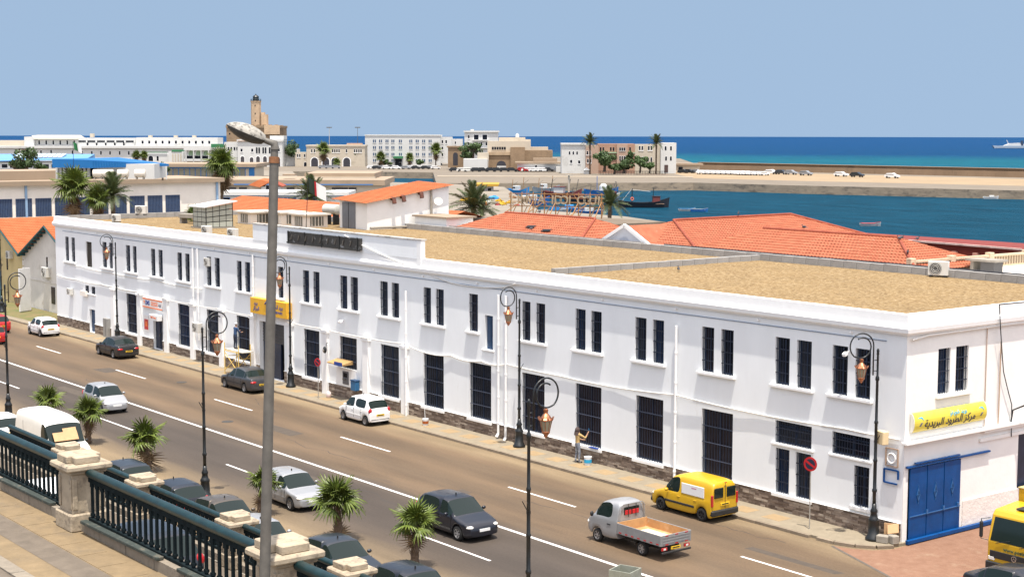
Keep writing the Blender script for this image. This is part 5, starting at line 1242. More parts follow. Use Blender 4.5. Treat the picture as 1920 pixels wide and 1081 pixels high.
# ------------------------------------------------------------------ the harbour quarter, measured in photo pixels at a known distance
ANG = math.atan2(_rt.y, _rt.x)
class Far:
    """a building whose front stands D metres away; u,v are photo pixels on that front, y metres behind it"""
    def __init__(s, name, label, cat, D, uc, vb, group=None, turn=0.0):
        s.D = D; s.uc = uc; s.vb = vb; s.k = D / FPX
        p = PX(uc, vb, D); s.t = empty(name, p, ANG + R(turn), label, cat, group)
    def x(s, u): return (u - s.uc) * s.k
    def z(s, v): return (s.vb - v) * s.k
    def box(s, part, m, u0, u1, v0, v1, y0=0, y1=12, bev=0): return MB().box(s.x(u0), s.x(u1), y0, y1, s.z(v1), s.z(v0)).build(part, m, s.t, local=True, bev=bev)
    def win(s, cs, w, h, m=None, arch=False, y=0.0, fr=True, name='window', frm=None):
        W_, H_ = w * s.k, h * s.k
        if arch:
            p = [(-W_ / 2, 0, -H_ / 2), (W_ / 2, 0, -H_ / 2)] + [(W_ / 2 * math.cos(math.pi * i / 8), 0, H_ / 2 - W_ / 2 + W_ / 2 * math.sin(math.pi * i / 8)) for i in range(9)]
            pm_ = MB().prism([(a, -.04, c) for a, b, c in p], (0, .1, 0)).mesh('pane', m or M_glass)
            fm = MB().prism([(a * 1.22, -.02, c * 1.08 + .02 * H_) for a, b, c in p], (0, .06, 0)).mesh(name, frm or M_whitetrim)
        else:
            pm_ = MB().box(-W_ / 2, W_ / 2, -.05, .08, -H_ / 2, H_ / 2).mesh('pane', m or M_glass)
            fm = MB().box(-W_ * .62, W_ * .62, -.03, .06, -H_ * .58, H_ * .56); fm.box(-W_ * .7, W_ * .7, -.18, .06, -H_ * .66, -H_ * .58); fm = fm.mesh(name, frm or M_whitetrim)
        for u, v in cs:
            if fr: o = link(name, fm, s.t, (s.x(u), y, s.z(v))); link('pane', pm_, o)
            else: link(name, pm_, s.t, (s.x(u), y, s.z(v)))
M_farwhite = mat('far_white', (.56, .56, .54), .9, var=.05, vscale=.15, stain=((.36, .345, .31), .12, .58, .6))
M_farcream = mat('far_cream', (.49, .43, .34), .9, var=.06, vscale=.15, stain=((.32, .27, .20), .12, .58, .6))
M_farstone = mat('far_stone', (.26, .18, .11), .95, var=.18, vscale=.4, bump=.06, bscale=1.5, stain=((.20, .15, .11), .2, .58, .6))
M_farpink = mat('far_pink', (.40, .275, .205), .9, var=.08, vscale=.2)
M_fgreen = mat('green_roof', (.03, .17, .07), .7, var=.15, vscale=.6)
M_pgreen = mat('pale_green_dome', (.30, .42, .27), .8, var=.12, vscale=.5)
M_lblue = mat('light_blue_roof', (.11, .27, .50), .6, var=.06, vscale=.2)
M_dblue = mat('strong_blue_roof', (.006, .13, .36), .45, var=.08, vscale=.3)
M_roofpale = mat('pale_flat_roof', (.31, .235, .165), .9, var=.10, vscale=.12, stain=((.21, .16, .11), .1, .58, .6))
M_shade = mat('shutter_grey', (.22, .21, .16), .8, var=.1, vscale=.5)
M_bframe = mat('blue_frame', (.06, .16, .36), .6)
M_winblue = mat('blue_blinds', (.014, .034, .090), .5, var=.35, vscale=3)
# long blue-windowed office block across the end of the street
t = empty('blue_window_block', (-172, 32, 0), 0, 'cream office block with a row of blue windows behind the orange warehouse roof', 'building')
B(-186, -172, 4, 57.5, 0, 9.1).build('wall', M_cream, t); B(-187, -171.3, 3.2, 57.9, 9.1, 9.7).build('roof_slab', M_roofpale, t)
bw_ = MB().box(-.03, .06, -1.15, 1.15, -1.25, 1.25)
bwm = bw_.mesh('pane', M_winblue); fwm = MB().box(-.02, .10, -1.4, 1.4, -1.45, 1.45).mesh('window', M_cream); slm = MB()
for k in range(10): slm.box(.06, .10, -1.10 + k * .23, -1.02 + k * .23, -1.22, 1.22)
slm = slm.mesh('blinds', mat('blinds_pale', (.055, .085, .15), .6))
for k in range(17):
    y = 8.0 + k * 2.78
    if y > 51: continue
    o = link('window', fwm, t, (.02, y - 32, 6.05)); link('pane', bwm, o, (.08, 0, 0)); link('blinds', slm, o, (.08, 0, 0))
for y in (27.8, 56.9): B(-171.98, -171.75, y - .15, y + .15, 4.0, 9.1).build('downpipe', mat('blue_pipe', (.25, .38, .55), .6), t)
B(-186, -176, 10, 44, 9.7, 11.0).build('upper_storey', M_roofpale, t)
# blue canopied pavilion on its roof
F = Far('blue_canopy_pavilion', 'pavilion with a bright blue sloping canopy and pale columns', 'building', 205, 177, 336)
F.box('back_wall', M_farwhite, 150, 283, 308, 336, 2.0, 9)
MB().hexa([(F.x(103), -1, F.z(314)), (F.x(178), -1, F.z(315)), (F.x(298), 6, F.z(313)), (F.x(180), 12, F.z(311))], [(F.x(103), -1, F.z(298)), (F.x(178), -1, F.z(300)), (F.x(298), 6, F.z(309)), (F.x(180), 12, F.z(298))]).build('canopy', M_dblue, F.t, local=True)
for u in (106, 113, 120, 128, 150, 158, 165): F.box('column', M_farwhite, u - 2, u + 2, 314, 336, .2, .7)
F.box('dark_glazing', M_glass, 104, 176, 316, 335, 1.4, 1.6)
for k in range(28): F.box('canopy_rib', M_dblue, 180 + k * 4.1, 180.7 + k * 4.1, 302 + k * .30, 313, -.97 + k * .245, -.7 + k * .245)
MB().tube([(F.x(296), 5, F.z(313)), (F.x(296), 5, F.z(338))], .12, 6).build('prop', M_farwhite, F.t, local=True)
for i, u in enumerate((185, 203, 231, 263)):
    p = PX(u, 333, 203); o = empty('water_tank', p, ANG, ('first white water tank behind the date palm', 'second white water tank beside the palm crown', 'third white water tank in the row under the blue canopy', 'rightmost white water tank under the blue canopy')[i], 'tank', 'white water tanks')
    mb = MB().tube([(-.72, 0, .55), (-.66, 0, .55), (.66, 0, .55), (.72, 0, .55)], [.35, .52, .52, .35], 16); mb.build('drum', mat('tank_white', (.72, .66, .56), .6, var=.06, vscale=2), o, smooth=True, local=True)
    for x in (-.45, .45): MB().box(x - .06, x + .06, -.4, .4, -.2, .2).build('cradle', M_concrete, o, local=True)
# flag on a pole in front of it
def flag(name, base, h, label, cols, W_=1.6, Hh=1.0, tilt=0, turn=0.0):
    t = empty(name, base, ANG + R(turn), label, 'flag'); t.rotation_euler[1] = R(tilt)
    MB().tube([(0, 0, 0), (0, 0, h)], .03, 6).build('pole', M_iron, t, local=True)
    for j, (m, a, b) in enumerate(cols):
        mb = MB(); n = 6; rows = []
        for i in range(n + 1):
            q = a + (b - a) * i / n; x = W_ * q * .62; y = .12 * math.sin(q * 7); dz = -.55 * q * Hh
            rows.append(((x + .03, y, h - .05 + dz), (x + .03 + .10, y + .06, h - .05 - Hh + dz * .9)))
        for r_ in rows: mb.v += [tuple(r_[0]), tuple(r_[1])]
        for i in range(n): mb.f.append((2 * i, 2 * i + 1, 2 * i + 3, 2 * i + 2))
        mb.build('cloth', m, t, local=True, smooth=True)
    return t
M_fg = mat('flag_green', (.02, .16, .05), .8); M_fw = mat('flag_white', (.75, .75, .75), .8); M_fr = mat('flag_red', (.5, .02, .03), .8); M_fk = mat('flag_dark', (.015, .03, .02), .8)
flag('flag', PX(138, 312, 200), 3.2, 'green and white flag above the blue canopy', [(M_fg, 0, .5), (M_fw, .5, 1)])
t = flag('flag', (-66.6, 11.2, 8.95), 4.1, 'green white and red flag on the gravel roof beside the rooftop shed', [(M_fk, 0, .38), (M_fr, .38, .52), (M_fw, .52, 1.15)], 1.9, 1.15, 3)
# sheds of the fishing quay
F = Far('quay_shed', 'white quay shed with blue doors in the middle distance', 'building', 345, 500, 396)
F.box('wall', M_farwhite, 372, 645, 365, 397, 0, 14); F.box('roof_slab', M_farwhite, 368, 655, 360, 366, -.8, 15)
F.box('blue_trim', M_bframe, 372, 645, 366.2, 367.6, -.1, 0)
for u0, u1, m in ((388, 405, M_winblue), (417, 431, M_glass), (446, 458, M_glass), (475, 489, M_glass), (497, 506, M_glass), (523, 530, M_glass), (533, 538, mat('brown_door', (.16, .05, .03), .7)), (541, 555, M_winblue), (574, 590, M_winblue), (600, 612, M_glass)):
    o = F.box('doorway', M_bframe, u0 - 1, u1 + 1, 370, 396, -.06, .05); MB().box(F.x(u0), F.x(u1), -.12, -.05, F.z(394), F.z(371)).build('door_panel', m, o, local=True)
# quay clutter in front of it
rnd_ = random.Random(5)
for k in range(16):
    u = 425 + k * 9.5 + rnd_.uniform(-3, 3); p = PX(u, 399 + rnd_.uniform(-3, 3), 330)
    o = empty('net_bundle', p, rnd_.random() * 6, '%s heap of nets and crates below the white quay shed, %s from the left' % (('white', 'bright blue', 'black', 'dull blue', 'orange', 'dark')[k % 6], ORD[k]), 'net', 'heaps of fishing gear on the quay')
    mb = MB()
    for q in range(5): a = rnd_.random() * 6.28; c = Vector((math.cos(a) * .6, math.sin(a) * .6, .35 + .25 * q)); mb.obox(c, Vector((rnd_.uniform(.2, .5), .1, .05)), Vector((-.1, rnd_.uniform(.2, .5), 0)), Vector((0, .05, rnd_.uniform(.2, .4))))
    mb.build('bundle', (M_farwhite, M_dblue, M_iron, M_bframe, mat('net_orange', (.34, .09, .018), .8), M_iron)[k % 6], o, local=True); MB().tube([(0, 0, 0), (.1, .1, rnd_.uniform(1.5, 3.5))], .05, 5).build('stake', M_iron, o, local=True)
F = Far('long_market_hall', 'long flat roofed fish market hall with dark window strip', 'building', 420, 540, 366)
F.box('wall', M_farcream, 372, 715, 347, 370, 0, 30); F.box('roof_slab', M_roofpale, 366, 722, 337, 347, -1, 34)
F.win([(u, 355) for u in (380, 402, 420, 436, 456, 545, 576, 603, 630, 645, 661)], 15, 8, mat('dark_strip', (.05, .045, .045), .5), y=-.02, frm=M_farcream)
F.box('blue_fascia', M_bframe, 440, 700, 344.5, 346.8, -1.1, -1.0)
F.box('upper_roof', M_roofpale, 560, 695, 327, 337, 12, 40); F.box('upper_roof_edge', M_farcream, 558, 697, 334, 338, 11, 12)
F.box('plank_pile', M_roofpale, 522, 545, 328, 331, 8, 12)
F = Far('tiled_lodge', 'small white lodge with orange gabled roof on the quay', 'building', 400, 500, 372)
F.box('wall', M_farwhite, 490, 527, 350, 373, 0, 5); F.box('side_wall', M_farcream, 468, 491, 348, 362, .5, 5)
k_ = F
tile_roof('roof_tiles', M_tile2, F.t, (0, 0, 0), (1, 0, 0), (1, 1, 1), (0, 1, 1)) if False else None
MB().hexa([(F.x(466), 0, F.z(347)), (F.x(488), -.6, F.z(351)), (F.x(490), 5, F.z(350)), (F.x(470), 5, F.z(345))], [(F.x(486), 0, F.z(337)), (F.x(508), -.6, F.z(341)), (F.x(510), 5, F.z(337)), (F.x(490), 5, F.z(335))]).build('left_slope', M_tile2, F.t, local=True)
MB().hexa([(F.x(508), -.6, F.z(342)), (F.x(531), -.6, F.z(351)), (F.x(531), 5, F.z(350)), (F.x(508), 5, F.z(339))], [(F.x(508), -.6, F.z(340.5)), (F.x(532), -.6, F.z(349)), (F.x(532), 5, F.z(348)), (F.x(508), 5, F.z(337))]).build('right_slope', M_tilecap, F.t, local=True)
F.win([(502, 352)], 6, 9)
o = empty('blue_barrel', PX(531, 365, 398), 0, 'bright blue water barrel beside the orange roofed lodge', 'barrel'); MB().lathe([(.42, 0), (.5, .1), (.5, 1.15), (.42, 1.25)], 14).build('drum', M_dblue, o, local=True)
F = Far('blue_shutter_hall', 'long low hall with blue framed grey shutters', 'building', 560, 380, 331)
F.box('wall', M_farcream, 275, 478, 314, 332, 0, 20); F.box('roof_slab', M_roofpale, 268, 482, 307, 313, -1.5, 30); F.box('blue_band', M_bframe, 275, 478, 313, 316, -.25, 0)
for k in range(17): o = F.box('shutter', M_shade, 284 + k * 10.4, 293 + k * 10.4, 317, 331, -.1, .05)
for k in range(18): F.box('mullion', M_bframe, 282.6 + k * 10.4, 283.8 + k * 10.4, 316, 331, -.2, 0)
F.box('blue_end', M_dblue, 467, 477, 316, 331, -.3, 0)
F = Far('light_blue_hall', 'hall with light blue roof and skylights at far left', 'building', 520, 80, 318)
F.box('wall', M_farwhite, -60, 155, 304, 320, 0, 16); MB().hexa([(F.x(-60), -1, F.z(304)), (F.x(161), -1, F.z(300)), (F.x(158), 14, F.z(300)), (F.x(-60), 14, F.z(304))], [(F.x(-60), -1, F.z(302)), (F.x(163), -1, F.z(298.5)), (F.x(157), 14, F.z(290)), (F.x(-60), 14, F.z(290))]).build('roof', M_lblue, F.t, local=True)
for k in range(10): u = 18 + k * 9.3; MB().hexa([(F.x(u), 4, F.z(296)), (F.x(u + 7.5), 4, F.z(296)), (F.x(u + 6.5), 11, F.z(291)), (F.x(u - 1), 11, F.z(291))], [(F.x(u), 4, F.z(295)), (F.x(u + 7.5), 4, F.z(295)), (F.x(u + 6.5), 11, F.z(288.5)), (F.x(u - 1), 11, F.z(288.5))]).build('skylight', mat('skylight', (.45, .52, .52), .3), F.t, local=True)
F.win([(9 + k * 15.5, 311.5) for k in range(10)], 11, 7, M_glass)
F = Far('pale_terrace_block', 'pale flat terrace block below the light blue hall', 'building', 260, 90, 338)
F.box('wall', M_roofpale, -60, 104, 327, 345, 0, 14)
for i, (u, v, w_, h_) in enumerate(((30, 322, 4.5, 3.2), (50, 320, 6, 5), (75, 324, 3, 2.4))):
    leafy_tree(PX(u, v + 9, 262), h_, w_, ('low green bush at far left edge on the terrace block', 'taller green shrub with palm like top on the terrace block', 'small green bush right on the terrace block')[i], 40 + i, 700, .3)
leafy_tree(PX(305, 338, 215), 2.6, 2.4, 'small bush at the foot of the blue canopy prop', 44, 600, .22)
# admiralty quarter
F = Far('long_white_barracks', 'long white barracks building with small windows beneath the sea horizon', 'building', 850, 200, 314)
F.box('lower_wall', M_farwhite, -120, 425, 278, 316, 0, 20); F.box('ledge', M_farwhite, -120, 425, 274, 278, -1.2, 22)
F.box('upper_storey', M_farwhite, 142, 252, 259, 274, 6, 20); F.box('upper_storey', M_farwhite, 253, 406, 258, 274, 4, 20); F.box('upper_storey', M_farcream, -120, 45, 264, 274, 6, 18)
F.box('end_wall', M_farwhite, 43, 62, 257, 274, 4, 20); F.box('upper_storey', M_farwhite, 62, 142, 261, 274, 6, 20)
MB().hexa([(F.x(62), 3, F.z(261)), (F.x(143), 3, F.z(261)), (F.x(143), 22, F.z(261)), (F.x(43), 22, F.z(261))], [(F.x(56), 5, F.z(255)), (F.x(134), 5, F.z(255)), (F.x(134), 20, F.z(254)), (F.x(52), 20, F.z(254))]).build('hip_roof', M_farcream, F.t, local=True)
F.win([(69 + k * 13.2, 268) for k in range(6)], 3, 8, y=6)
F.box('window_band', M_glass, 143, 247, 264, 267, 5.8, 6.1)
for k in range(6): F.box('band_pier', M_farwhite, 157 + k * 18, 160 + k * 18, 263, 268, 5.6, 5.9)
F.win([(160 + k * 17, 270) for k in range(5)], 3, 6, y=6, fr=False); F.win([(265 + k * 12.5, 267) for k in range(11)], 4, 6, y=4)
F.win([(173, 287), (190, 287), (207, 287), (225, 287), (242, 287), (260, 287), (155, 287), (137, 286), (97, 285), (78, 286)], 3, 7)
F.win([(227, 300), (244, 300), (173, 297)], 4, 5)
for i, u in enumerate((164, 274, 322, 357)): F.box('roof_vent', M_farcream, u - 3, u + 3, 251 if i == 0 else 254, 258, 10, 13)
for u in (37, 51, 66): F.box('pink_pier', M_farpink, u - 1, u + 1, 281, 289, -.4, 0)
for u, w_ in ((37, 14), (52, 14)): F.box('pink_lintel', M_farpink, u, u + w_, 280, 281.5, -.4, 0)
F = Far('white_terrace_house', 'white house with arched windows and palms before the barracks', 'building', 780, 300, 312)
F.box('wall', M_farwhite, 255, 350, 288, 313, 0, 14); F.box('green_cornice', M_fgreen, 264, 314, 285, 286.5, -.5, .5); F.win([(257, 297), (270, 297), (296, 297)], 4, 9, arch=True); F.win([(283, 297)], 9, 10, arch=True)
F.box('tower_block', M_farwhite, 318, 346, 284, 312, -2, 10); F.box('tower_roof', M_fgreen, 324, 343, 281, 284.5, -2.2, 4)
for k in range(4): F.box('tower_fin', M_farcream, 325 + k * 5, 327 + k * 5, 288, 302, -2.3, -2)
F = Far('arcaded_club', 'white seaside club with two storeys of open arcades', 'building', 770, 385, 312)
F.box('wall', M_farwhite, 345, 440, 280, 313, 3, 16); F.box('lower_shade', M_glass, 346, 408, 304, 311, 2.8, 3.0); F.box('mid_deck', M_farwhite, 345, 440, 298, 302, 0, 3); F.box('roof_deck', M_farwhite, 345, 440, 278, 282, 0, 3)
F.win([(357 + k * 14, 287) for k in range(4)], 11, 9, M_pgreen, arch=True, y=2.9); F.win([(354, 295), (369, 295), (383, 295)], 11, 5, M_glass, y=2.95, fr=False)
for k in range(5): F.box('arcade_pier', M_farwhite, 348.5 + k * 14, 350 + k * 14, 282, 312, 0, .6)
F.box('green_awning', M_fgreen, 397, 419, 270, 277, -1, 3)
F = Far('admiralty_palace', 'white palace with pale green dome and pointed arches below the lighthouse', 'building', 760, 490, 315)
F.box('wall', M_farwhite, 446, 530, 265, 317, 0, 14); F.box('side_wing', M_farwhite, 420, 447, 267, 312, 2, 14); F.box('parapet', M_farwhite, 445, 531, 262, 266, -.4, 14); F.box('red_band', M_farpink, 447, 505, 264, 265.5, -.6, -.4)
F.box('upper_block', M_farwhite, 505, 531, 255, 264, 3, 14)
mb = MB(); mb.lathe([(13 * F.k, 0), (12.6 * F.k, 3 * F.k), (10.5 * F.k, 6 * F.k), (7 * F.k, 8.6 * F.k), (2 * F.k, 10 * F.k), (.2, 10.2 * F.k)], 20, (F.x(466), 6, F.z(264))); mb.build('dome', M_pgreen, F.t, smooth=True, local=True)
F.win([(472, 305), (484, 303), (497, 303), (510, 305), (522, 305), (455, 303)], 7, 20, mat('arch_shade', (.055, .05, .055), .8), arch=True); F.win([(482, 282), (486.5, 282), (494, 282), (498.5, 282), (506, 282)], 3, 11, arch=True, fr=False, y=-.05); F.win([(453.5, 282), (473.5, 282), (523, 281)], 4, 6)
F.win([(428, 279), (433, 279), (439, 279), (444, 279)], 3, 6, arch=True, fr=False, y=1.95)
F = Far('lighthouse_fort', 'tan stone fort bastion carrying the lighthouse', 'building', 800, 475, 266)
F.box('bastion', M_farstone, 425, 525, 240, 268, 0, 24); F.box('parapet', M_farstone, 424, 526, 236, 240, -.5, 25); F.box('turret', mat('far_sand', (.50, .36, .23), .9, var=.12, vscale=.3), 496, 525, 235, 252, -1, 12)
for k in range(9): F.box('merlon', M_farstone, 425 + k * 11.3, 431 + k * 11.3, 234, 236, -.5, .5)
F.win([(431, 251), (520, 251), (453, 252)], 2.5, 3, fr=False)
F.box('stair_tower', MATS['far_sand'], 488, 498, 215, 240, 4, 10); F.box('stair_tower_head', MATS['far_sand'], 487.5, 493, 211, 215, 5, 9)
p = PX(480.5, 240, 806); t = empty('lighthouse', p, ANG, 'tan stone octagonal lighthouse with dark iron lantern', 'lighthouse'); k = 806 / FPX
M_tower = mat('lighthouse_stone', (.44, .32, .21), .9, var=.12, vscale=.5, bump=.03, bscale=2, stain=((.26, .19, .13), .4, .6, .5))
MB().lathe([(9.6 * k, 0), (9.3 * k, 48 * k), (10.2 * k, 48.5 * k), (10.2 * k, 50 * k)], 8).build('tower', M_tower, t, local=True)
MB().lathe([(9.9 * k, 50 * k), (9.9 * k, 50.6 * k)], 16).build('gallery', M_iron, t, local=True)
gr_ = MB()
for q in range(16): a = q / 16 * 6.283; gr_.bar((9.6 * k * math.cos(a), 9.6 * k * math.sin(a), 50.5 * k), (9.6 * k * math.cos(a), 9.6 * k * math.sin(a), 53.2 * k), .12)
gr_.tube([(9.6 * k * math.cos(q / 24 * 6.283), 9.6 * k * math.sin(q / 24 * 6.283), 53.2 * k) for q in range(25)], .09, 4); gr_.build('gallery_rail', M_iron, t, local=True)
MB().lathe([(5.6 * k, 50.5 * k), (5.6 * k, 57 * k)], 12).build('lantern_room', mat('lantern_dark', (.015, .025, .028), .25), t, local=True)
MB().lathe([(6.1 * k, 57 * k), (5 * k, 59.2 * k), (2.5 * k, 60.8 * k), (1 * k, 61.2 * k), (1 * k, 62.2 * k), (.2 * k, 63.5 * k)], 12).build('lantern_cap', M_iron, t, smooth=True, local=True)
for q, z in ((0, 40), (0, 25), (0, 12)): MB().box(-.25, .25, -9.5 * k, -8.0 * k, z * k, (z + 3) * k).build('window', M_glass, t, local=True)
# cream arsenal with big round arches
F = Far('arched_arsenal', 'cream arsenal building with large round arches', 'building', 765, 610, 314)
F.box('wall', M_farcream, 575, 684, 275, 315, 0, 14); F.box('parapet', M_farcream, 574, 685, 272, 275, -.3, 14); F.box('low_wing', M_farcream, 553, 576, 286, 314, 1, 12); F.box('rear_block', M_farwhite, 530, 556, 280, 312, 4, 14)
F.win([(590, 304), (611, 304), (628, 304), (650, 304)], 13, 17, mat('arch_dark', (.035, .035, .045), .8), arch=True); F.win([(585, 283), (590, 283), (624, 283), (628, 283), (632, 283), (636, 283), (650, 283), (665, 283), (669, 283), (673, 283), (677, 283)], 2.5, 6); F.win([(558, 292), (562, 292), (571, 292)], 2.5, 6, y=1); F.win([(572, 308)], 5, 8, arch=True, y=1)
F.box('gable_hut', M_farpink, 648, 676, 269, 274, 6, 12)
# white barracks block with four rows of paired windows
F = Far('white_office_block', 'big plain white block with four rows of paired windows', 'building', 790, 760, 313)
F.box('wall', M_farwhite, 685, 826, 255, 313, 0, 18); F.box('side_block', M_farwhite, 826, 846, 257, 306, 3, 18); F.box('low_block', M_farwhite, 846, 866, 261, 296, 6, 18); F.box('parapet', M_farwhite, 684.5, 826.5, 253, 255, -.3, 18)
cs = []
for u in (702.5, 714, 726, 737, 751, 770.5, 782.5, 794.5, 806.5):
    for v in (265, 277, 289.5, 301): cs += [(u - 1.7, v), (u + 1.7, v)]
F.win(cs, 2.3, 5.6, mat('blue_glass', (.05, .09, .16), .2), frm=M_farwhite); F.win([(829, 266), (829, 278), (829, 290), (836, 266)], 3, 6, y=3)
F.win([(843, 265), (853, 268)], 2.2, 5, y=6); F.box('entrance_awning', M_fgreen, 738, 756, 293, 297, -3, 0); F.box('entrance', M_glass, 741, 753, 298, 311, -.1, 0)
# stone gate, villa, fort and low sheds
F = Far('stone_gateway', 'brown stone gateway with a dark arch', 'building', 708, 856, 314); F.box('wall', M_farstone, 840, 875, 277, 314, 0, 8); F.box('parapet', M_farstone, 838, 872, 274, 277, -.4, 8); F.win([(854, 298)], 9, 24, MATS['arch_dark'], arch=True, frm=M_farstone)
F = Far('white_villa', 'tall white villa with balconies above the stone fort', 'building', 760, 903, 300); F.box('wall', M_farwhite, 871, 934, 248, 302, 0, 12); F.box('cornice', M_farwhite, 869.5, 936, 245.5, 248.5, -.6, 12); F.win([(893, 258), (909, 258)], 9, 10, M_glass); F.box('balcony', M_farwhite, 886, 916, 262, 264, -1.3, 0); F.box('balcony', M_farwhite, 884, 916, 276, 278, -1.3, 0); F.win([(879, 257), (879, 270), (893, 270), (903, 270), (912, 270)], 3, 6); F.box('roof_turret', M_farwhite, 882, 888, 243, 246, 4, 8)
F = Far('stone_fort', 'old stone and cream fort with arched vault on the harbour quay', 'building', 688, 970, 321)
F.box('cream_house', M_farcream, 914, 995, 265, 292, 2, 16); F.box('stone_base', M_farstone, 916, 960, 290, 320, 0, 14); F.box('stone_ledge', mat('far_stone2', (.42, .31, .20), .95, var=.15, vscale=.4), 915, 962, 285, 291, -.5, 14); F.box('stone_tower', M_farstone, 957, 984, 276, 320, -1.5, 12); F.box('rampart', M_farstone, 984, 1036, 282, 305, 1, 16); F.box('rampart_house', M_farcream, 994, 1028, 276, 284, 6, 14); F.box('upper_house', M_farcream, 935, 985, 258, 266, 6, 14); F.box('upper_house', M_farcream, 975, 995, 262, 270, 4, 12)
F.win([(924 + k * 4.5, 278.5) for k in range(6)], 3.6, 5.5, y=2, frm=M_farcream); F.win([(940, 309)], 18, 15, MATS['arch_dark'], arch=True, frm=M_farstone); F.box('vault_door', M_farwhite, 932, 949, 311, 318, -.12, -.02)
mb = MB(); mb.lathe([(3.6 * F.k, 0), (3.6 * F.k, 7 * F.k), (3 * F.k, 9 * F.k), (1 * F.k, 11 * F.k), (.1, 11.5 * F.k)], 12, (F.x(970), 8, F.z(262))); mb.build('dome_turret', M_farwhite, F.t, smooth=True, local=True)
F = Far('white_store', 'low white store with boxy front left of the stone fort', 'building', 680, 893, 321); F.box('wall', M_farwhite, 869, 914, 298, 320, 0, 10); F.box('annex', M_farcream, 895, 916, 287, 300, 2, 9)
F = Far('white_boathouse', 'low white boathouse with flat roof beside the fort', 'building', 672, 1010, 322); F.box('wall', M_farwhite, 970, 1052, 307, 320, 0, 10); F.box('roof', M_roofpale, 966, 1053, 303.5, 307, -1, 11); F.win([(1005, 313)], 4, 6); F.box('end_store', M_farwhite, 1042, 1078, 312, 328, -4, 4); F.box('upper_roof', M_roofpale, 1000, 1045, 297, 304, 3, 10)
# three part seafront villa
F = Far('seafront_villa', 'three part seafront villa of cream, pink and white fronts', 'building', 645, 1160, 327)
F.box('cream_front', M_farwhite, 1053, 1098, 272, 328, 0, 14); F.box('tower_bay', M_farpink, 1098, 1122, 273, 326, -1, 14); F.box('pink_front', mat('far_pink2', (.36, .215, .15), .9, var=.08, vscale=.2), 1122, 1190, 270, 326, .3, 14); F.box('pink_bay', M_farpink, 1156, 1176, 270, 312, -1.2, 1); F.box('white_front', M_farcream, 1190, 1266, 271, 325, .6, 14); F.box('white_bay', M_farwhite, 1238, 1267, 268, 325, -.6, 13)
F.box('cornice', M_farwhite, 1052, 1099, 269, 272, -.5, 14); F.box('green_ledge', M_pgreen, 1122, 1156, 285.5, 287.5, -.6, .3); F.box('green_ledge', M_pgreen, 1176, 1190, 286, 288, -.6, .3)
F.win([(1068, 287), (1075, 287), (1082, 287)], 3, 6, arch=True); F.win([(1071, 303), (1086, 304)], 4, 6); F.win([(1102, 302), (1107, 302), (1101, 287), (1106, 287)], 3, 7, y=-1); F.win([(1126, 280), (1131, 280), (1145, 280), (1150, 280), (1175, 280), (1181, 280)], 3, 7, y=.3, frm=M_farpink); F.win([(1162, 280), (1166, 280), (1170, 280)], 3, 6, y=-1.2, frm=M_farwhite); F.win([(1162, 297), (1166, 297), (1170, 297)], 2.8, 9, arch=True, y=-1.2); F.win([(1147, 297), (1152, 310)], 4, 7, y=.3, frm=M_farpink)
F.win([(1199, 278), (1204, 278), (1216, 278), (1221, 278)], 3, 8, y=.6); F.win([(1198, 298), (1205, 298), (1215, 299), (1221, 299)], 3, 8, arch=True, y=.6); F.win([(1247, 278), (1257, 278), (1248, 297), (1257, 297)], 3.5, 8, arch=True, y=-.6); F.box('door', mat('far_brown', (.07, .04, .035), .7), 1245, 1252, 309, 323, -.75, -.6)
o = empty('white_kiosk', PX(1100, 329, 634), ANG, 'small white kiosk with pointed roof on the quay', 'kiosk'); k = 634 / FPX
MB().box(-5 * k, 5 * k, 0, 10 * k, 0, 10 * k).build('wall', M_farwhite, o, local=True); MB().add([(-5.8 * k, -.5, 10 * k), (5.8 * k, -.5, 10 * k), (5.8 * k, 10.5 * k, 10 * k), (-5.8 * k, 10.5 * k, 10 * k), (0, 5 * k, 15 * k)], [(0, 1, 4), (1, 2, 4), (2, 3, 4), (3, 0, 4), (3, 2, 1, 0)]).build('roof', M_farwhite, o, local=True)
F = Far('quay_sheds', 'low cream sheds at the root of the breakwater', 'building', 660, 1285, 322); F.box('wall', M_farcream, 1266, 1312, 310, 320, 0, 8); F.box('roof', M_roofpale, 1264, 1318, 306.5, 310, -.8, 9); F.box('dark_opening', M_glass, 1272, 1280, 313, 319, -.1, 0)
# far land, harbour quay and breakwater
fl = [gp(-300, 321), gp(540, 321), gp(690, 321.5), gp(812, 323), gp(818, 343), gp(960, 343), gp(1300, 342), gp(1500, 347.5), gp(1920, 357), gp(2250, 366), gp(2250, 326), gp(1310, 309), gp(1275, 297), gp(900, 292), gp(500, 290), gp(-300, 290)]
M_quaywall = mat('stained_quay_wall', (.30, .235, .165), .95, var=.2, vscale=.25, bump=.05, bscale=1, stain=((.10, .085, .07), .22, .52, .8), stretch=(1, 1, 2.5))
fo_ = flat_prism('far_quay', fl, -5, -.35, M_quaywall)
M_sand = mat('dusty_quay_top', (.17, .14, .105), .95, var=.15, vscale=.08, stain=((.10, .085, .07), .08, .55, .6))
fo_.data.materials.append(M_sand)
for p in fo_.data.polygons:
    if abs(p.normal.z) > .9: p.material_index = 1
wa, wb_ = G(1306, 318, -.35), G(2250, 341, -.35); wd_ = (wb_ - wa).normalized(); wn = Vector((-wd_.y, wd_.x, 0))
bw0 = empty('breakwater_wall', wa, 0, 'long brown stone breakwater wall closing the harbour at right', 'wall')
Lw = (wb_ - wa).length
M_bwall = mat('breakwater_stone', (.285, .190, .115), .95, var=.12, vscale=.12, bump=.05, bscale=.8, stain=((.15, .105, .07), .15, .56, .7), stretch=(1, 1, .35))
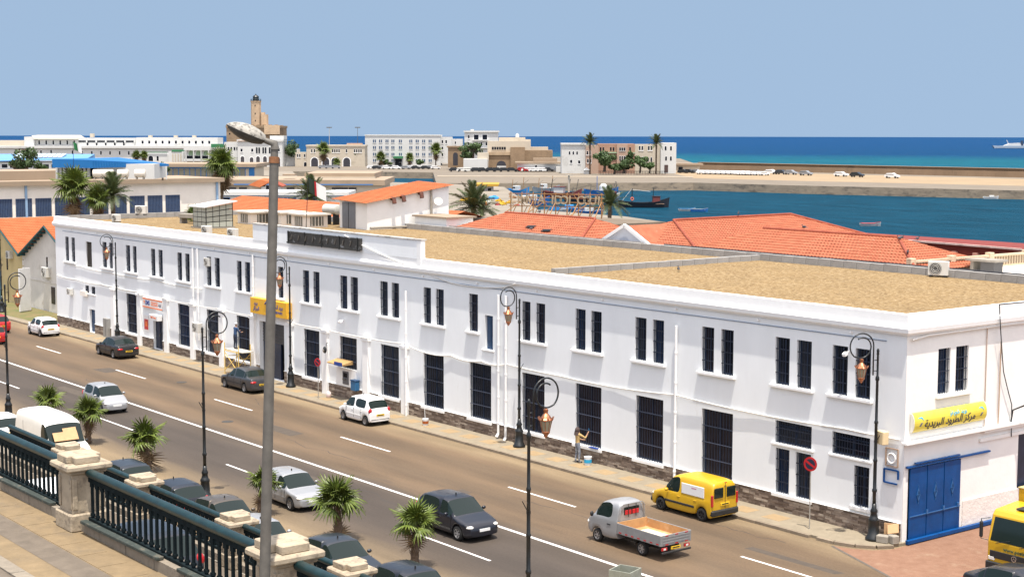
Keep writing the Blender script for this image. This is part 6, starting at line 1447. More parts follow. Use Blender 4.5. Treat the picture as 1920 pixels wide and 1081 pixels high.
mb = MB().obox(wd_ * Lw / 2 + wn * 2 + Vector((0, 0, 1.15)), wd_ * Lw / 2, wn * 2, (0, 0, 1.15)); mb.build('lower_wall', M_bwall, bw0, local=True)
mb = MB().obox(wd_ * Lw / 2 + wn * 2.6 + Vector((0, 0, 2.8)), wd_ * Lw / 2, wn * 1.6, (0, 0, .5)); mb.build('upper_wall', M_bwall, bw0, local=True)
MB().obox(wd_ * Lw / 2 + wn * 2.2 + Vector((0, 0, 3.36)), wd_ * Lw / 2, wn * 2.1, (0, 0, .06)).build('coping', mat('breakwater_coping', (.24, .17, .11), .95, var=.1, vscale=.3), bw0, local=True)
M_tansand = mat('tan_sand', (.27, .195, .115), .95, var=.10, vscale=.06, stain=((.34, .26, .17), .05, .55, .6))
tag(MB().add([(*gp(u, v, -.34), -.345) for u, v in ((1262, 325), (1302, 334), (1500, 339), (1920, 348.5), (2250, 356), (2250, 344), (1306, 320), (1270, 318))], [tuple(range(8))]).build('breakwater_quay', M_tansand), kind='structure')
tag(MB().prism([(*gp(u, v, -.3), -.34) for u, v in ((820, 331), (1300, 332.5), (1300, 331), (820, 329.5))], (0, 0, .12)).build('quay_edge', mat('pale_quay_edge', (.30, .25, .185), .95, var=.15, vscale=.3)), kind='structure')

# ------------------------------------------------------------------ distant cars: low meshes, one object each
def far_car_mesh(col, nm):
    mb = MB(); pr = [(-2, .35), (-2, .85), (-1.85, .95), (-1.3, 1.42), (.35, 1.45), (1.0, .95), (1.85, .80), (2, .55), (2, .35)]
    mb.prism([(x, -.8, z) for x, z in pr], (0, 1.6, 0)); b = mb.mesh('body', col)
    return b
def far_glass():
    mb = MB(); mb.hexa([(-1.7, -.83, .98), (.9, -.83, .98), (.9, .83, .98), (-1.7, .83, .98)], [(-1.28, -.74, 1.36), (.33, -.74, 1.36), (.33, .74, 1.36), (-1.28, .74, 1.36)]); return mb.mesh('windows', M_cglass)
FG = far_glass(); FW = MB()
FWm = MB().lathe([(.1, -.1), (.3, -.1), (.3, .1), (.1, .1)], 10).mesh('wheel', M_rubber)
FC = {n: far_car_mesh(m, n) for n, m in (('white', P_white), ('dark', P_slate), ('silver', P_silver), ('red', P_red), ('beige', P_cream))}
def far_car(u, v, col, label, rz, z=-.35, grp='parked cars on the far quays', s=1.15):
    g = G(u, v, z); t = empty('far_car', g, rz, label, 'car', grp); t.scale = (s, s, s)
    link('body', FC[col], t); link('windows', FG, t)
    for x in (-1.25, 1.25):
        for y in (-.75, .75): link('wheel', FWm, t, (x, y, .3), (R(90), 0, 0))
bang = math.atan2(wd_.y, wd_.x)
for k in range(10): far_car(1316 + k * 9.6, 326.5 + k * .18, 'white', 'white car, %s from the left in the back rank on the breakwater' % ORD[k], bang + R(68))
for k in range(5): far_car(1390 + k * 10.5, 328.4 + k * .15, 'white', 'white car, %s from the left in the front rank on the breakwater' % ORD[k], bang + R(70))
for u, v, c, lb in ((1446, 326.5, 'white', 'white car parked alone just right of the rank on the breakwater'), (1465, 327, 'dark', 'dark car parked on the breakwater right of the white rank'), (1483, 327.5, 'silver', 'silver car beside a dark one on the breakwater'), (1511, 329, 'silver', 'lone silver car in the middle of the breakwater quay'), (1577, 331, 'white', 'white car on the breakwater left of a dark car'), (1607, 332, 'dark', 'lone dark car on the breakwater'), (1673, 334, 'white', 'rightmost lone white car on the breakwater')):
    far_car(u, v, c, lb, bang + R(8), s=1.35)
for k, (u, c) in enumerate(((1281, 'dark'), (1292, 'dark'), (1306, 'silver'))): far_car(u, 324.5, c, ('dark car parked by the breakwater sheds, left', 'dark car parked by the breakwater sheds, right', 'silver car at the start of the breakwater wall')[k], bang + R(20))
for k, (u, c) in enumerate(((853, 'dark'), (867, 'beige'), (879, 'beige'), (893, 'dark'), (905, 'dark'), (921, 'dark'), (933, 'dark'), (946, 'dark'), (960, 'dark'), (980, 'red'), (988, 'white'), (998, 'white'), (1008, 'white'), (1018, 'white'), (1028, 'dark'))):
    far_car(u, 322, c, {'dark': 'dark car', 'beige': 'beige car', 'red': 'red car', 'white': 'white car'}[c] + ', %s from the left in the row before the stone fort' % ORD[k], ANG + R(random.uniform(-10, 10)), s=1.3)
for k in range(14): far_car(697 + k * 9.2, 316.5 + (k % 2) * .6, ('white', 'dark', 'silver', 'white', 'dark')[k % 5], ('white', 'dark', 'silver', 'white', 'dark')[k % 5] + ' car, %s from the left before the plain white block' % ORD[k], ANG + R(random.uniform(-15, 15)))
for k in range(3): far_car(606 + k * 12, 316, 'silver', 'silver car, %s from the left before the arched arsenal' % ORD[k], ANG)

# far trees and palms
def far_palm(u, v, D, h, s, lb, seed, kind='fan'):
    p = PX(u, v, D)
    if kind == 'fan': fan_palm(p, h, s, lb, 22, seed, 8, 'palms round the harbour')
    else: date_palm(p, h, s, lb, 36, seed, 'palms round the harbour')
far_palm(607, 317, 745, 9.5, 3.6, 'fan palm in front of the arched arsenal', 51); far_palm(817, 318, 730, 9.5, 3.2, 'fan palm right of the plain white block', 52)
far_palm(1106, 328, 634, 13.2, 1.75, 'tall date palm before the pink part of the seafront villa', 53, 'date'); far_palm(1230, 328, 634, 12.8, 1.75, 'tall date palm before the white part of the seafront villa', 54, 'date')
far_palm(632, 316, 745, 3.0, 2.2, 'small palm right of the arsenal arch', 55); far_palm(714, 313, 775, 5, 3.0, 'palm at the left front corner of the plain white block', 56); far_palm(768, 313, 775, 4.5, 2.6, 'palm right of the green awning', 57); far_palm(256, 303, 760, 3, 2.6, 'left palm before the white terrace house', 58); far_palm(270, 303, 760, 3, 2.4, 'right palm before the white terrace house', 59)
for u, v, D, h, w_, lb, n in ((548, 312, 770, 13, 11, 'dark tree between the palace and the arsenal', 1500), (666, 312, 770, 9, 11, 'round green tree right of the arsenal arches', 1300), (886, 300, 700, 9, 13, 'green tree below the white villa', 1300), (872, 306, 700, 6, 8, 'smaller green tree left below the white villa', 800), (1133, 322, 628, 8.5, 11, 'round dark green tree before the pink villa', 1600), (1170, 325, 628, 5.5, 9, 'low green shrub before the pink villa', 900), (1152, 326, 628, 4, 8, 'low hedge shrub left of the pink bay', 700), (1178, 318, 632, 9, 4, 'slim climbing green shrub on the pink villa', 600), (1200, 324, 628, 7, 8, 'green shrub before the white villa front, left', 800), (1218, 325, 628, 4.5, 7, 'green shrub before the white villa front, right', 600), (727, 313, 778, 4, 6, 'green shrub before the white block, left', 500), (787, 313, 778, 4, 4, 'green shrub before the white block, right', 400)):
    leafy_tree(PX(u, v, D), h, w_, lb, int(u), n, .55)
F = Far('garden_railing', 'dark garden railing in front of the seafront villa', 'railing', 626, 1190, 330)
for k in range(44): F.box('picket', M_iron, 1123 + k * 2.9, 1123.8 + k * 2.9, 321, 328.5, 0, .08)
F.box('top_rail', M_iron, 1122, 1251, 320.6, 321.3, 0, .1); F.box('base_wall', M_farpink, 1120, 1253, 326.5, 329.5, .1, .4)
# tall floodlight masts
for u, v0, lb in ((618, 240, 'tall thin floodlight mast left of the plain white block'), (671, 240, 'tall thin floodlight mast at the left edge of the plain white block')):
    p = PX(u, 312, 800); t = empty('floodlight_mast', p, ANG, lb, 'mast', 'floodlight masts'); h = (312 - v0) * 800 / FPX
    MB().tube([(0, 0, 0), (0, 0, h)], [.22, .10], 6).build('mast', M_farcream if u < 640 else M_steel, t, local=True); MB().box(-1.4, 1.4, -.2, .2, h - .1, h + .35).build('lamp_bar', M_steel, t, local=True)

# ------------------------------------------------------------------ boats
def hull(L_, Wd, H_, sheer, m, t, name='hull', zb=-.4):
    mb = MB(); n = 14; rows = []
    for i in range(n + 1):
        q = i / n * 2 - 1; w_ = Wd / 2 * (1 - max(0, q) ** 2.4) * (1 - .35 * max(0, -q) ** 3); top = H_ + sheer * (abs(q) ** 2.2) * (1.5 if q > 0 else .7)
        x = q * L_ / 2 + .0
        rows.append([(x * .93, 0, zb), (x * .96, w_ * .72, zb + .2), (x, w_, top), (x, w_ * .88, top), (x, w_ * .88, top - .35), (x, -w_ * .88, top - .35), (x, -w_ * .88, top), (x, -w_, top), (x * .96, -w_ * .72, zb + .2)])
    k = len(rows[0])
    for r_ in rows: mb.v += r_
    for i in range(n):
        for j in range(k): mb.f.append((i * k + j, i * k + (j + 1) % k, (i + 1) * k + (j + 1) % k, (i + 1) * k + j))
    mb.f.append(tuple(range(k))); mb.f.append(tuple(range(n * k, n * k + k)))
    return mb.build(name, m, t, local=True)
M_hblack = mat('hull_black', (.018, .018, .024), .5, var=.2, vscale=1.5); M_hblue = mat('hull_blue', (.02, .13, .36), .5, var=.15, vscale=1.5); M_hred = mat('hull_red', (.30, .02, .03), .5, var=.15, vscale=1.5); M_hgrey = mat('hull_grey', (.30, .32, .33), .5, var=.15, vscale=1); M_deck = mat('boat_deck', (.34, .22, .15), .8, var=.2, vscale=2); M_cabin = mat('cabin_maroon', (.16, .035, .03), .6)
M_tarp = mat('tarp_blue', (.02, .22, .50), .6)
def boat_at(u, v, name, label, rz, group='boats in the harbour'):
    g = G(u, v, SEA); return empty(name, (g.x, g.y, SEA), ANG + R(rz), label, 'boat', group)
t = boat_at(1207, 389, 'fishing_boat', 'black wooden fishing boat with masts anchored in the harbour', 3)
hull(13.6, 3.8, 1.35, .9, M_hblack, t); MB().box(-5.6, 5.2, -1.5, 1.5, .95, 1.03).build('deck', M_deck, t, local=True)
MB().box(2.3, 4.2, -.9, .9, 1.0, 2.9).build('wheelhouse', M_cabin, t, local=True, bev=.05); MB().box(2.1, 4.4, -1.0, 1.0, 2.9, 3.05).build('wheelhouse_roof', M_hblack, t, local=True); MB().box(2.26, 2.31, -.7, .7, 2.1, 2.6).build('wheelhouse_window', M_glass, t, local=True)
MB().tube([(-3.1, 0, 1), (-3.1, 0, 5.0)], .12, 7).build('foremast', M_iron, t, local=True); MB().tube([(2.5, 0, 3), (2.5, 0, 5.2)], .09, 7).build('aft_mast', M_iron, t, local=True); MB().tube([(-5.9, 0, 1.5), (-3.2, 0, 4.9)], .05, 5).build('stay', M_farwhite, t, local=True); MB().tube([(-3.1, 0, 4.7), (1.7, 0, 4.2)], .05, 5).build('boom', M_farwhite, t, local=True)
tor = MB().tube([(-3.1 + .36 * math.cos(a / 12 * 6.283), -.35, 2.3 + .36 * math.sin(a / 12 * 6.283)) for a in range(13)], .11, 6); tor.build('life_ring', mat('life_ring', (.75, .16, .07), .6), t, local=True)
MB().box(4.6, 5.5, -.6, .6, 1.0, 1.8).build('blue_tarp', M_tarp, t, local=True, bev=.1)
def rowboat(u, v, L_, label, m, rz, person=False, m2=None, name='row_boat'):
    t = boat_at(u, v, name, label, rz); hull(L_, L_ * .27, .55, .28, m, t, zb=-.2)
    for x in (-.22, .05, .3): MB().box(x * L_ - .12, x * L_ + .12, -L_ * .11, L_ * .11, .36, .42).build('thwart', m2 or M_deck, t, local=True)
    MB().tube([(-L_ / 2, 0, .75), (-L_ * .2, L_ * .12, .66), (L_ * .2, L_ * .12, .66), (L_ / 2, 0, .95)], .05, 5).build('gunwale', m2 or M_farwhite, t, local=True)
    return t
rowboat(1288, 396, 4.3, 'pale rowing boat moored end to end with another', M_hgrey, 4, m2=M_tarp); t = rowboat(1311, 397, 4.4, 'grey blue rowing boat right of its twin', M_hblue, 2, m2=M_hgrey)
t = rowboat(1632, 424, 4.5, 'small red boat alone on the water', M_hgrey, 3, m2=M_hred); MB().box(-2.0, 1.0, -.55, .55, .55, .72).build('red_cover', M_hred, t, local=True, bev=.08)
t = rowboat(1858, 373, 4.6, 'small white motor boat near the breakwater at right', M_farwhite, 0); MB().box(-.5, .9, -.45, .45, .5, 1.1).build('console', M_farwhite, t, local=True, bev=.1)
t = boat_at(1128, 366, 'fishing_boat', 'white and blue fishing boat with round white cabin', 12); hull(11, 3.4, 1.5, .8, M_hblue, t); MB().box(-4, 4, -1.3, 1.3, 1.1, 1.2).build('deck', M_farwhite, t, local=True); MB().box(-.6, 2.2, -1, 1, 1.2, 2.9).build('wheelhouse', M_farwhite, t, local=True, bev=.1)
ellipsoid((.6, 0, 3.0), 1.1, .9, .7, 8).build('white_dome', M_farwhite, t, smooth=True, local=True); MB().tube([(-1.5, 0, 1.2), (-1.5, 0, 6)], .1, 6).build('mast', M_hblue, t, local=True); MB().tube([(3.5, 0, 1.2), (4.6, 0, 4.4)], .1, 6).build('gantry', M_steel, t, local=True)
t = boat_at(1055, 372, 'fishing_boat', 'rusty brown fishing boat behind the rooftop letters', -20); hull(12, 3.8, 1.7, .9, M_cabin, t); MB().box(-4.5, 4.5, -1.4, 1.4, 1.25, 1.35).build('deck', M_deck, t, local=True); MB().box(-2.5, .5, -1.1, 1.1, 1.35, 3.4).build('wheelhouse', M_farwhite, t, local=True, bev=.06)
MB().box(-2.8, .8, -1.3, 1.3, 3.4, 3.55).build('wheelhouse_roof', M_cabin, t, local=True)
for x in (-4, 1.5, 4): MB().tube([(x, 0, 1.3), (x + .8, .3, 5.8)], .1, 6).build('mast', M_steel if x > 0 else M_iron, t, local=True)
MB().tube([(1.9, 0, 1.3), (1.9, 0, 6.8)], .28, 8).build('funnel_post', M_farcream, t, local=True); MB().box(.9, 2.9, -.5, .5, 6.8, 7.1).build('post_head', M_farcream, t, local=True)
for i, (u, v, m, rz, lb) in enumerate(((1068, 395, M_hblue, -8, 'blue moored boat below the rooftop letters, left'), (1105, 400, M_hblue, 5, 'blue moored boat below the rooftop letters, right'), (1040, 398, M_hgrey, 20, 'grey moored boat below the rooftop letters'), (985, 376, M_hred, 10, 'red moored boat left of the rooftop letters'))):
    t = rowboat(u, v, 7.5, lb, m, rz, name='moored_boat'); MB().box(-1.2, 1.0, -.7, .7, .5, 1.5).build('cuddy', M_farwhite if i % 2 else M_tarp, t, local=True, bev=.1)
for i, (u, v, m, rz, L_, lb) in enumerate(((1003, 384, M_hblue, 25, 9, 'blue fishing boat with two masts left behind the rooftop letters'), (1092, 382, M_hblack, -12, 10, 'dark fishing boat with derrick behind the middle of the rooftop letters'), (1024, 360, M_hgrey, 8, 9, 'pale grey fishing boat beyond the rooftop letters'), (1150, 376, M_hgrey, 60, 8, 'grey fishing boat with stern gantry right of the rooftop letters'), (972, 364, M_tarp, -30, 8, 'bright blue boat moored by the net heaps'))):
    t = boat_at(u, v, 'fishing_boat', lb, rz); hull(L_, L_ * .3, 1.3, .8, m, t); MB().box(-L_ * .35, L_ * .35, -L_ * .1, L_ * .1, .9, 1.0).build('deck', M_deck, t, local=True); MB().box(-L_ * .2, .3, -.9, .9, 1.0, 2.7).build('wheelhouse', (M_farwhite, M_cabin)[i % 2], t, local=True, bev=.06); MB().box(-L_ * .2 - .02, -L_ * .2 + .9, -.92, .92, 1.9, 2.3).build('wheelhouse_window', M_glass, t, local=True)
    for x_, h_ in ((-L_ * .3, 4.6), (L_ * .2, 5.4)): MB().tube([(x_, 0, 1), (x_ + .4, 0, h_)], .09, 6).build('mast', (M_wood, M_steel)[i % 2], t, local=True); MB().tube([(x_, 0, h_ * .6), (x_ + 1.8, .6, h_ * .85)], .06, 5).build('derrick', M_steel, t, local=True)
    for q in range(3): ellipsoid((L_ * (.05 + .12 * q), .3, 1.2), .35, .35, .3, 5).build('buoy', (MATS['net_orange'], M_farwhite, M_hred)[q], t, local=True)
F = Far('yellow_kiosk_boat', 'kiosk with flat yellow roof on the quay behind the big palm', 'kiosk', 440, 908, 362)
F.box('wall', M_farwhite, 895, 925, 349, 364, 0, 5); MB().hexa([(F.x(880), -2, F.z(349)), (F.x(934), -2, F.z(349)), (F.x(934), 6, F.z(347)), (F.x(880), 6, F.z(347))], [(F.x(880), -2, F.z(345)), (F.x(936), -2, F.z(345)), (F.x(936), 6, F.z(343)), (F.x(880), 6, F.z(343))]).build('roof', mat('kiosk_yellow', (.42, .24, .02), .6), F.t, local=True); F.win([(905, 356), (918, 356)], 7, 7)
rnd_ = random.Random(9); cols = (mat('net_yellow', (.45, .26, .012), .8), MATS['net_orange'], M_farwhite, M_tarp, mat('net_brown', (.22, .12, .07), .9), M_hred)
for k in range(18):
    u = 872 + k * 5.6 + rnd_.uniform(-3, 3); v = 372 + rnd_.uniform(0, 16); p = G(u, v, -.1)
    t = empty('net_heap', p, rnd_.random() * 6, '%s heap of nets on the quay before the yellow kiosk, %s from the left' % ('yellow' if 938 < u < 958 else ('yellow', 'orange', 'white', 'blue', 'brown', 'red')[k % 6], ORD[k]), 'net', 'heaps of nets by the kiosk'); s = rnd_.uniform(.4, .95)
    mb = ellipsoid((0, 0, .25 * s), 1.5 * s, 1.1 * s, .75 * s, 6); mb.v = [(a + rnd_.uniform(-.2, .2), b + rnd_.uniform(-.2, .2), max(-.1, c + rnd_.uniform(-.2, .2))) for a, b, c in mb.v]; mb.build('heap', cols[0 if 938 < u < 958 else k % 6], t, local=True)
# big ship on the horizon
g = G(1905, 278.5, SEA); t = empty('ship', (g.x, g.y, SEA), ANG + R(176), 'grey and white ship at anchor cut off by the right edge', 'ship'); k = (g - CAM).length / FPX
hl = MB(); pr = [(38, 0), (42, 5.5), (30, 4.8), (20, 5), (-60, 5), (-60, 0)]
hl.prism([(x * k, -5 * k, z * k) for x, z in pr], (0, 10 * k, 0)); hl.build('hull', mat('ship_grey', (.30, .36, .42), .6), t, local=True); MB().box(-60 * k, 37 * k, -5.05 * k, 5.05 * k, 0, .9 * k).build('boot_top', mat('ship_dark', (.03, .05, .09), .6), t, local=True)
MB().hexa([(22 * k, -4 * k, 5 * k), (-8 * k, -4 * k, 5 * k), (-8 * k, 4 * k, 5 * k), (22 * k, 4 * k, 5 * k)], [(12 * k, -4 * k, 9 * k), (-6 * k, -4 * k, 10 * k), (-6 * k, 4 * k, 10 * k), (12 * k, 4 * k, 9 * k)]).build('superstructure', M_farwhite, t, local=True)
MB().tube([(14 * k, 0, 9 * k), (17 * k, 0, 15 * k)], .5 * k, 6).build('mast', M_farwhite, t, local=True); MB().box(-12 * k, -8 * k, -2 * k, 2 * k, 5 * k, 14 * k).build('funnel', MATS['ship_dark'], t, local=True); MB().box(-60 * k, -12 * k, -4 * k, 4 * k, 5 * k, 8 * k).build('after_deckhouse', M_farwhite, t, local=True)
# ------------------------------------------------------------------ things fixed to the long building
FORMS = {'ا': (0xFE8D, 0xFE8E, 0, 0), 'ب': (0xFE8F, 0xFE90, 0xFE91, 0xFE92), 'ة': (0xFE93, 0xFE94, 0, 0), 'ج': (0xFE9D, 0xFE9E, 0xFE9F, 0xFEA0), 'د': (0xFEA9, 0xFEAA, 0, 0), 'ر': (0xFEAD, 0xFEAE, 0, 0), 'ز': (0xFEAF, 0xFEB0, 0, 0), 'ط': (0xFEC1, 0xFEC2, 0xFEC3, 0xFEC4), 'ك': (0xFED9, 0xFEDA, 0xFEDB, 0xFEDC), 'ل': (0xFEDD, 0xFEDE, 0xFEDF, 0xFEE0), 'م': (0xFEE1, 0xFEE2, 0xFEE3, 0xFEE4), 'و': (0xFEED, 0xFEEE, 0, 0), 'ي': (0xFEF1, 0xFEF2, 0xFEF3, 0xFEF4), 'ئ': (0xFE89, 0xFE8A, 0xFE8B, 0xFE8C)}
def arabic(s):
    """joined letter forms, laid out right to left"""
    out = []
    for i, c in enumerate(s):
        if c not in FORMS: out.append(c); continue
        pj = i > 0 and s[i - 1] in FORMS and FORMS[s[i - 1]][2]; nj = i + 1 < len(s) and s[i + 1] in FORMS and FORMS[c][2]
        out.append(chr(FORMS[c][3 if pj and nj else 2 if nj else 1 if pj else 0]))
    return ''.join(reversed(out))
M_inkblue = mat('ink_blue', (.015, .05, .26), .5); M_inknavy = mat('ink_navy', (.010, .018, .075), .5); M_inkcyan = mat('ink_cyan', (.02, .35, .62), .5); M_inkorange = mat('ink_orange', (.80, .17, .03), .5); M_inkred = mat('ink_red', (.5, .03, .03), .5)
M_ybright = mat('sign_yellow', (.72, .58, .045), .4, col2=(.76, .64, .09), vscale=2)
front = (R(90), 0, 0); side = (R(90), 0, R(90))
# curved yellow sign on the end wall
t = empty('curved_sign', (.02, 2.70, 4.94), 0, 'curved yellow signboard with Arabic lettering above the blue gate', 'sign')
pr = [(.02 + .20 * math.cos(a), .40 * math.sin(a)) for a in [R(-90 + 15 * k) for k in range(13)]]
mb = MB(); 
for (xa, za), (xb, zb) in zip(pr[:-1], pr[1:]): mb.add([(xa, -2.38, za), (xa, 2.38, za), (xb, 2.38, zb), (xb, -2.38, zb)], [(0, 1, 2, 3)])
mb.build('board', M_ybright, t, smooth=True, local=True)
for y in (-2.38, 2.38): MB().prism([(x, y, z) for x, z in pr], (0, .03 if y > 0 else -.03, 0)).build('end_cap', mat('sign_cap', (.75, .72, .62), .5), t, local=True)
def on_curve(me, o_parent, y, z, th, name):
    return link(name, me, o_parent, (.228 * math.cos(th), y, .40 * math.sin(th)), (R(90) - th * .9, 0, R(90)))
on_curve(text_mesh(arabic('مركز الطرود البريدية'), .44, M_inknavy, bold=.006), t, -.05, 0, R(-14), 'lettering')
on_curve(text_mesh(arabic('بريد الجزائر'), .27, M_inkcyan, bold=.002), t, .45, 0, R(30), 'lettering')
for y in (-2.0, 2.0):
    lg = MB().add([(-.17, 0, .0), (.0, 0, .12), (.13, 0, .06), (.2, 0, -.1), (.1, 0, -.01), (-.03, 0, .03)], [(0, 5, 4, 3, 2, 1)]); lg.v = [(a, c, 0) for a, b, c in lg.v]
    on_curve(lg.mesh('emblem', M_inkcyan), t, y, 0, R(24), 'emblem'); on_curve(text_mesh('//', .20, M_inkblue, 'emblem_marks', bold=.006, shear=.4), t, y, 0, R(-12), 'emblem_marks')
# ledge, rail, cables of the end wall
for y0, y1, z in ((-.2, 8.6, 4.17),): B(.0, .30, y0, y1, z - .06, z + .06).build('ledge', M_whitewarm, bld, bev=.02)
B(.0, .10, 4.9, 12, 3.62, 3.76).build('ledge', M_whitewarm, bld); B(.0, .20, 5.05, 12, 4.0, 4.1).build('ledge', M_whitewarm, bld)
g = empty('sliding_gate', (.0, 2.0, .06), 0, 'big blue sheet metal sliding gate in the end wall', 'gate')
for k in range(3):
    y = -1.66 + k * 1.11
    MB().box(.02, .07, y + .01, y + 1.10, .0, 3.02).build('panel', M_blue, g, local=True, bev=.006)
    MB().box(.07, .09, y, y + .03, 0, 3.0).build('batten', M_blue, g, local=True)
    orn = MB()
    for a, b in (((0, .0), (.10, .26)), ((.10, .26), (0, .56)), ((0, .56), (-.10, .26)), ((-.10, .26), (0, 0)), ((0, -.1), (0, .66)), ((-.06, .28), (.06, .28))): orn.bar((.085, y + .55 + a[0], 1.62 + a[1]), (.085, y + .55 + b[0], 1.62 + b[1]), .022)
    orn.build('ornament', mat('gate_ornament', (.03, .12, .30), .4), g, local=True)
MB().box(.07, .095, -1.64, 1.66, 1.02, 1.06).build('cross_rail', MATS['gate_ornament'], g, local=True)
for y in (-.55, .55, 1.5): MB().box(.07, .12, y - .05, y + .05, 1.02, 1.2).build('bolt', MATS['gate_ornament'], g, local=True)
MB().box(.02, .13, -1.9, 3.6, 3.07, 3.14).build('top_track', M_blue, g, local=True); MB().box(.05, .15, -1.4, 1.5, 3.19, 3.24).build('upper_track', M_blue, g, local=True)
MB().box(.10, .26, -1.9, 5.9, -.02, .14).build('threshold', M_blue, g, local=True, bev=.01)
MB().box(.0, .10, 1.75, 12, -.05, .98).build('dado', mat('white_dado', (.76, .71, .66), .9, var=.06, vscale=2, bump=.02, bscale=8), bld) if False else None
B(.0, .05, 3.9, 12, .1, 1.25).build('dado', mat('white_dado', (.76, .71, .66), .9, var=.06, vscale=2, bump=.02, bscale=8), bld)
B(-.34, -.28, 7.75, 9.4, .1, 3.6).build('door', M_navy, bld)
def cable(pts, r, m, name, label, cat='cable', group='cables on the white building', sag=0.0, n=10):
    P_ = []
    for a, b in zip(pts[:-1], pts[1:]):
        a = Vector(a); b = Vector(b)
        for i in range(n): q = i / n; p = a.lerp(b, q); p.z -= sag * 4 * q * (1 - q) * (b - a).length; P_.append(p)
    P_.append(Vector(pts[-1])); c0_ = P_[0]
    o = empty(name, c0_, 0, label, cat, group) if False else None
    mb = MB().tube(P_, r, 6); ob = mb.build(name, m, None); return tag(ob, label, cat, group)
M_wcable = mat('white_cable', (.72, .70, .66), .7); M_bcable = mat('black_cable', (.03, .03, .035), .7); M_bluecable = mat('blue_grey_cable', (.20, .25, .34), .7)
cable([(.10, .2, 8.32), (.10, 1.2, 8.42), (.10, 6, 8.46), (.1, 12, 8.45)], .045, M_wcable, 'conduit', 'white conduit under the cornice of the end wall')
cable([(.3, 5.6, 9.40), (.3, 9.5, 9.36)], .03, M_bcable, 'cable', 'black cable lying along the parapet at right'); cable([(.32, 5.6, 9.38), (.26, 5.8, 8.5), (.14, 6.3, 6.5), (.12, 7.0, 5.0), (.12, 7.05, 3.6)], .022, M_bcable, 'cable', 'black cable hanging down the end wall', sag=.02)
cable([(.12, 6.1, 7.8), (.10, 6.1, 4.2)], .03, mat('rusty_pipe', (.42, .30, .22), .8), 'conduit', 'thin rusty conduit down the end wall'); cable([(.05, 5.2, 8.5), (.05, 5.2, 4.2)], .02, MATS['rusty_pipe'], 'conduit', 'thin pinkish pipe down the end wall')
o = empty('wall_lamp', (.0, 7.1, 4.75), 0, 'small bracket lamp on the end wall at the right edge', 'lamp'); MB().tube([(.05, 0, -.5), (.12, 0, 0), (.55, .25, .25)], .035, 6).build('bracket', M_iron, o, local=True); ellipsoid((.75, .35, .27), .26, .14, .09, 8).build('head', M_shell, o, smooth=True, local=True)
# draped cables along the front
cy = -.06
pts = [(BL + .3, cy, 4.32)] + [(x, cy, 4.26) for x in (-85, -80, -77.6, -72.6)]
cable(pts, .035, M_wcable, 'cable', 'white cable looped along the left end of the front wall', sag=.015)
cable([(-72.6, -.28, 4.2), (-67.9, -.28, 4.2), (-63.5, -.28, 4.2), (-58.95, -.28, 4.25), (-54.35, -.28, 4.2)], .03, M_wcable, 'cable', 'white cable strung over the pilasters left of the yellow sign', sag=.02)
cable([(-49.3, -.28, 4.22), (-44.85, -.28, 4.25), (-40.05, -.28, 4.2), (-35.85, -.28, 4.3)], .035, M_wcable, 'cable', 'white cable strung over the pilasters right of the yellow sign', sag=.008)
cable([(-35.6, -.28, 4.32), (-31.2, cy, 4.10), (-28.4, cy, 4.12), (-26.1, -.12, 4.22)], .040, M_wcable, 'cable', 'sagging white cable across two ground floor windows', sag=.05)
cable([(-26.1, -.12, 4.24), (-21.5, cy, 4.16), (-17.5, cy, 4.13), (-13.07, -.14, 4.36), (-8, cy, 4.20), (-3, cy, 4.30), (-.2, cy, 4.28)], .035, M_wcable, 'cable', 'white cable running along the right half of the front', sag=.006)
cable([(-88, cy, 5.5), (-84, cy, 5.42), (-78, cy, 5.35), (-70, cy, 5.40), (-62, cy, 5.35)], .03, M_wcable, 'cable', 'lumpy white cable under the upper windows at left', sag=.012)
cable([(-42.4, -.13, 10.25), (-34.3, -.1, 8.75), (-31.2, cy, 8.18), (-26.5, cy, 8.30), (-25.2, -.2, 8.62)], .03, M_wcable, 'cable', 'white cable looping down from the raised parapet', sag=.02)
for a, b in ((-88, -60), (-60, -34), (-34, -1)): cable([(a, -.02, 8.18), ((a + b) / 2, -.02, 8.16), (b, -.02, 8.18)], .02, M_bluecable, 'cable', {-88: 'thin blue grey cable under the cornice, left third', -60: 'thin blue grey cable under the cornice, middle third', -34: 'thin blue grey cable under the cornice, right third'}[a])
spm = B(-.05, .05, -.12, 0, -.04, .04).mesh('spot', M_whitetrim)
for k in range(17): link('spotlight', spm, bld, (-86 + k * 5.2 + 45, -.0, 8.36))
# white downpipes
for i, (x, z0, z1, lb) in enumerate(((-63.2, 4.1, 8.2, 'left white downpipe of a pair by the open window'), (-62.45, 1.6, 8.2, 'right white downpipe of a pair by the open window'), (-54.15, 4.1, 8.3, 'white downpipe left of the yellow sign'), (-35.35, .1, 7.4, 'white downpipe at the middle step of the front'), (-26.75, .35, 7.9, 'left white downpipe of the pair behind the central lamp post'), (-26.1, .25, 7.9, 'right white downpipe of the pair behind the central lamp post'), (-13.07, .1, 7.6, 'white downpipe on the right half of the front'))):
    yo = -.34 if z0 < 1 and x < -34 else -.14
    t = empty('downpipe', (x, yo, z0), 0, lb, 'pipe', 'white downpipes'); h = z1 - z0
    MB().tube([(0, 0, 0), (0, 0, h)], .066, 10).build('pipe', M_whitetrim, t, smooth=True, local=True)
    for q in range(int(h / 1.4)): MB().lathe([(.08, 0), (.08, .07)], 10, (0, 0, .6 + q * 1.4)).build('collar', M_whitetrim, t, local=True)
    if z0 < .5 and x > -30: MB().tube([(0, 0, .02), (0, -.12, -.14)], .085, 8).build('shoe', M_whitetrim, t, smooth=True, local=True)
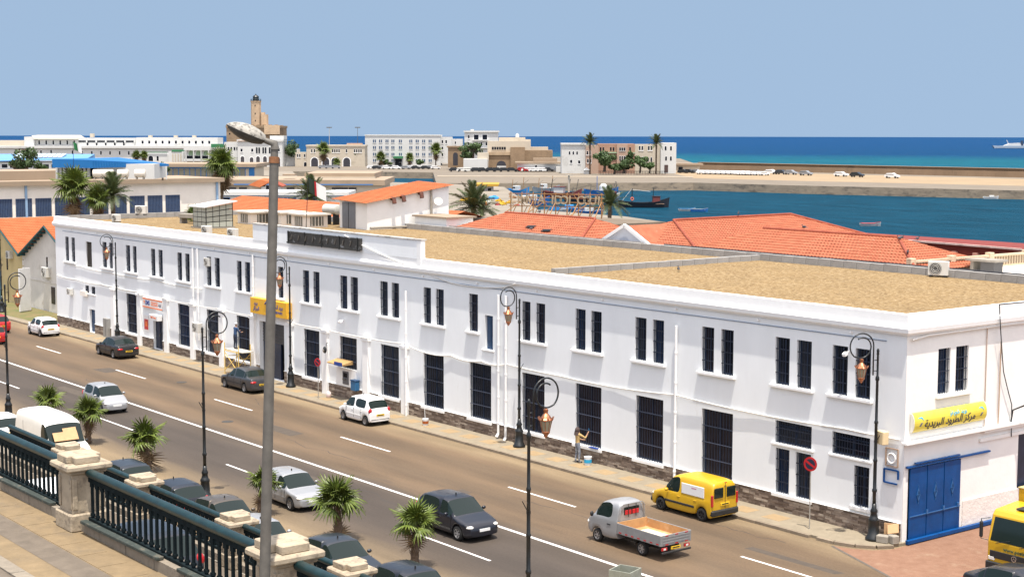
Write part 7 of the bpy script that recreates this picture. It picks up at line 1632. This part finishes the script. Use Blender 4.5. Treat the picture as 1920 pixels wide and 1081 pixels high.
# yellow entrance sign
t = empty('entrance_sign', (-51.6, -.02, 4.95), 0, 'yellow entrance signboard with blue lettering and round emblem', 'sign')
MB().box(-2.45, 2.45, -.42, 0, -.52, .52).build('board', M_yellow, t, local=True, bev=.01)
for s_, sz, x, z in ((arabic('بريد الجزائر'), .36, 1.25, .14), ('ALGERIE POSTE', .20, 1.25, -.22), (arabic('بريد'), .34, -1.65, .18), (arabic('الجزائر'), .34, -1.6, -.18)): link('lettering', text_mesh(s_, sz, M_inkblue, bold=.008), t, (x, -.426, z), front)
em = MB().tube([(.34 * math.cos(a), 0, .34 * math.sin(a)) for a in [R(-60 + 12 * k) for k in range(18)]], .05, 5); em.add([(-.2, -.01, -.3), (.18, -.01, -.22), (.1, -.01, -.36), (-.1, -.01, -.4)], [(0, 1, 2, 3)])
link('emblem', em.mesh('emblem', M_inkblue), t, (-.1, -.43, .02))
# red and white parcel office sign
t = empty('parcel_sign', (-70.2, -.02, 3.54), 0, 'white signboard with orange stripes and blue letters over the parcel door', 'sign')
MB().box(-1.78, 1.78, -.12, 0, -.40, .40).build('board', mat('board_white2', (.78, .76, .74), .5), t, local=True)
for z in (-.31, .31): MB().box(-1.74, 1.74, -.127, -.12, z - .045, z + .045).build('stripe', M_inkorange, t, local=True)
for k in range(3): MB().box(-.25 - k * .0, .95, -.127, -.12, -.14 + k * .12, -.08 + k * .12).build('stripe', M_inkorange, t, local=True)
link('lettering', text_mesh('EMS', .46, M_inkblue, bold=.015), t, (-.85, -.126, 0), front); link('lettering', text_mesh(arabic('بريد'), .34, M_inknavy, bold=.006), t, (1.3, -.126, .04), front)
MB().add([(-1.6, -.126, .16), (-1.32, -.126, .16), (-1.42, -.126, -.16)], [(0, 1, 2)]).build('arrow', M_inkorange, t, local=True)
t = empty('small_sign', (-69.2, -.35, 2.62), 0, 'small white lightbox sign hung over the parcel door', 'sign'); MB().box(-.72, .72, -.2, .2, -.22, .22).build('box', MATS['board_white2'], t, local=True, bev=.02); link('lettering', text_mesh('EMS Poste', .22, M_inkorange, bold=.004), t, (0, -.206, 0), front)
t = empty('poster', (-71.55, -.03, 1.95), 0, 'red and white poster beside the parcel door', 'poster'); MB().box(-.42, .42, -.02, 0, -.62, .62).build('sheet', MATS['board_white2'], t, local=True); MB().box(-.36, .36, -.026, -.02, -.5, .3).build('print_block', M_inkred, t, local=True); MB().box(-.16, .20, -.032, -.026, -.25, .12).build('print_detail', M_inkorange, t, local=True)
# dark letter frame on the raised parapet
t = empty('derelict_sign', (-44.8, -.10, 9.78), 0, 'blackened derelict sign frame on the raised parapet', 'sign')
MB().box(-4.4, 4.4, -.16, 0, -.36, .36).build('panel', mat('burnt_panel', (.035, .033, .030), .8, var=.4, vscale=2, stain=((.40, .40, .40), 2.6, .58, .8)), t, local=True)
for k in range(5): MB().box(-4.3 + k * 2.1, -4.2 + k * 2.1, -.22, -.16, -.42, .40).build('bracket', M_iron, t, local=True)
MB().box(-4.45, 4.45, -.20, -.161, -.40, -.30).build('lower_bar', M_iron, t, local=True)
for k in range(9): x = -3.8 + k * .9; MB().obox((x, -.20, .02), (.05, .01, .02), (0, .02, 0), (.06, 0, .16)).build('letter_scrap', M_steel, t, local=True)
# cash machine bay
t = empty('cash_machine', (-42.45, -.02, .9), 0, 'wall cash machine with yellow and blue canopy', 'cash machine')
MB().box(-1.15, 1.15, -.05, .02, 0, 1.08).build('surround', M_whitetrim, t, local=True); MB().box(-.35, .35, -.09, -.05, .10, .92).build('fascia', mat('atm_grey', (.12, .12, .13), .4, var=.2, vscale=5), t, local=True, bev=.02); MB().box(-.22, .22, -.10, -.09, .55, .82).build('screen', M_glass, t, local=True); MB().box(-.22, .1, -.17, -.09, .38, .46).build('keypad', M_steel, t, local=True)
MB().hexa([(-1.0, -.8, 1.40), (.8, -.8, 1.40), (.8, -.02, 1.42), (-1.0, -.02, 1.42)], [(-1.0, -.8, 1.46), (.8, -.8, 1.46), (.8, -.02, 1.64), (-1.0, -.02, 1.64)]).build('canopy', mat('canopy_tan', (.42, .26, .10), .6), t, local=True); MB().box(-.1, .81, -.83, -.802, 1.38, 1.60).build('canopy_fascia', M_inkblue, t, local=True)
t = empty('wall_bin', (-41.1, -.25, .82), 0, 'small blue wall bin beside the cash machine', 'bin'); MB().box(-.28, .28, -.16, .16, 0, .58).build('bin', mat('bin_blue', (.02, .11, .24), .5), t, local=True, bev=.03); MB().box(-.30, .30, -.18, .18, .58, .66).build('lid', mat('bin_lid', (.012, .05, .12), .5), t, local=True, bev=.02)
t = empty('bulkhead_lamp', (-44.5, -.24, 2.95), 0, 'round black wall lamp on the pilaster by the cash machine', 'lamp'); ellipsoid((0, -.1, 0), .16, .12, .22, 8).build('body', M_iron, t, smooth=True, local=True); ellipsoid((0, -.18, -.03), .09, .07, .13, 6).build('lens', M_shell, t, smooth=True, local=True); MB().tube([(.0, 0, .2), (.12, -.05, .42), (.2, 0, .45)], .02, 5).build('hook', M_iron, t, local=True)
def cctv(x, z, label): 
    t = empty('security_camera', (x, 0, z), 0, label, 'camera', 'security cameras'); MB().bar((0, 0, 0), (0, -.2, -.05), .05).build('arm', M_whitetrim, t, local=True); MB().obox((0, -.28, -.1), (.06, .05, 0), (-.04, .12, .03), (0, -.02, .07)).build('housing', M_whitetrim, t, local=True, bev=.02)
cctv(-42.7, 5.0, 'white security camera above the cash machine'); cctv(-2.9, 7.55, 'white security camera near the right corner of the front')
# air conditioners
M_acw = mat('ac_white', (.62, .60, .55), .6, var=.06, vscale=3); M_acg = mat('ac_grille', (.07, .07, .07), .6)
def ac_unit(loc, rz, label, s=1.0, feet=True):
    t = empty('air_conditioner', loc, rz, label, 'air conditioner', 'air conditioners'); t.scale = (s, s, s)
    MB().box(-.42, .42, -.16, .16, .06, .66).build('casing', M_acw, t, local=True, bev=.02)
    ring_ = MB().lathe([(.05, 0), (.25, 0), (.26, .012), (.05, .014)], 20); o = link('fan_grille', ring_.mesh('fan_grille', M_acg), t, (-.10, -.162, .36), (R(90), 0, 0))
    rg = MB()
    for q in (.10, .17, .24): rg.tube([(q * math.cos(a * .5236), q * math.sin(a * .5236), .018) for a in range(13)], .008, 4)
    link('grille_rings', rg.mesh('grille_rings', M_acw), o)
    if feet:
        for x in (-.3, .3): MB().box(x - .05, x + .05, -.2, .2, -.02, .06).build('foot', M_iron, t, local=True)
    return t
ac_unit((-12.1, 18.0, 8.95), R(25), 'white air conditioner standing at the back of the gravel roof, right', 1.25)
ac_unit((-91.0, 8.5, 9.0) if False else (-88.2, 7.2, 9.3), R(40), 'white air conditioner on the left edge of the roof', 1.2)
ac_unit((-84.5, 3.3, 8.95), R(15), 'small dark fronted air conditioner near the left end of the front parapet', 1.0)
ac_unit((-65.0, 1.9, 8.95), R(15), 'air conditioner behind the front parapet, left of a pair', 1.05); ac_unit((-61.1, 2.0, 8.95), R(15), 'air conditioner behind the front parapet beside the raised part', 1.05)
ac_unit((-86.3, -.2, 2.85), 0, 'air conditioner on the left end of the front wall', .9, False); ac_unit((-61.95, -.5, 2.2), 0, 'air conditioner on a pilaster left of the scaffold', 1.15, False)
ac_unit((-61.1, .02, 7.0), 0, 'air conditioner set in the top of an upper window', .95, False)
ac_unit((-98.9, 2.6, 3.2), 0, 'air conditioner on the white gabled warehouse wall', 1.5, False); ac_unit((-108.3, 2.6, 4.3), 0, 'air conditioner on the tan gabled warehouse wall', 1.2, False)
t = empty('vent_sign', (-83.4, -.15, 3.25), 0, 'small cream box sign on the left end of the front', 'sign'); MB().box(-.55, .55, -.12, .1, -.2, .2).build('box', M_cream, t, local=True)
t = empty('meter_cabinet', (-78.85, -.16, .115), 0, 'grey metal meter cabinet at the foot of the front wall', 'cabinet'); MB().box(-.42, .42, -.14, .14, 0, 1.5).build('case', mat('cabinet_grey', (.28, .27, .25), .6, var=.1, vscale=3), t, local=True, bev=.015); MB().box(.02, .05, -.152, -.14, .1, 1.4).build('door_seam', M_iron, t, local=True)
# clutter at the right corner
t = empty('junction_box', (-.75, -.42, 4.05), R(-15), 'cream junction box clamped to the corner lamp post', 'box'); MB().box(-.22, .22, -.15, .15, 0, .55).build('case', mat('box_cream', (.70, .55, .32), .6, var=.06, vscale=4), t, local=True, bev=.03)
t = empty('corner_bracket', (-.55, -.03, 3.5), 0, 'square frame with a round ring on the wall by the corner', 'bracket'); fr = MB()
for a, b in (((-.3, -.36), (.3, -.36)), ((.3, -.36), (.3, .36)), ((.3, .36), (-.3, .36)), ((-.3, .36), (-.3, -.36))): fr.bar((a[0], -.03, a[1]), (b[0], -.03, b[1]), .05)
fr.build('frame', MATS['rusty_pipe'], t, local=True); MB().tube([(.2 * math.cos(a * .5236), -.05, .2 * math.sin(a * .5236) - .03) for a in range(13)], .035, 6).build('ring', M_whitetrim, t, local=True)
t = empty('blue_bracket', (-.55, -.03, 2.75), 0, 'empty blue metal sign bracket below the ring frame', 'bracket'); fr = MB()
for a, b in (((-.35, .25), (.35, .25)), ((-.35, .25), (-.35, -.3)), ((.35, .25), (.35, -.1)), ((-.35, -.3), (.3, -.3))): fr.bar((a[0], -.05, a[1]), (b[0], -.05, b[1]), .06)
fr.build('frame', M_blue, t, local=True)
for i, (x, y, sx, sz, rz, lb) in enumerate(((-.45, -.62, .24, .30, 20, 'left rough stone block at the foot of the corner lamp post'), (-.10, -.40, .20, .34, -15, 'right rough stone block at the foot of the corner lamp post'))):
    tag(MB().box(-sx, sx, -.16, .16, 0, sz).build('stone_block', M_concrete, bev=.03), lb, 'stone'); o = bpy.context.scene.collection.objects[-1]; o.location = (x, y, .115); o.rotation_euler = (0, 0, R(rz))
t = empty('cardboard_box', (-.42, -.18, .115), R(30), 'torn open cardboard box behind the stone blocks', 'box')
MB().box(-.26, .26, -.02, .02, .25, .72).build('flap', M_card, t, local=True); MB().obox((.12, -.15, .55), (.22, 0, .05), (0, .015, 0), (-.02, .1, .16)).build('side', M_card, t, local=True)
# ------------------------------------------------------------------ on the gravel roof
t = empty('rooftop_shed', (-65.4, 18.6, 8.9), 0, 'white rooftop shed with sloping orange tiled roof and grey doors', 'shed')
mb = MB(); mb.hexa([(-67.4, 14.75, 8.9), (-63.3, 14.75, 8.9), (-63.3, 22.5, 8.9), (-67.4, 22.5, 8.9)], [(-67.4, 14.75, 11.2), (-63.3, 14.75, 11.05), (-63.3, 22.5, 12.2), (-67.4, 22.5, 12.35)]); mb.build('wall', M_whitewarm, t)
tile_roof('roof_tiles', M_tile2, t, (-68.0, 14.35, 11.20), (-62.95, 14.35, 11.02), (-62.95, 22.8, 12.30), (-68.0, 22.8, 12.48), .36)
B(-66.9, -65.0, 14.68, 14.74, 8.95, 11.0).build('double_door', mat('grey_door', (.16, .17, .19), .5, var=.08, vscale=3), t); B(-65.97, -65.93, 14.66, 14.68, 8.95, 11.0).build('door_seam', M_iron, t)
for y in (17.0, 17.9, 19.6):
    MB().tube([(-63.25, y, 11.0 + .147 * (y - 14.75)), (-62.95, y, 11.0 + .147 * (y - 14.75)), (-62.85, y, 10.62 + .147 * (y - 14.75))], .17, 10).build('flue_elbow', mat('rusty_flue', (.10, .035, .022), .8, var=.3, vscale=5), t, smooth=True)
MB().tube([(-63.15, 20.7, 12.0), (-63.15, 20.7, 9.0)], .10, 8).build('drain_stack', M_concrete, t); MB().tube([(-63.1, 14.9, 9.1), (-63.1, 22.3, 9.1)], .09, 8).build('skirt_pipe', M_concrete, t)
o = empty('satellite_dish', (-62.9, 21.2, 11.0), 0, 'small satellite dish on the rooftop shed wall', 'dish'); mb = MB().lathe([(.02, 0), (.2, .03), (.35, .10)], 16, cap=False); link('dish', mb.mesh('dish', M_acw), o, (0, 0, 0), (0, R(60), R(-30))); MB().bar((-.35, 0, 0), (0, 0, .0), .04).build('arm', M_iron, o, local=True)
B(-62.9, -58.6, 18.95, 21.5, 8.6, 9.9).build('annex', M_whitewarm, t); B(-63.1, -58.4, 18.8, 21.7, 9.9, 10.02).build('annex_roof', M_roofpale, t)
# glass block hut
t = empty('skylight_hut', (-73, 6.9, 8.92), 0, 'glazed skylight hut with gridded panes and sloping white roof', 'skylight')
B(-74.25, -71.75, 5.15, 7.75, 8.88, 9.05).build('kerb', M_concrete, t)
M_pane = mat('frosted_pane', (.40, .42, .36), .35, var=.08, vscale=2)
def pane_wall(a, b, z0, z1a, z1b, n, rows):
    a = Vector(a); b = Vector(b)
    for i in range(n):
        for j in range(rows):
            q0, q1 = i / n, (i + 1) / n; ha, hb = z1a + (z1b - z1a) * q0, z1a + (z1b - z1a) * q1
            def pt(q, h, f): p = a.lerp(b, q); return Vector((p.x, p.y, z0 + (h - z0) * f))
            g_ = .02
            A, Bq, C_, D_ = pt(q0 + g_ / n, ha, j / rows + g_), pt(q1 - g_ / n, hb, j / rows + g_), pt(q1 - g_ / n, hb, (j + 1) / rows - g_), pt(q0 + g_ / n, ha, (j + 1) / rows - g_)
            nn = (Bq - A).cross(D_ - A).normalized() * .02; MB().hexa([A, Bq, Bq + nn, A + nn], [D_, C_, C_ + nn, D_ + nn]).build('pane', M_pane, t)
        p = a.lerp(b, i / n); MB().bar((p.x, p.y, z0), (p.x, p.y, z1a + (z1b - z1a) * i / n), .05).build('mullion', M_iron, t)
    MB().bar((b.x, b.y, z0), (b.x, b.y, z1b), .06).build('mullion', M_iron, t)
    for j in range(1, rows): MB().bar((a.x, a.y, z0 + (z1a - z0) * j / rows), (b.x, b.y, z0 + (z1b - z0) * j / rows), .045).build('transom', M_iron, t)
pane_wall((-74.1, 5.3, 0), (-71.9, 5.3, 0), 9.05, 10.62, 10.62, 3, 4); pane_wall((-71.9, 5.3, 0), (-71.9, 7.6, 0), 9.05, 10.62, 10.95, 4, 4)
MB().hexa([(-74.4, 5.0, 10.59), (-71.6, 5.0, 10.59), (-71.6, 7.9, 11.02), (-74.4, 7.9, 11.02)], [(-74.4, 5.0, 10.67), (-71.6, 5.0, 10.67), (-71.6, 7.9, 11.10), (-74.4, 7.9, 11.10)]).build('roof', M_farwhite, t)
B(-73.9, -72.0, 5.5, 7.4, 9.05, 10.5).build('inner_shade', M_shade, t)
for i, (x, y, w_, d_, h_) in enumerate(((-76.4, 12.2, 1.15, 1.2, .95), (-73.4, 13.3, 1.1, 1.1, 1.0), (-69.5, 13.2, 1.15, 1.0, 1.0))):
    t = empty('roof_vent_hut', (x, y, 8.92), 0, ('left of three cream roof vent huts', 'middle cream roof vent hut behind the tall grey post', 'right cream roof vent hut beside the flag')[i], 'vent', 'roof vent huts')
    MB().box(-w_, w_, -d_, d_, 0, h_).build('box', M_cream, t, local=True); MB().box(-w_ - .22, w_ + .22, -d_ - .22, d_ + .22, h_, h_ + .12).build('slab', mat('slab_pale', (.62, .57, .50), .9, var=.1, vscale=2), t, local=True)
    for px_, py_, sx, sy in ((0, -d_ - .01, .6, .02), (w_ + .01, 0, .02, .6)):
        gm = MB().box(px_ - sx, px_ + sx, py_ - sy, py_ + sy, .15, h_ - .12).build('louvre', mat('louvre_dark', (.13, .13, .11), .7), t, local=True)
        for q in range(4):
            if sy < .1: MB().box(px_ - sx + .1 + q * .3, px_ - sx + .15 + q * .3, py_ - .05, py_ - .02, .15, h_ - .12).build('bar', M_cream, gm, local=True)
            else: MB().box(px_ + .02, px_ + .05, py_ - sy + .1 + q * .3, py_ - sy + .15 + q * .3, .15, h_ - .12).build('bar', M_cream, gm, local=True)
t = empty('planter_table', (-79.2, 7.6, 8.95), R(20), 'low concrete bench like planter beside the skylight hut', 'planter'); MB().box(-1.1, 1.1, -.4, .4, .45, .8).build('trough', M_concrete, t, local=True, bev=.02)
for x in (-.9, .9): MB().box(x - .1, x + .1, -.35, .35, 0, .45).build('leg', M_concrete, t, local=True)
t = empty('roof_tank', (-71.0, 16.2, 8.95), R(10), 'grey cylindrical water tank lying behind the vent huts', 'tank'); MB().tube([(-.85, 0, 1.25), (-.78, 0, 1.25), (.78, 0, 1.25), (.85, 0, 1.25)], [.3, .42, .42, .3], 16).build('drum', mat('tank_grey', (.46, .46, .42), .7, var=.06, vscale=2), t, smooth=True, local=True)
for x in (-.5, .5): MB().box(x - .06, x + .06, -.3, .3, 0, .9).build('cradle', M_iron, t, local=True)
# low tiled roofs just behind the left half
t = empty('low_tiled_hall', (-100, 32, 0), 0, 'low hall with orange tiled roof behind the left half of the gravel roof', 'building')
B(-118, -76, 26, 40, 0, 7.0).build('wall', M_cream, t); tile_roof('roof_tiles', M_tile2, t, (-118.5, 25.5, 7.2), (-75.5, 25.5, 7.2), (-75.5, 33, 9.35), (-118.5, 33, 9.35), .4, .4)
tile_roof('rear_tiles', M_tile2, t, (-75.5, 40.5, 7.2), (-118.5, 40.5, 7.2), (-118.5, 33, 9.35), (-75.5, 33, 9.35), .6, .5)

# ------------------------------------------------------------------ people
M_skin = mat('skin', (.34, .19, .12), .6)
def person(name, loc, rz, label, joints, mats, scale=1.0):
    """joints: name -> (pos, radius, parent); skinned to one continuous body, coloured by zone"""
    keys = list(joints); idx = {k: i for i, k in enumerate(keys)}
    me = bpy.data.meshes.new('body'); me.from_pydata([joints[k][0] for k in keys], [(idx[joints[k][2]], idx[k]) for k in keys if joints[k][2]], [])
    o = bpy.data.objects.new('body_tmp', me); COL.objects.link(o)
    sk = o.modifiers.new('skin', 'SKIN'); sk.use_smooth_shade = True
    for i, k in enumerate(keys): d = me.skin_vertices[0].data[i]; r_ = joints[k][1]; d.radius = (r_, r_) if not isinstance(r_, tuple) else r_; d.use_root = (k == 'pelvis')
    sb = o.modifiers.new('sub', 'SUBSURF'); sb.levels = 2; sb.render_levels = 2
    ev = bpy.data.meshes.new_from_object(o.evaluated_get(bpy.context.evaluated_depsgraph_get())); bpy.data.objects.remove(o)
    t = empty(name, loc, rz, label, 'person'); t.scale = (scale,) * 3
    ev.materials.clear(); ms = list(dict.fromkeys(m for _, m in mats))
    for m in ms: ev.materials.append(m)
    pts = [Vector(joints[k][0]) for k in keys]; zm = dict(mats)
    for p in ev.polygons:
        c = p.center; k = min(range(len(pts)), key=lambda i: (pts[i] - c).length); p.material_index = ms.index(zm[keys[k]]); p.use_smooth = True
    ev.name = 'body'; link('body', ev, t); return t
def standing(larm, rarm, headturn=0.0, step=.0, bend=0.0):
    """x right, y forward"""
    J = {'pelvis': ((0, 0, .95), (.155, .115), None), 'waist': ((0, bend * .1, 1.10), (.14, .10), 'pelvis'), 'chest': ((0, bend * .35, 1.32), (.175, .115), 'waist'), 'neckbase': ((0, bend * .55, 1.47), (.09, .08), 'chest'), 'neck': ((0, bend * .62, 1.53), .055, 'neckbase'), 'head': ((0, bend * .7 + .02, 1.61), .085, 'neck'), 'crown': ((0, bend * .72 + .01, 1.71), .08, 'head')}
    for s, n in ((-1, 'l'), (1, 'r')):
        st = step * s
        J['hip' + n] = ((s * .09, 0, .90), .10, 'pelvis'); J['knee' + n] = ((s * .11, st * .5 + .03, .50), .068, 'hip' + n); J['ankle' + n] = ((s * .12, st - .02, .09), .045, 'knee' + n); J['toe' + n] = ((s * .13, st + .15, .04), .038, 'ankle' + n)
        sh, el, wr, hd = (larm if s < 0 else rarm)
        J['sho' + n] = (sh, .065, 'neckbase'); J['elb' + n] = (el, .048, 'sho' + n); J['wri' + n] = (wr, .034, 'elb' + n); J['palm' + n] = (hd, .036, 'wri' + n)
        d = (Vector(hd) - Vector(wr)).normalized(); sd_ = d.cross(Vector((0, 0, 1))); sd_ = sd_.normalized() if sd_.length > .1 else Vector((1, 0, 0))
        for q in range(4): J['fin%d' % q + n] = (tuple(Vector(hd) + d * (.075 + .01 * (q in (1, 2))) + sd_ * (.017 * (q - 1.5))), .0095, 'palm' + n)
        J['thumb' + n] = (tuple(Vector(hd) + d * .03 + sd_ * .05), .011, 'palm' + n)
    return J
def zones(J, shirt, trousers, shoes, skin=None):
    z = []
    for k in J:
        if k.startswith(('palm', 'fin', 'thumb', 'wri', 'head', 'neck')) and k != 'neckbase' or k == 'crown': z.append((k, skin or M_skin))
        elif k.startswith(('hip', 'knee', 'pelvis')): z.append((k, trousers))
        elif k.startswith(('ankle', 'toe')): z.append((k, shoes if k.startswith('toe') else trousers))
        else: z.append((k, shirt))
    return z
M_tanshirt = mat('tan_shirt', (.48, .33, .14), .9, var=.1, vscale=6); M_paintpants = mat('paint_splashed_trousers', (.16, .18, .22), .9, stain=((.60, .62, .64), 9, .52, .9)); M_brownhood = mat('brown_hood', (.075, .050, .045), .9)
J = standing(((-.19, .03, 1.43), (-.24, .16, 1.17), (-.10, .34, 1.12), (-.08, .41, 1.12)), ((.19, .05, 1.44), (.29, .28, 1.28), (.24, .42, 1.46), (.23, .46, 1.53)), step=.04)
t = person('person', (-19.45, -.70, .115), R(-12), 'painter in tan shirt and paint splashed trousers brushing a window grille', J, zones(J, M_tanshirt, M_paintpants, M_rubber))
hd_ = ellipsoid((0, -.02, 1.665), .115, .13, .15, 8); hd_.v = [(a, b, c) for a, b, c in hd_.v]; hd_.f = [f_ for f_ in hd_.f if not all(hd_.v[i][1] > .055 and hd_.v[i][2] < 1.72 for i in f_)]
hd_.build('hood', M_brownhood, t, smooth=True, local=True); MB().lathe([(.12, 1.60), (.13, 1.50), (.15, 1.42)], 12, (0, -.05, 0), cap=False).build('hood_drape', M_brownhood, t, smooth=True, local=True)
t = empty('paint_brush', (-19.13, -.25, 1.66), 0, 'blue paint brush held up to the grille', 'brush'); MB().box(-.012, .012, -.012, .012, -.08, .08).build('handle', M_steel, t, local=True); MB().box(-.03, .03, -.012, .012, .08, .19).build('bristles', MATS['bin_blue'], t, local=True)
t = empty('paint_tray', (-18.85, -.16, .885), 0, 'blue smeared paint tray on the window sill', 'tray'); MB().box(-.30, .30, -.10, .10, 0, .035).build('tray', M_inkblue, t, local=True)
def bucket(x, y, label, m1, m2, s=1.0):
    t = empty('paint_bucket', (x, y, .115), 0, label, 'bucket', 'paint buckets'); MB().lathe([(.13 * s, 0), (.155 * s, .32 * s), (.16 * s, .34 * s)], 16).build('pail', m1, t, smooth=False, local=True); MB().lathe([(.152 * s, .10 * s), (.158 * s, .24 * s)], 16, cap=False).build('paper_band', m2, t, local=True); MB().tube([(.15 * s * math.cos(a), 0, .34 * s + .16 * s * math.sin(a)) for a in [R(18 * k) for k in range(11)]], .006, 4).build('handle', M_steel, t, local=True)
    return t
bucket(-18.75, -.62, 'white and blue paint bucket at the feet of the painter', mat('pail_white', (.70, .72, .74), .5), M_inkcyan, 1.25)
t = bucket(-32.2, -1.15, 'orange labelled paint bucket alone on the pavement with a stick in it', MATS['pail_white'], MATS['net_orange'], 1.15); MB().tube([(0, 0, .1), (-.08, 0, 1.0)], .014, 5).build('stirring_stick', M_whitetrim, t, local=True)
t = empty('plastic_bag', (-43.4, -.75, .115), 0, 'small pale plastic bag standing on the pavement by the cash machine', 'bag'); ellipsoid((0, 0, .18), .2, .16, .24, 8).build('bag', mat('bag_pale', (.62, .52, .50), .5, var=.2, vscale=9), t, smooth=True, local=True)
# scaffold tower and the man on it
t = empty('scaffold_tower', (-55.0, -.95, .115), 0, 'small yellow scaffold tower left of the entrance', 'scaffold'); M_scaf = mat('scaffold_yellow', (.70, .48, .12), .6, var=.12, vscale=5)
for x in (-1.0, 1.0):
    for y in (-.45, .45): MB().tube([(x, y, 0), (x, y, 2.15)], .032, 7).build('upright', M_scaf, t, local=True)
    for z in (.4, 1.2, 1.65): MB().tube([(x, -.45, z), (x, .45, z)], .026, 6).build('rung', M_scaf, t, local=True)
for y in (-.45, .45):
    MB().tube([(-1, y, .25), (1, y, 1.5)], .024, 6).build('brace', M_scaf, t, local=True); MB().tube([(-1, y, 1.5), (1, y, .25)], .024, 6).build('brace', M_scaf, t, local=True); MB().tube([(-1, y, 1.62), (1, y, 1.62)], .026, 6).build('ledger', M_scaf, t, local=True)
MB().box(-1.1, 1.5, -.42, .42, 1.66, 1.72).build('platform', mat('platform_board', (.55, .50, .42), .8, var=.2, vscale=4), t, local=True)
M_bluework = mat('blue_overalls', (.03, .07, .16), .9, var=.15, vscale=6)
J = standing(((-.19, .03, 1.43), (-.26, .2, 1.2), (-.14, .36, 1.2), (-.12, .43, 1.22)), ((.19, .03, 1.43), (.27, .16, 1.18), (.2, .38, 1.14), (.18, .45, 1.15)), bend=.12)
t = person('person', (-55.3, -.95, 1.835), R(5), 'workman in dark blue clothes and pale cap on the yellow scaffold', J, zones(J, M_bluework, M_navy, M_rubber))
ellipsoid((0, .08, 1.735), .105, .12, .075, 8).build('cap', mat('cap_pale', (.50, .50, .52), .8), t, smooth=True, local=True)
# tall open metal box at the bottom edge
t = empty('metal_hopper', (3.2, -17.8, 0), R(20), 'open topped grey green metal box on a stand at the bottom edge', 'box')
M_hop = mat('hopper_metal', (.26, .27, .22), .6, var=.15, vscale=4, stain=((.20, .11, .06), 5, .62, .6))
for a in ((-.38, .38, -.38, -.35), (-.38, .38, .35, .38), (-.38, -.35, -.35, .35), (.35, .38, -.35, .35)): MB().box(a[0], a[1], a[2], a[3], 2.0, 2.85).build('side', M_hop, t, local=True)
MB().box(-.35, .35, -.35, .35, 2.0, 2.05).build('floor', M_hop, t, local=True); MB().box(-.2, .2, -.2, .2, 0, 2.0).build('stand', M_hop, t, local=True); link('digits', text_mesh('10', .14, M_ink), t, (.15, -.384, 2.6), front)

# pigeons on the tiled ridges
M_pig = mat('pigeon_grey', (.06, .06, .07), .8, rnd=.4)
for i, (x, y, z, lb) in enumerate(((-52.0, 22.85, 10.46, 'dark pigeon on the ridge of the left orange roof'), (-49.4, 20.0, 9.42, 'dark pigeon low on the left orange roof'), (-38.35, 30.0, 10.70, 'dark pigeon on the long ridge of the gabled roof'), (-26.2, 23.25, 10.56, 'dark pigeon on the ridge of the hipped roof, left'), (-18.4, 22.7, 10.32, 'dark pigeon at the right end of the hipped ridge'), (-16.4, 20.9, 9.72, 'pale fronted pigeon on the hip of the right roof'), (-32.0, 40.15, 8.95, 'left of two pigeons on the red wing'), (-30.6, 40.15, 8.93, 'right of two pigeons on the red wing'), (-22.5, 9.0, 8.97, 'lone pigeon walking on the gravel roof'))):
    t = empty('pigeon', (x, y, z), i * 1.1, lb, 'bird', 'pigeons on the roofs'); ellipsoid((0, 0, .16), .15, .075, .08, 6).build('body', M_pig, t, smooth=True, local=True)
    ellipsoid((.14, 0, .27), .04, .035, .045, 6).build('head', M_pig, t, smooth=True, local=True); MB().hexa([(-.30, -.03, .10), (-.10, -.04, .12), (-.10, .04, .12), (-.30, .03, .10)], [(-.30, -.03, .12), (-.10, -.04, .17), (-.10, .04, .17), (-.30, .03, .12)]).build('tail', M_pig, t, local=True)
    for s in (-.03, .03): MB().tube([(0, s, 0), (0, s, .10)], .008, 4).build('leg', M_pig, t, local=True)
# dark pipes along the back of the gravel roof
cable([(-34, 18.75, 9.36), (-22, 18.75, 9.34), (-8, 18.75, 9.36), (-2, 18.6, 9.38)], .05, M_bcable, 'pipe', 'dark pipe running along the back of the gravel roof', 'pipe')
cable([(-58, 18.78, 9.37), (-46, 18.75, 9.36), (-36, 18.75, 9.35)], .04, mat('grey_pipe', (.20, .18, .16), .8), 'pipe', 'grey pipe along the back of the roof below the orange tiles', 'pipe')
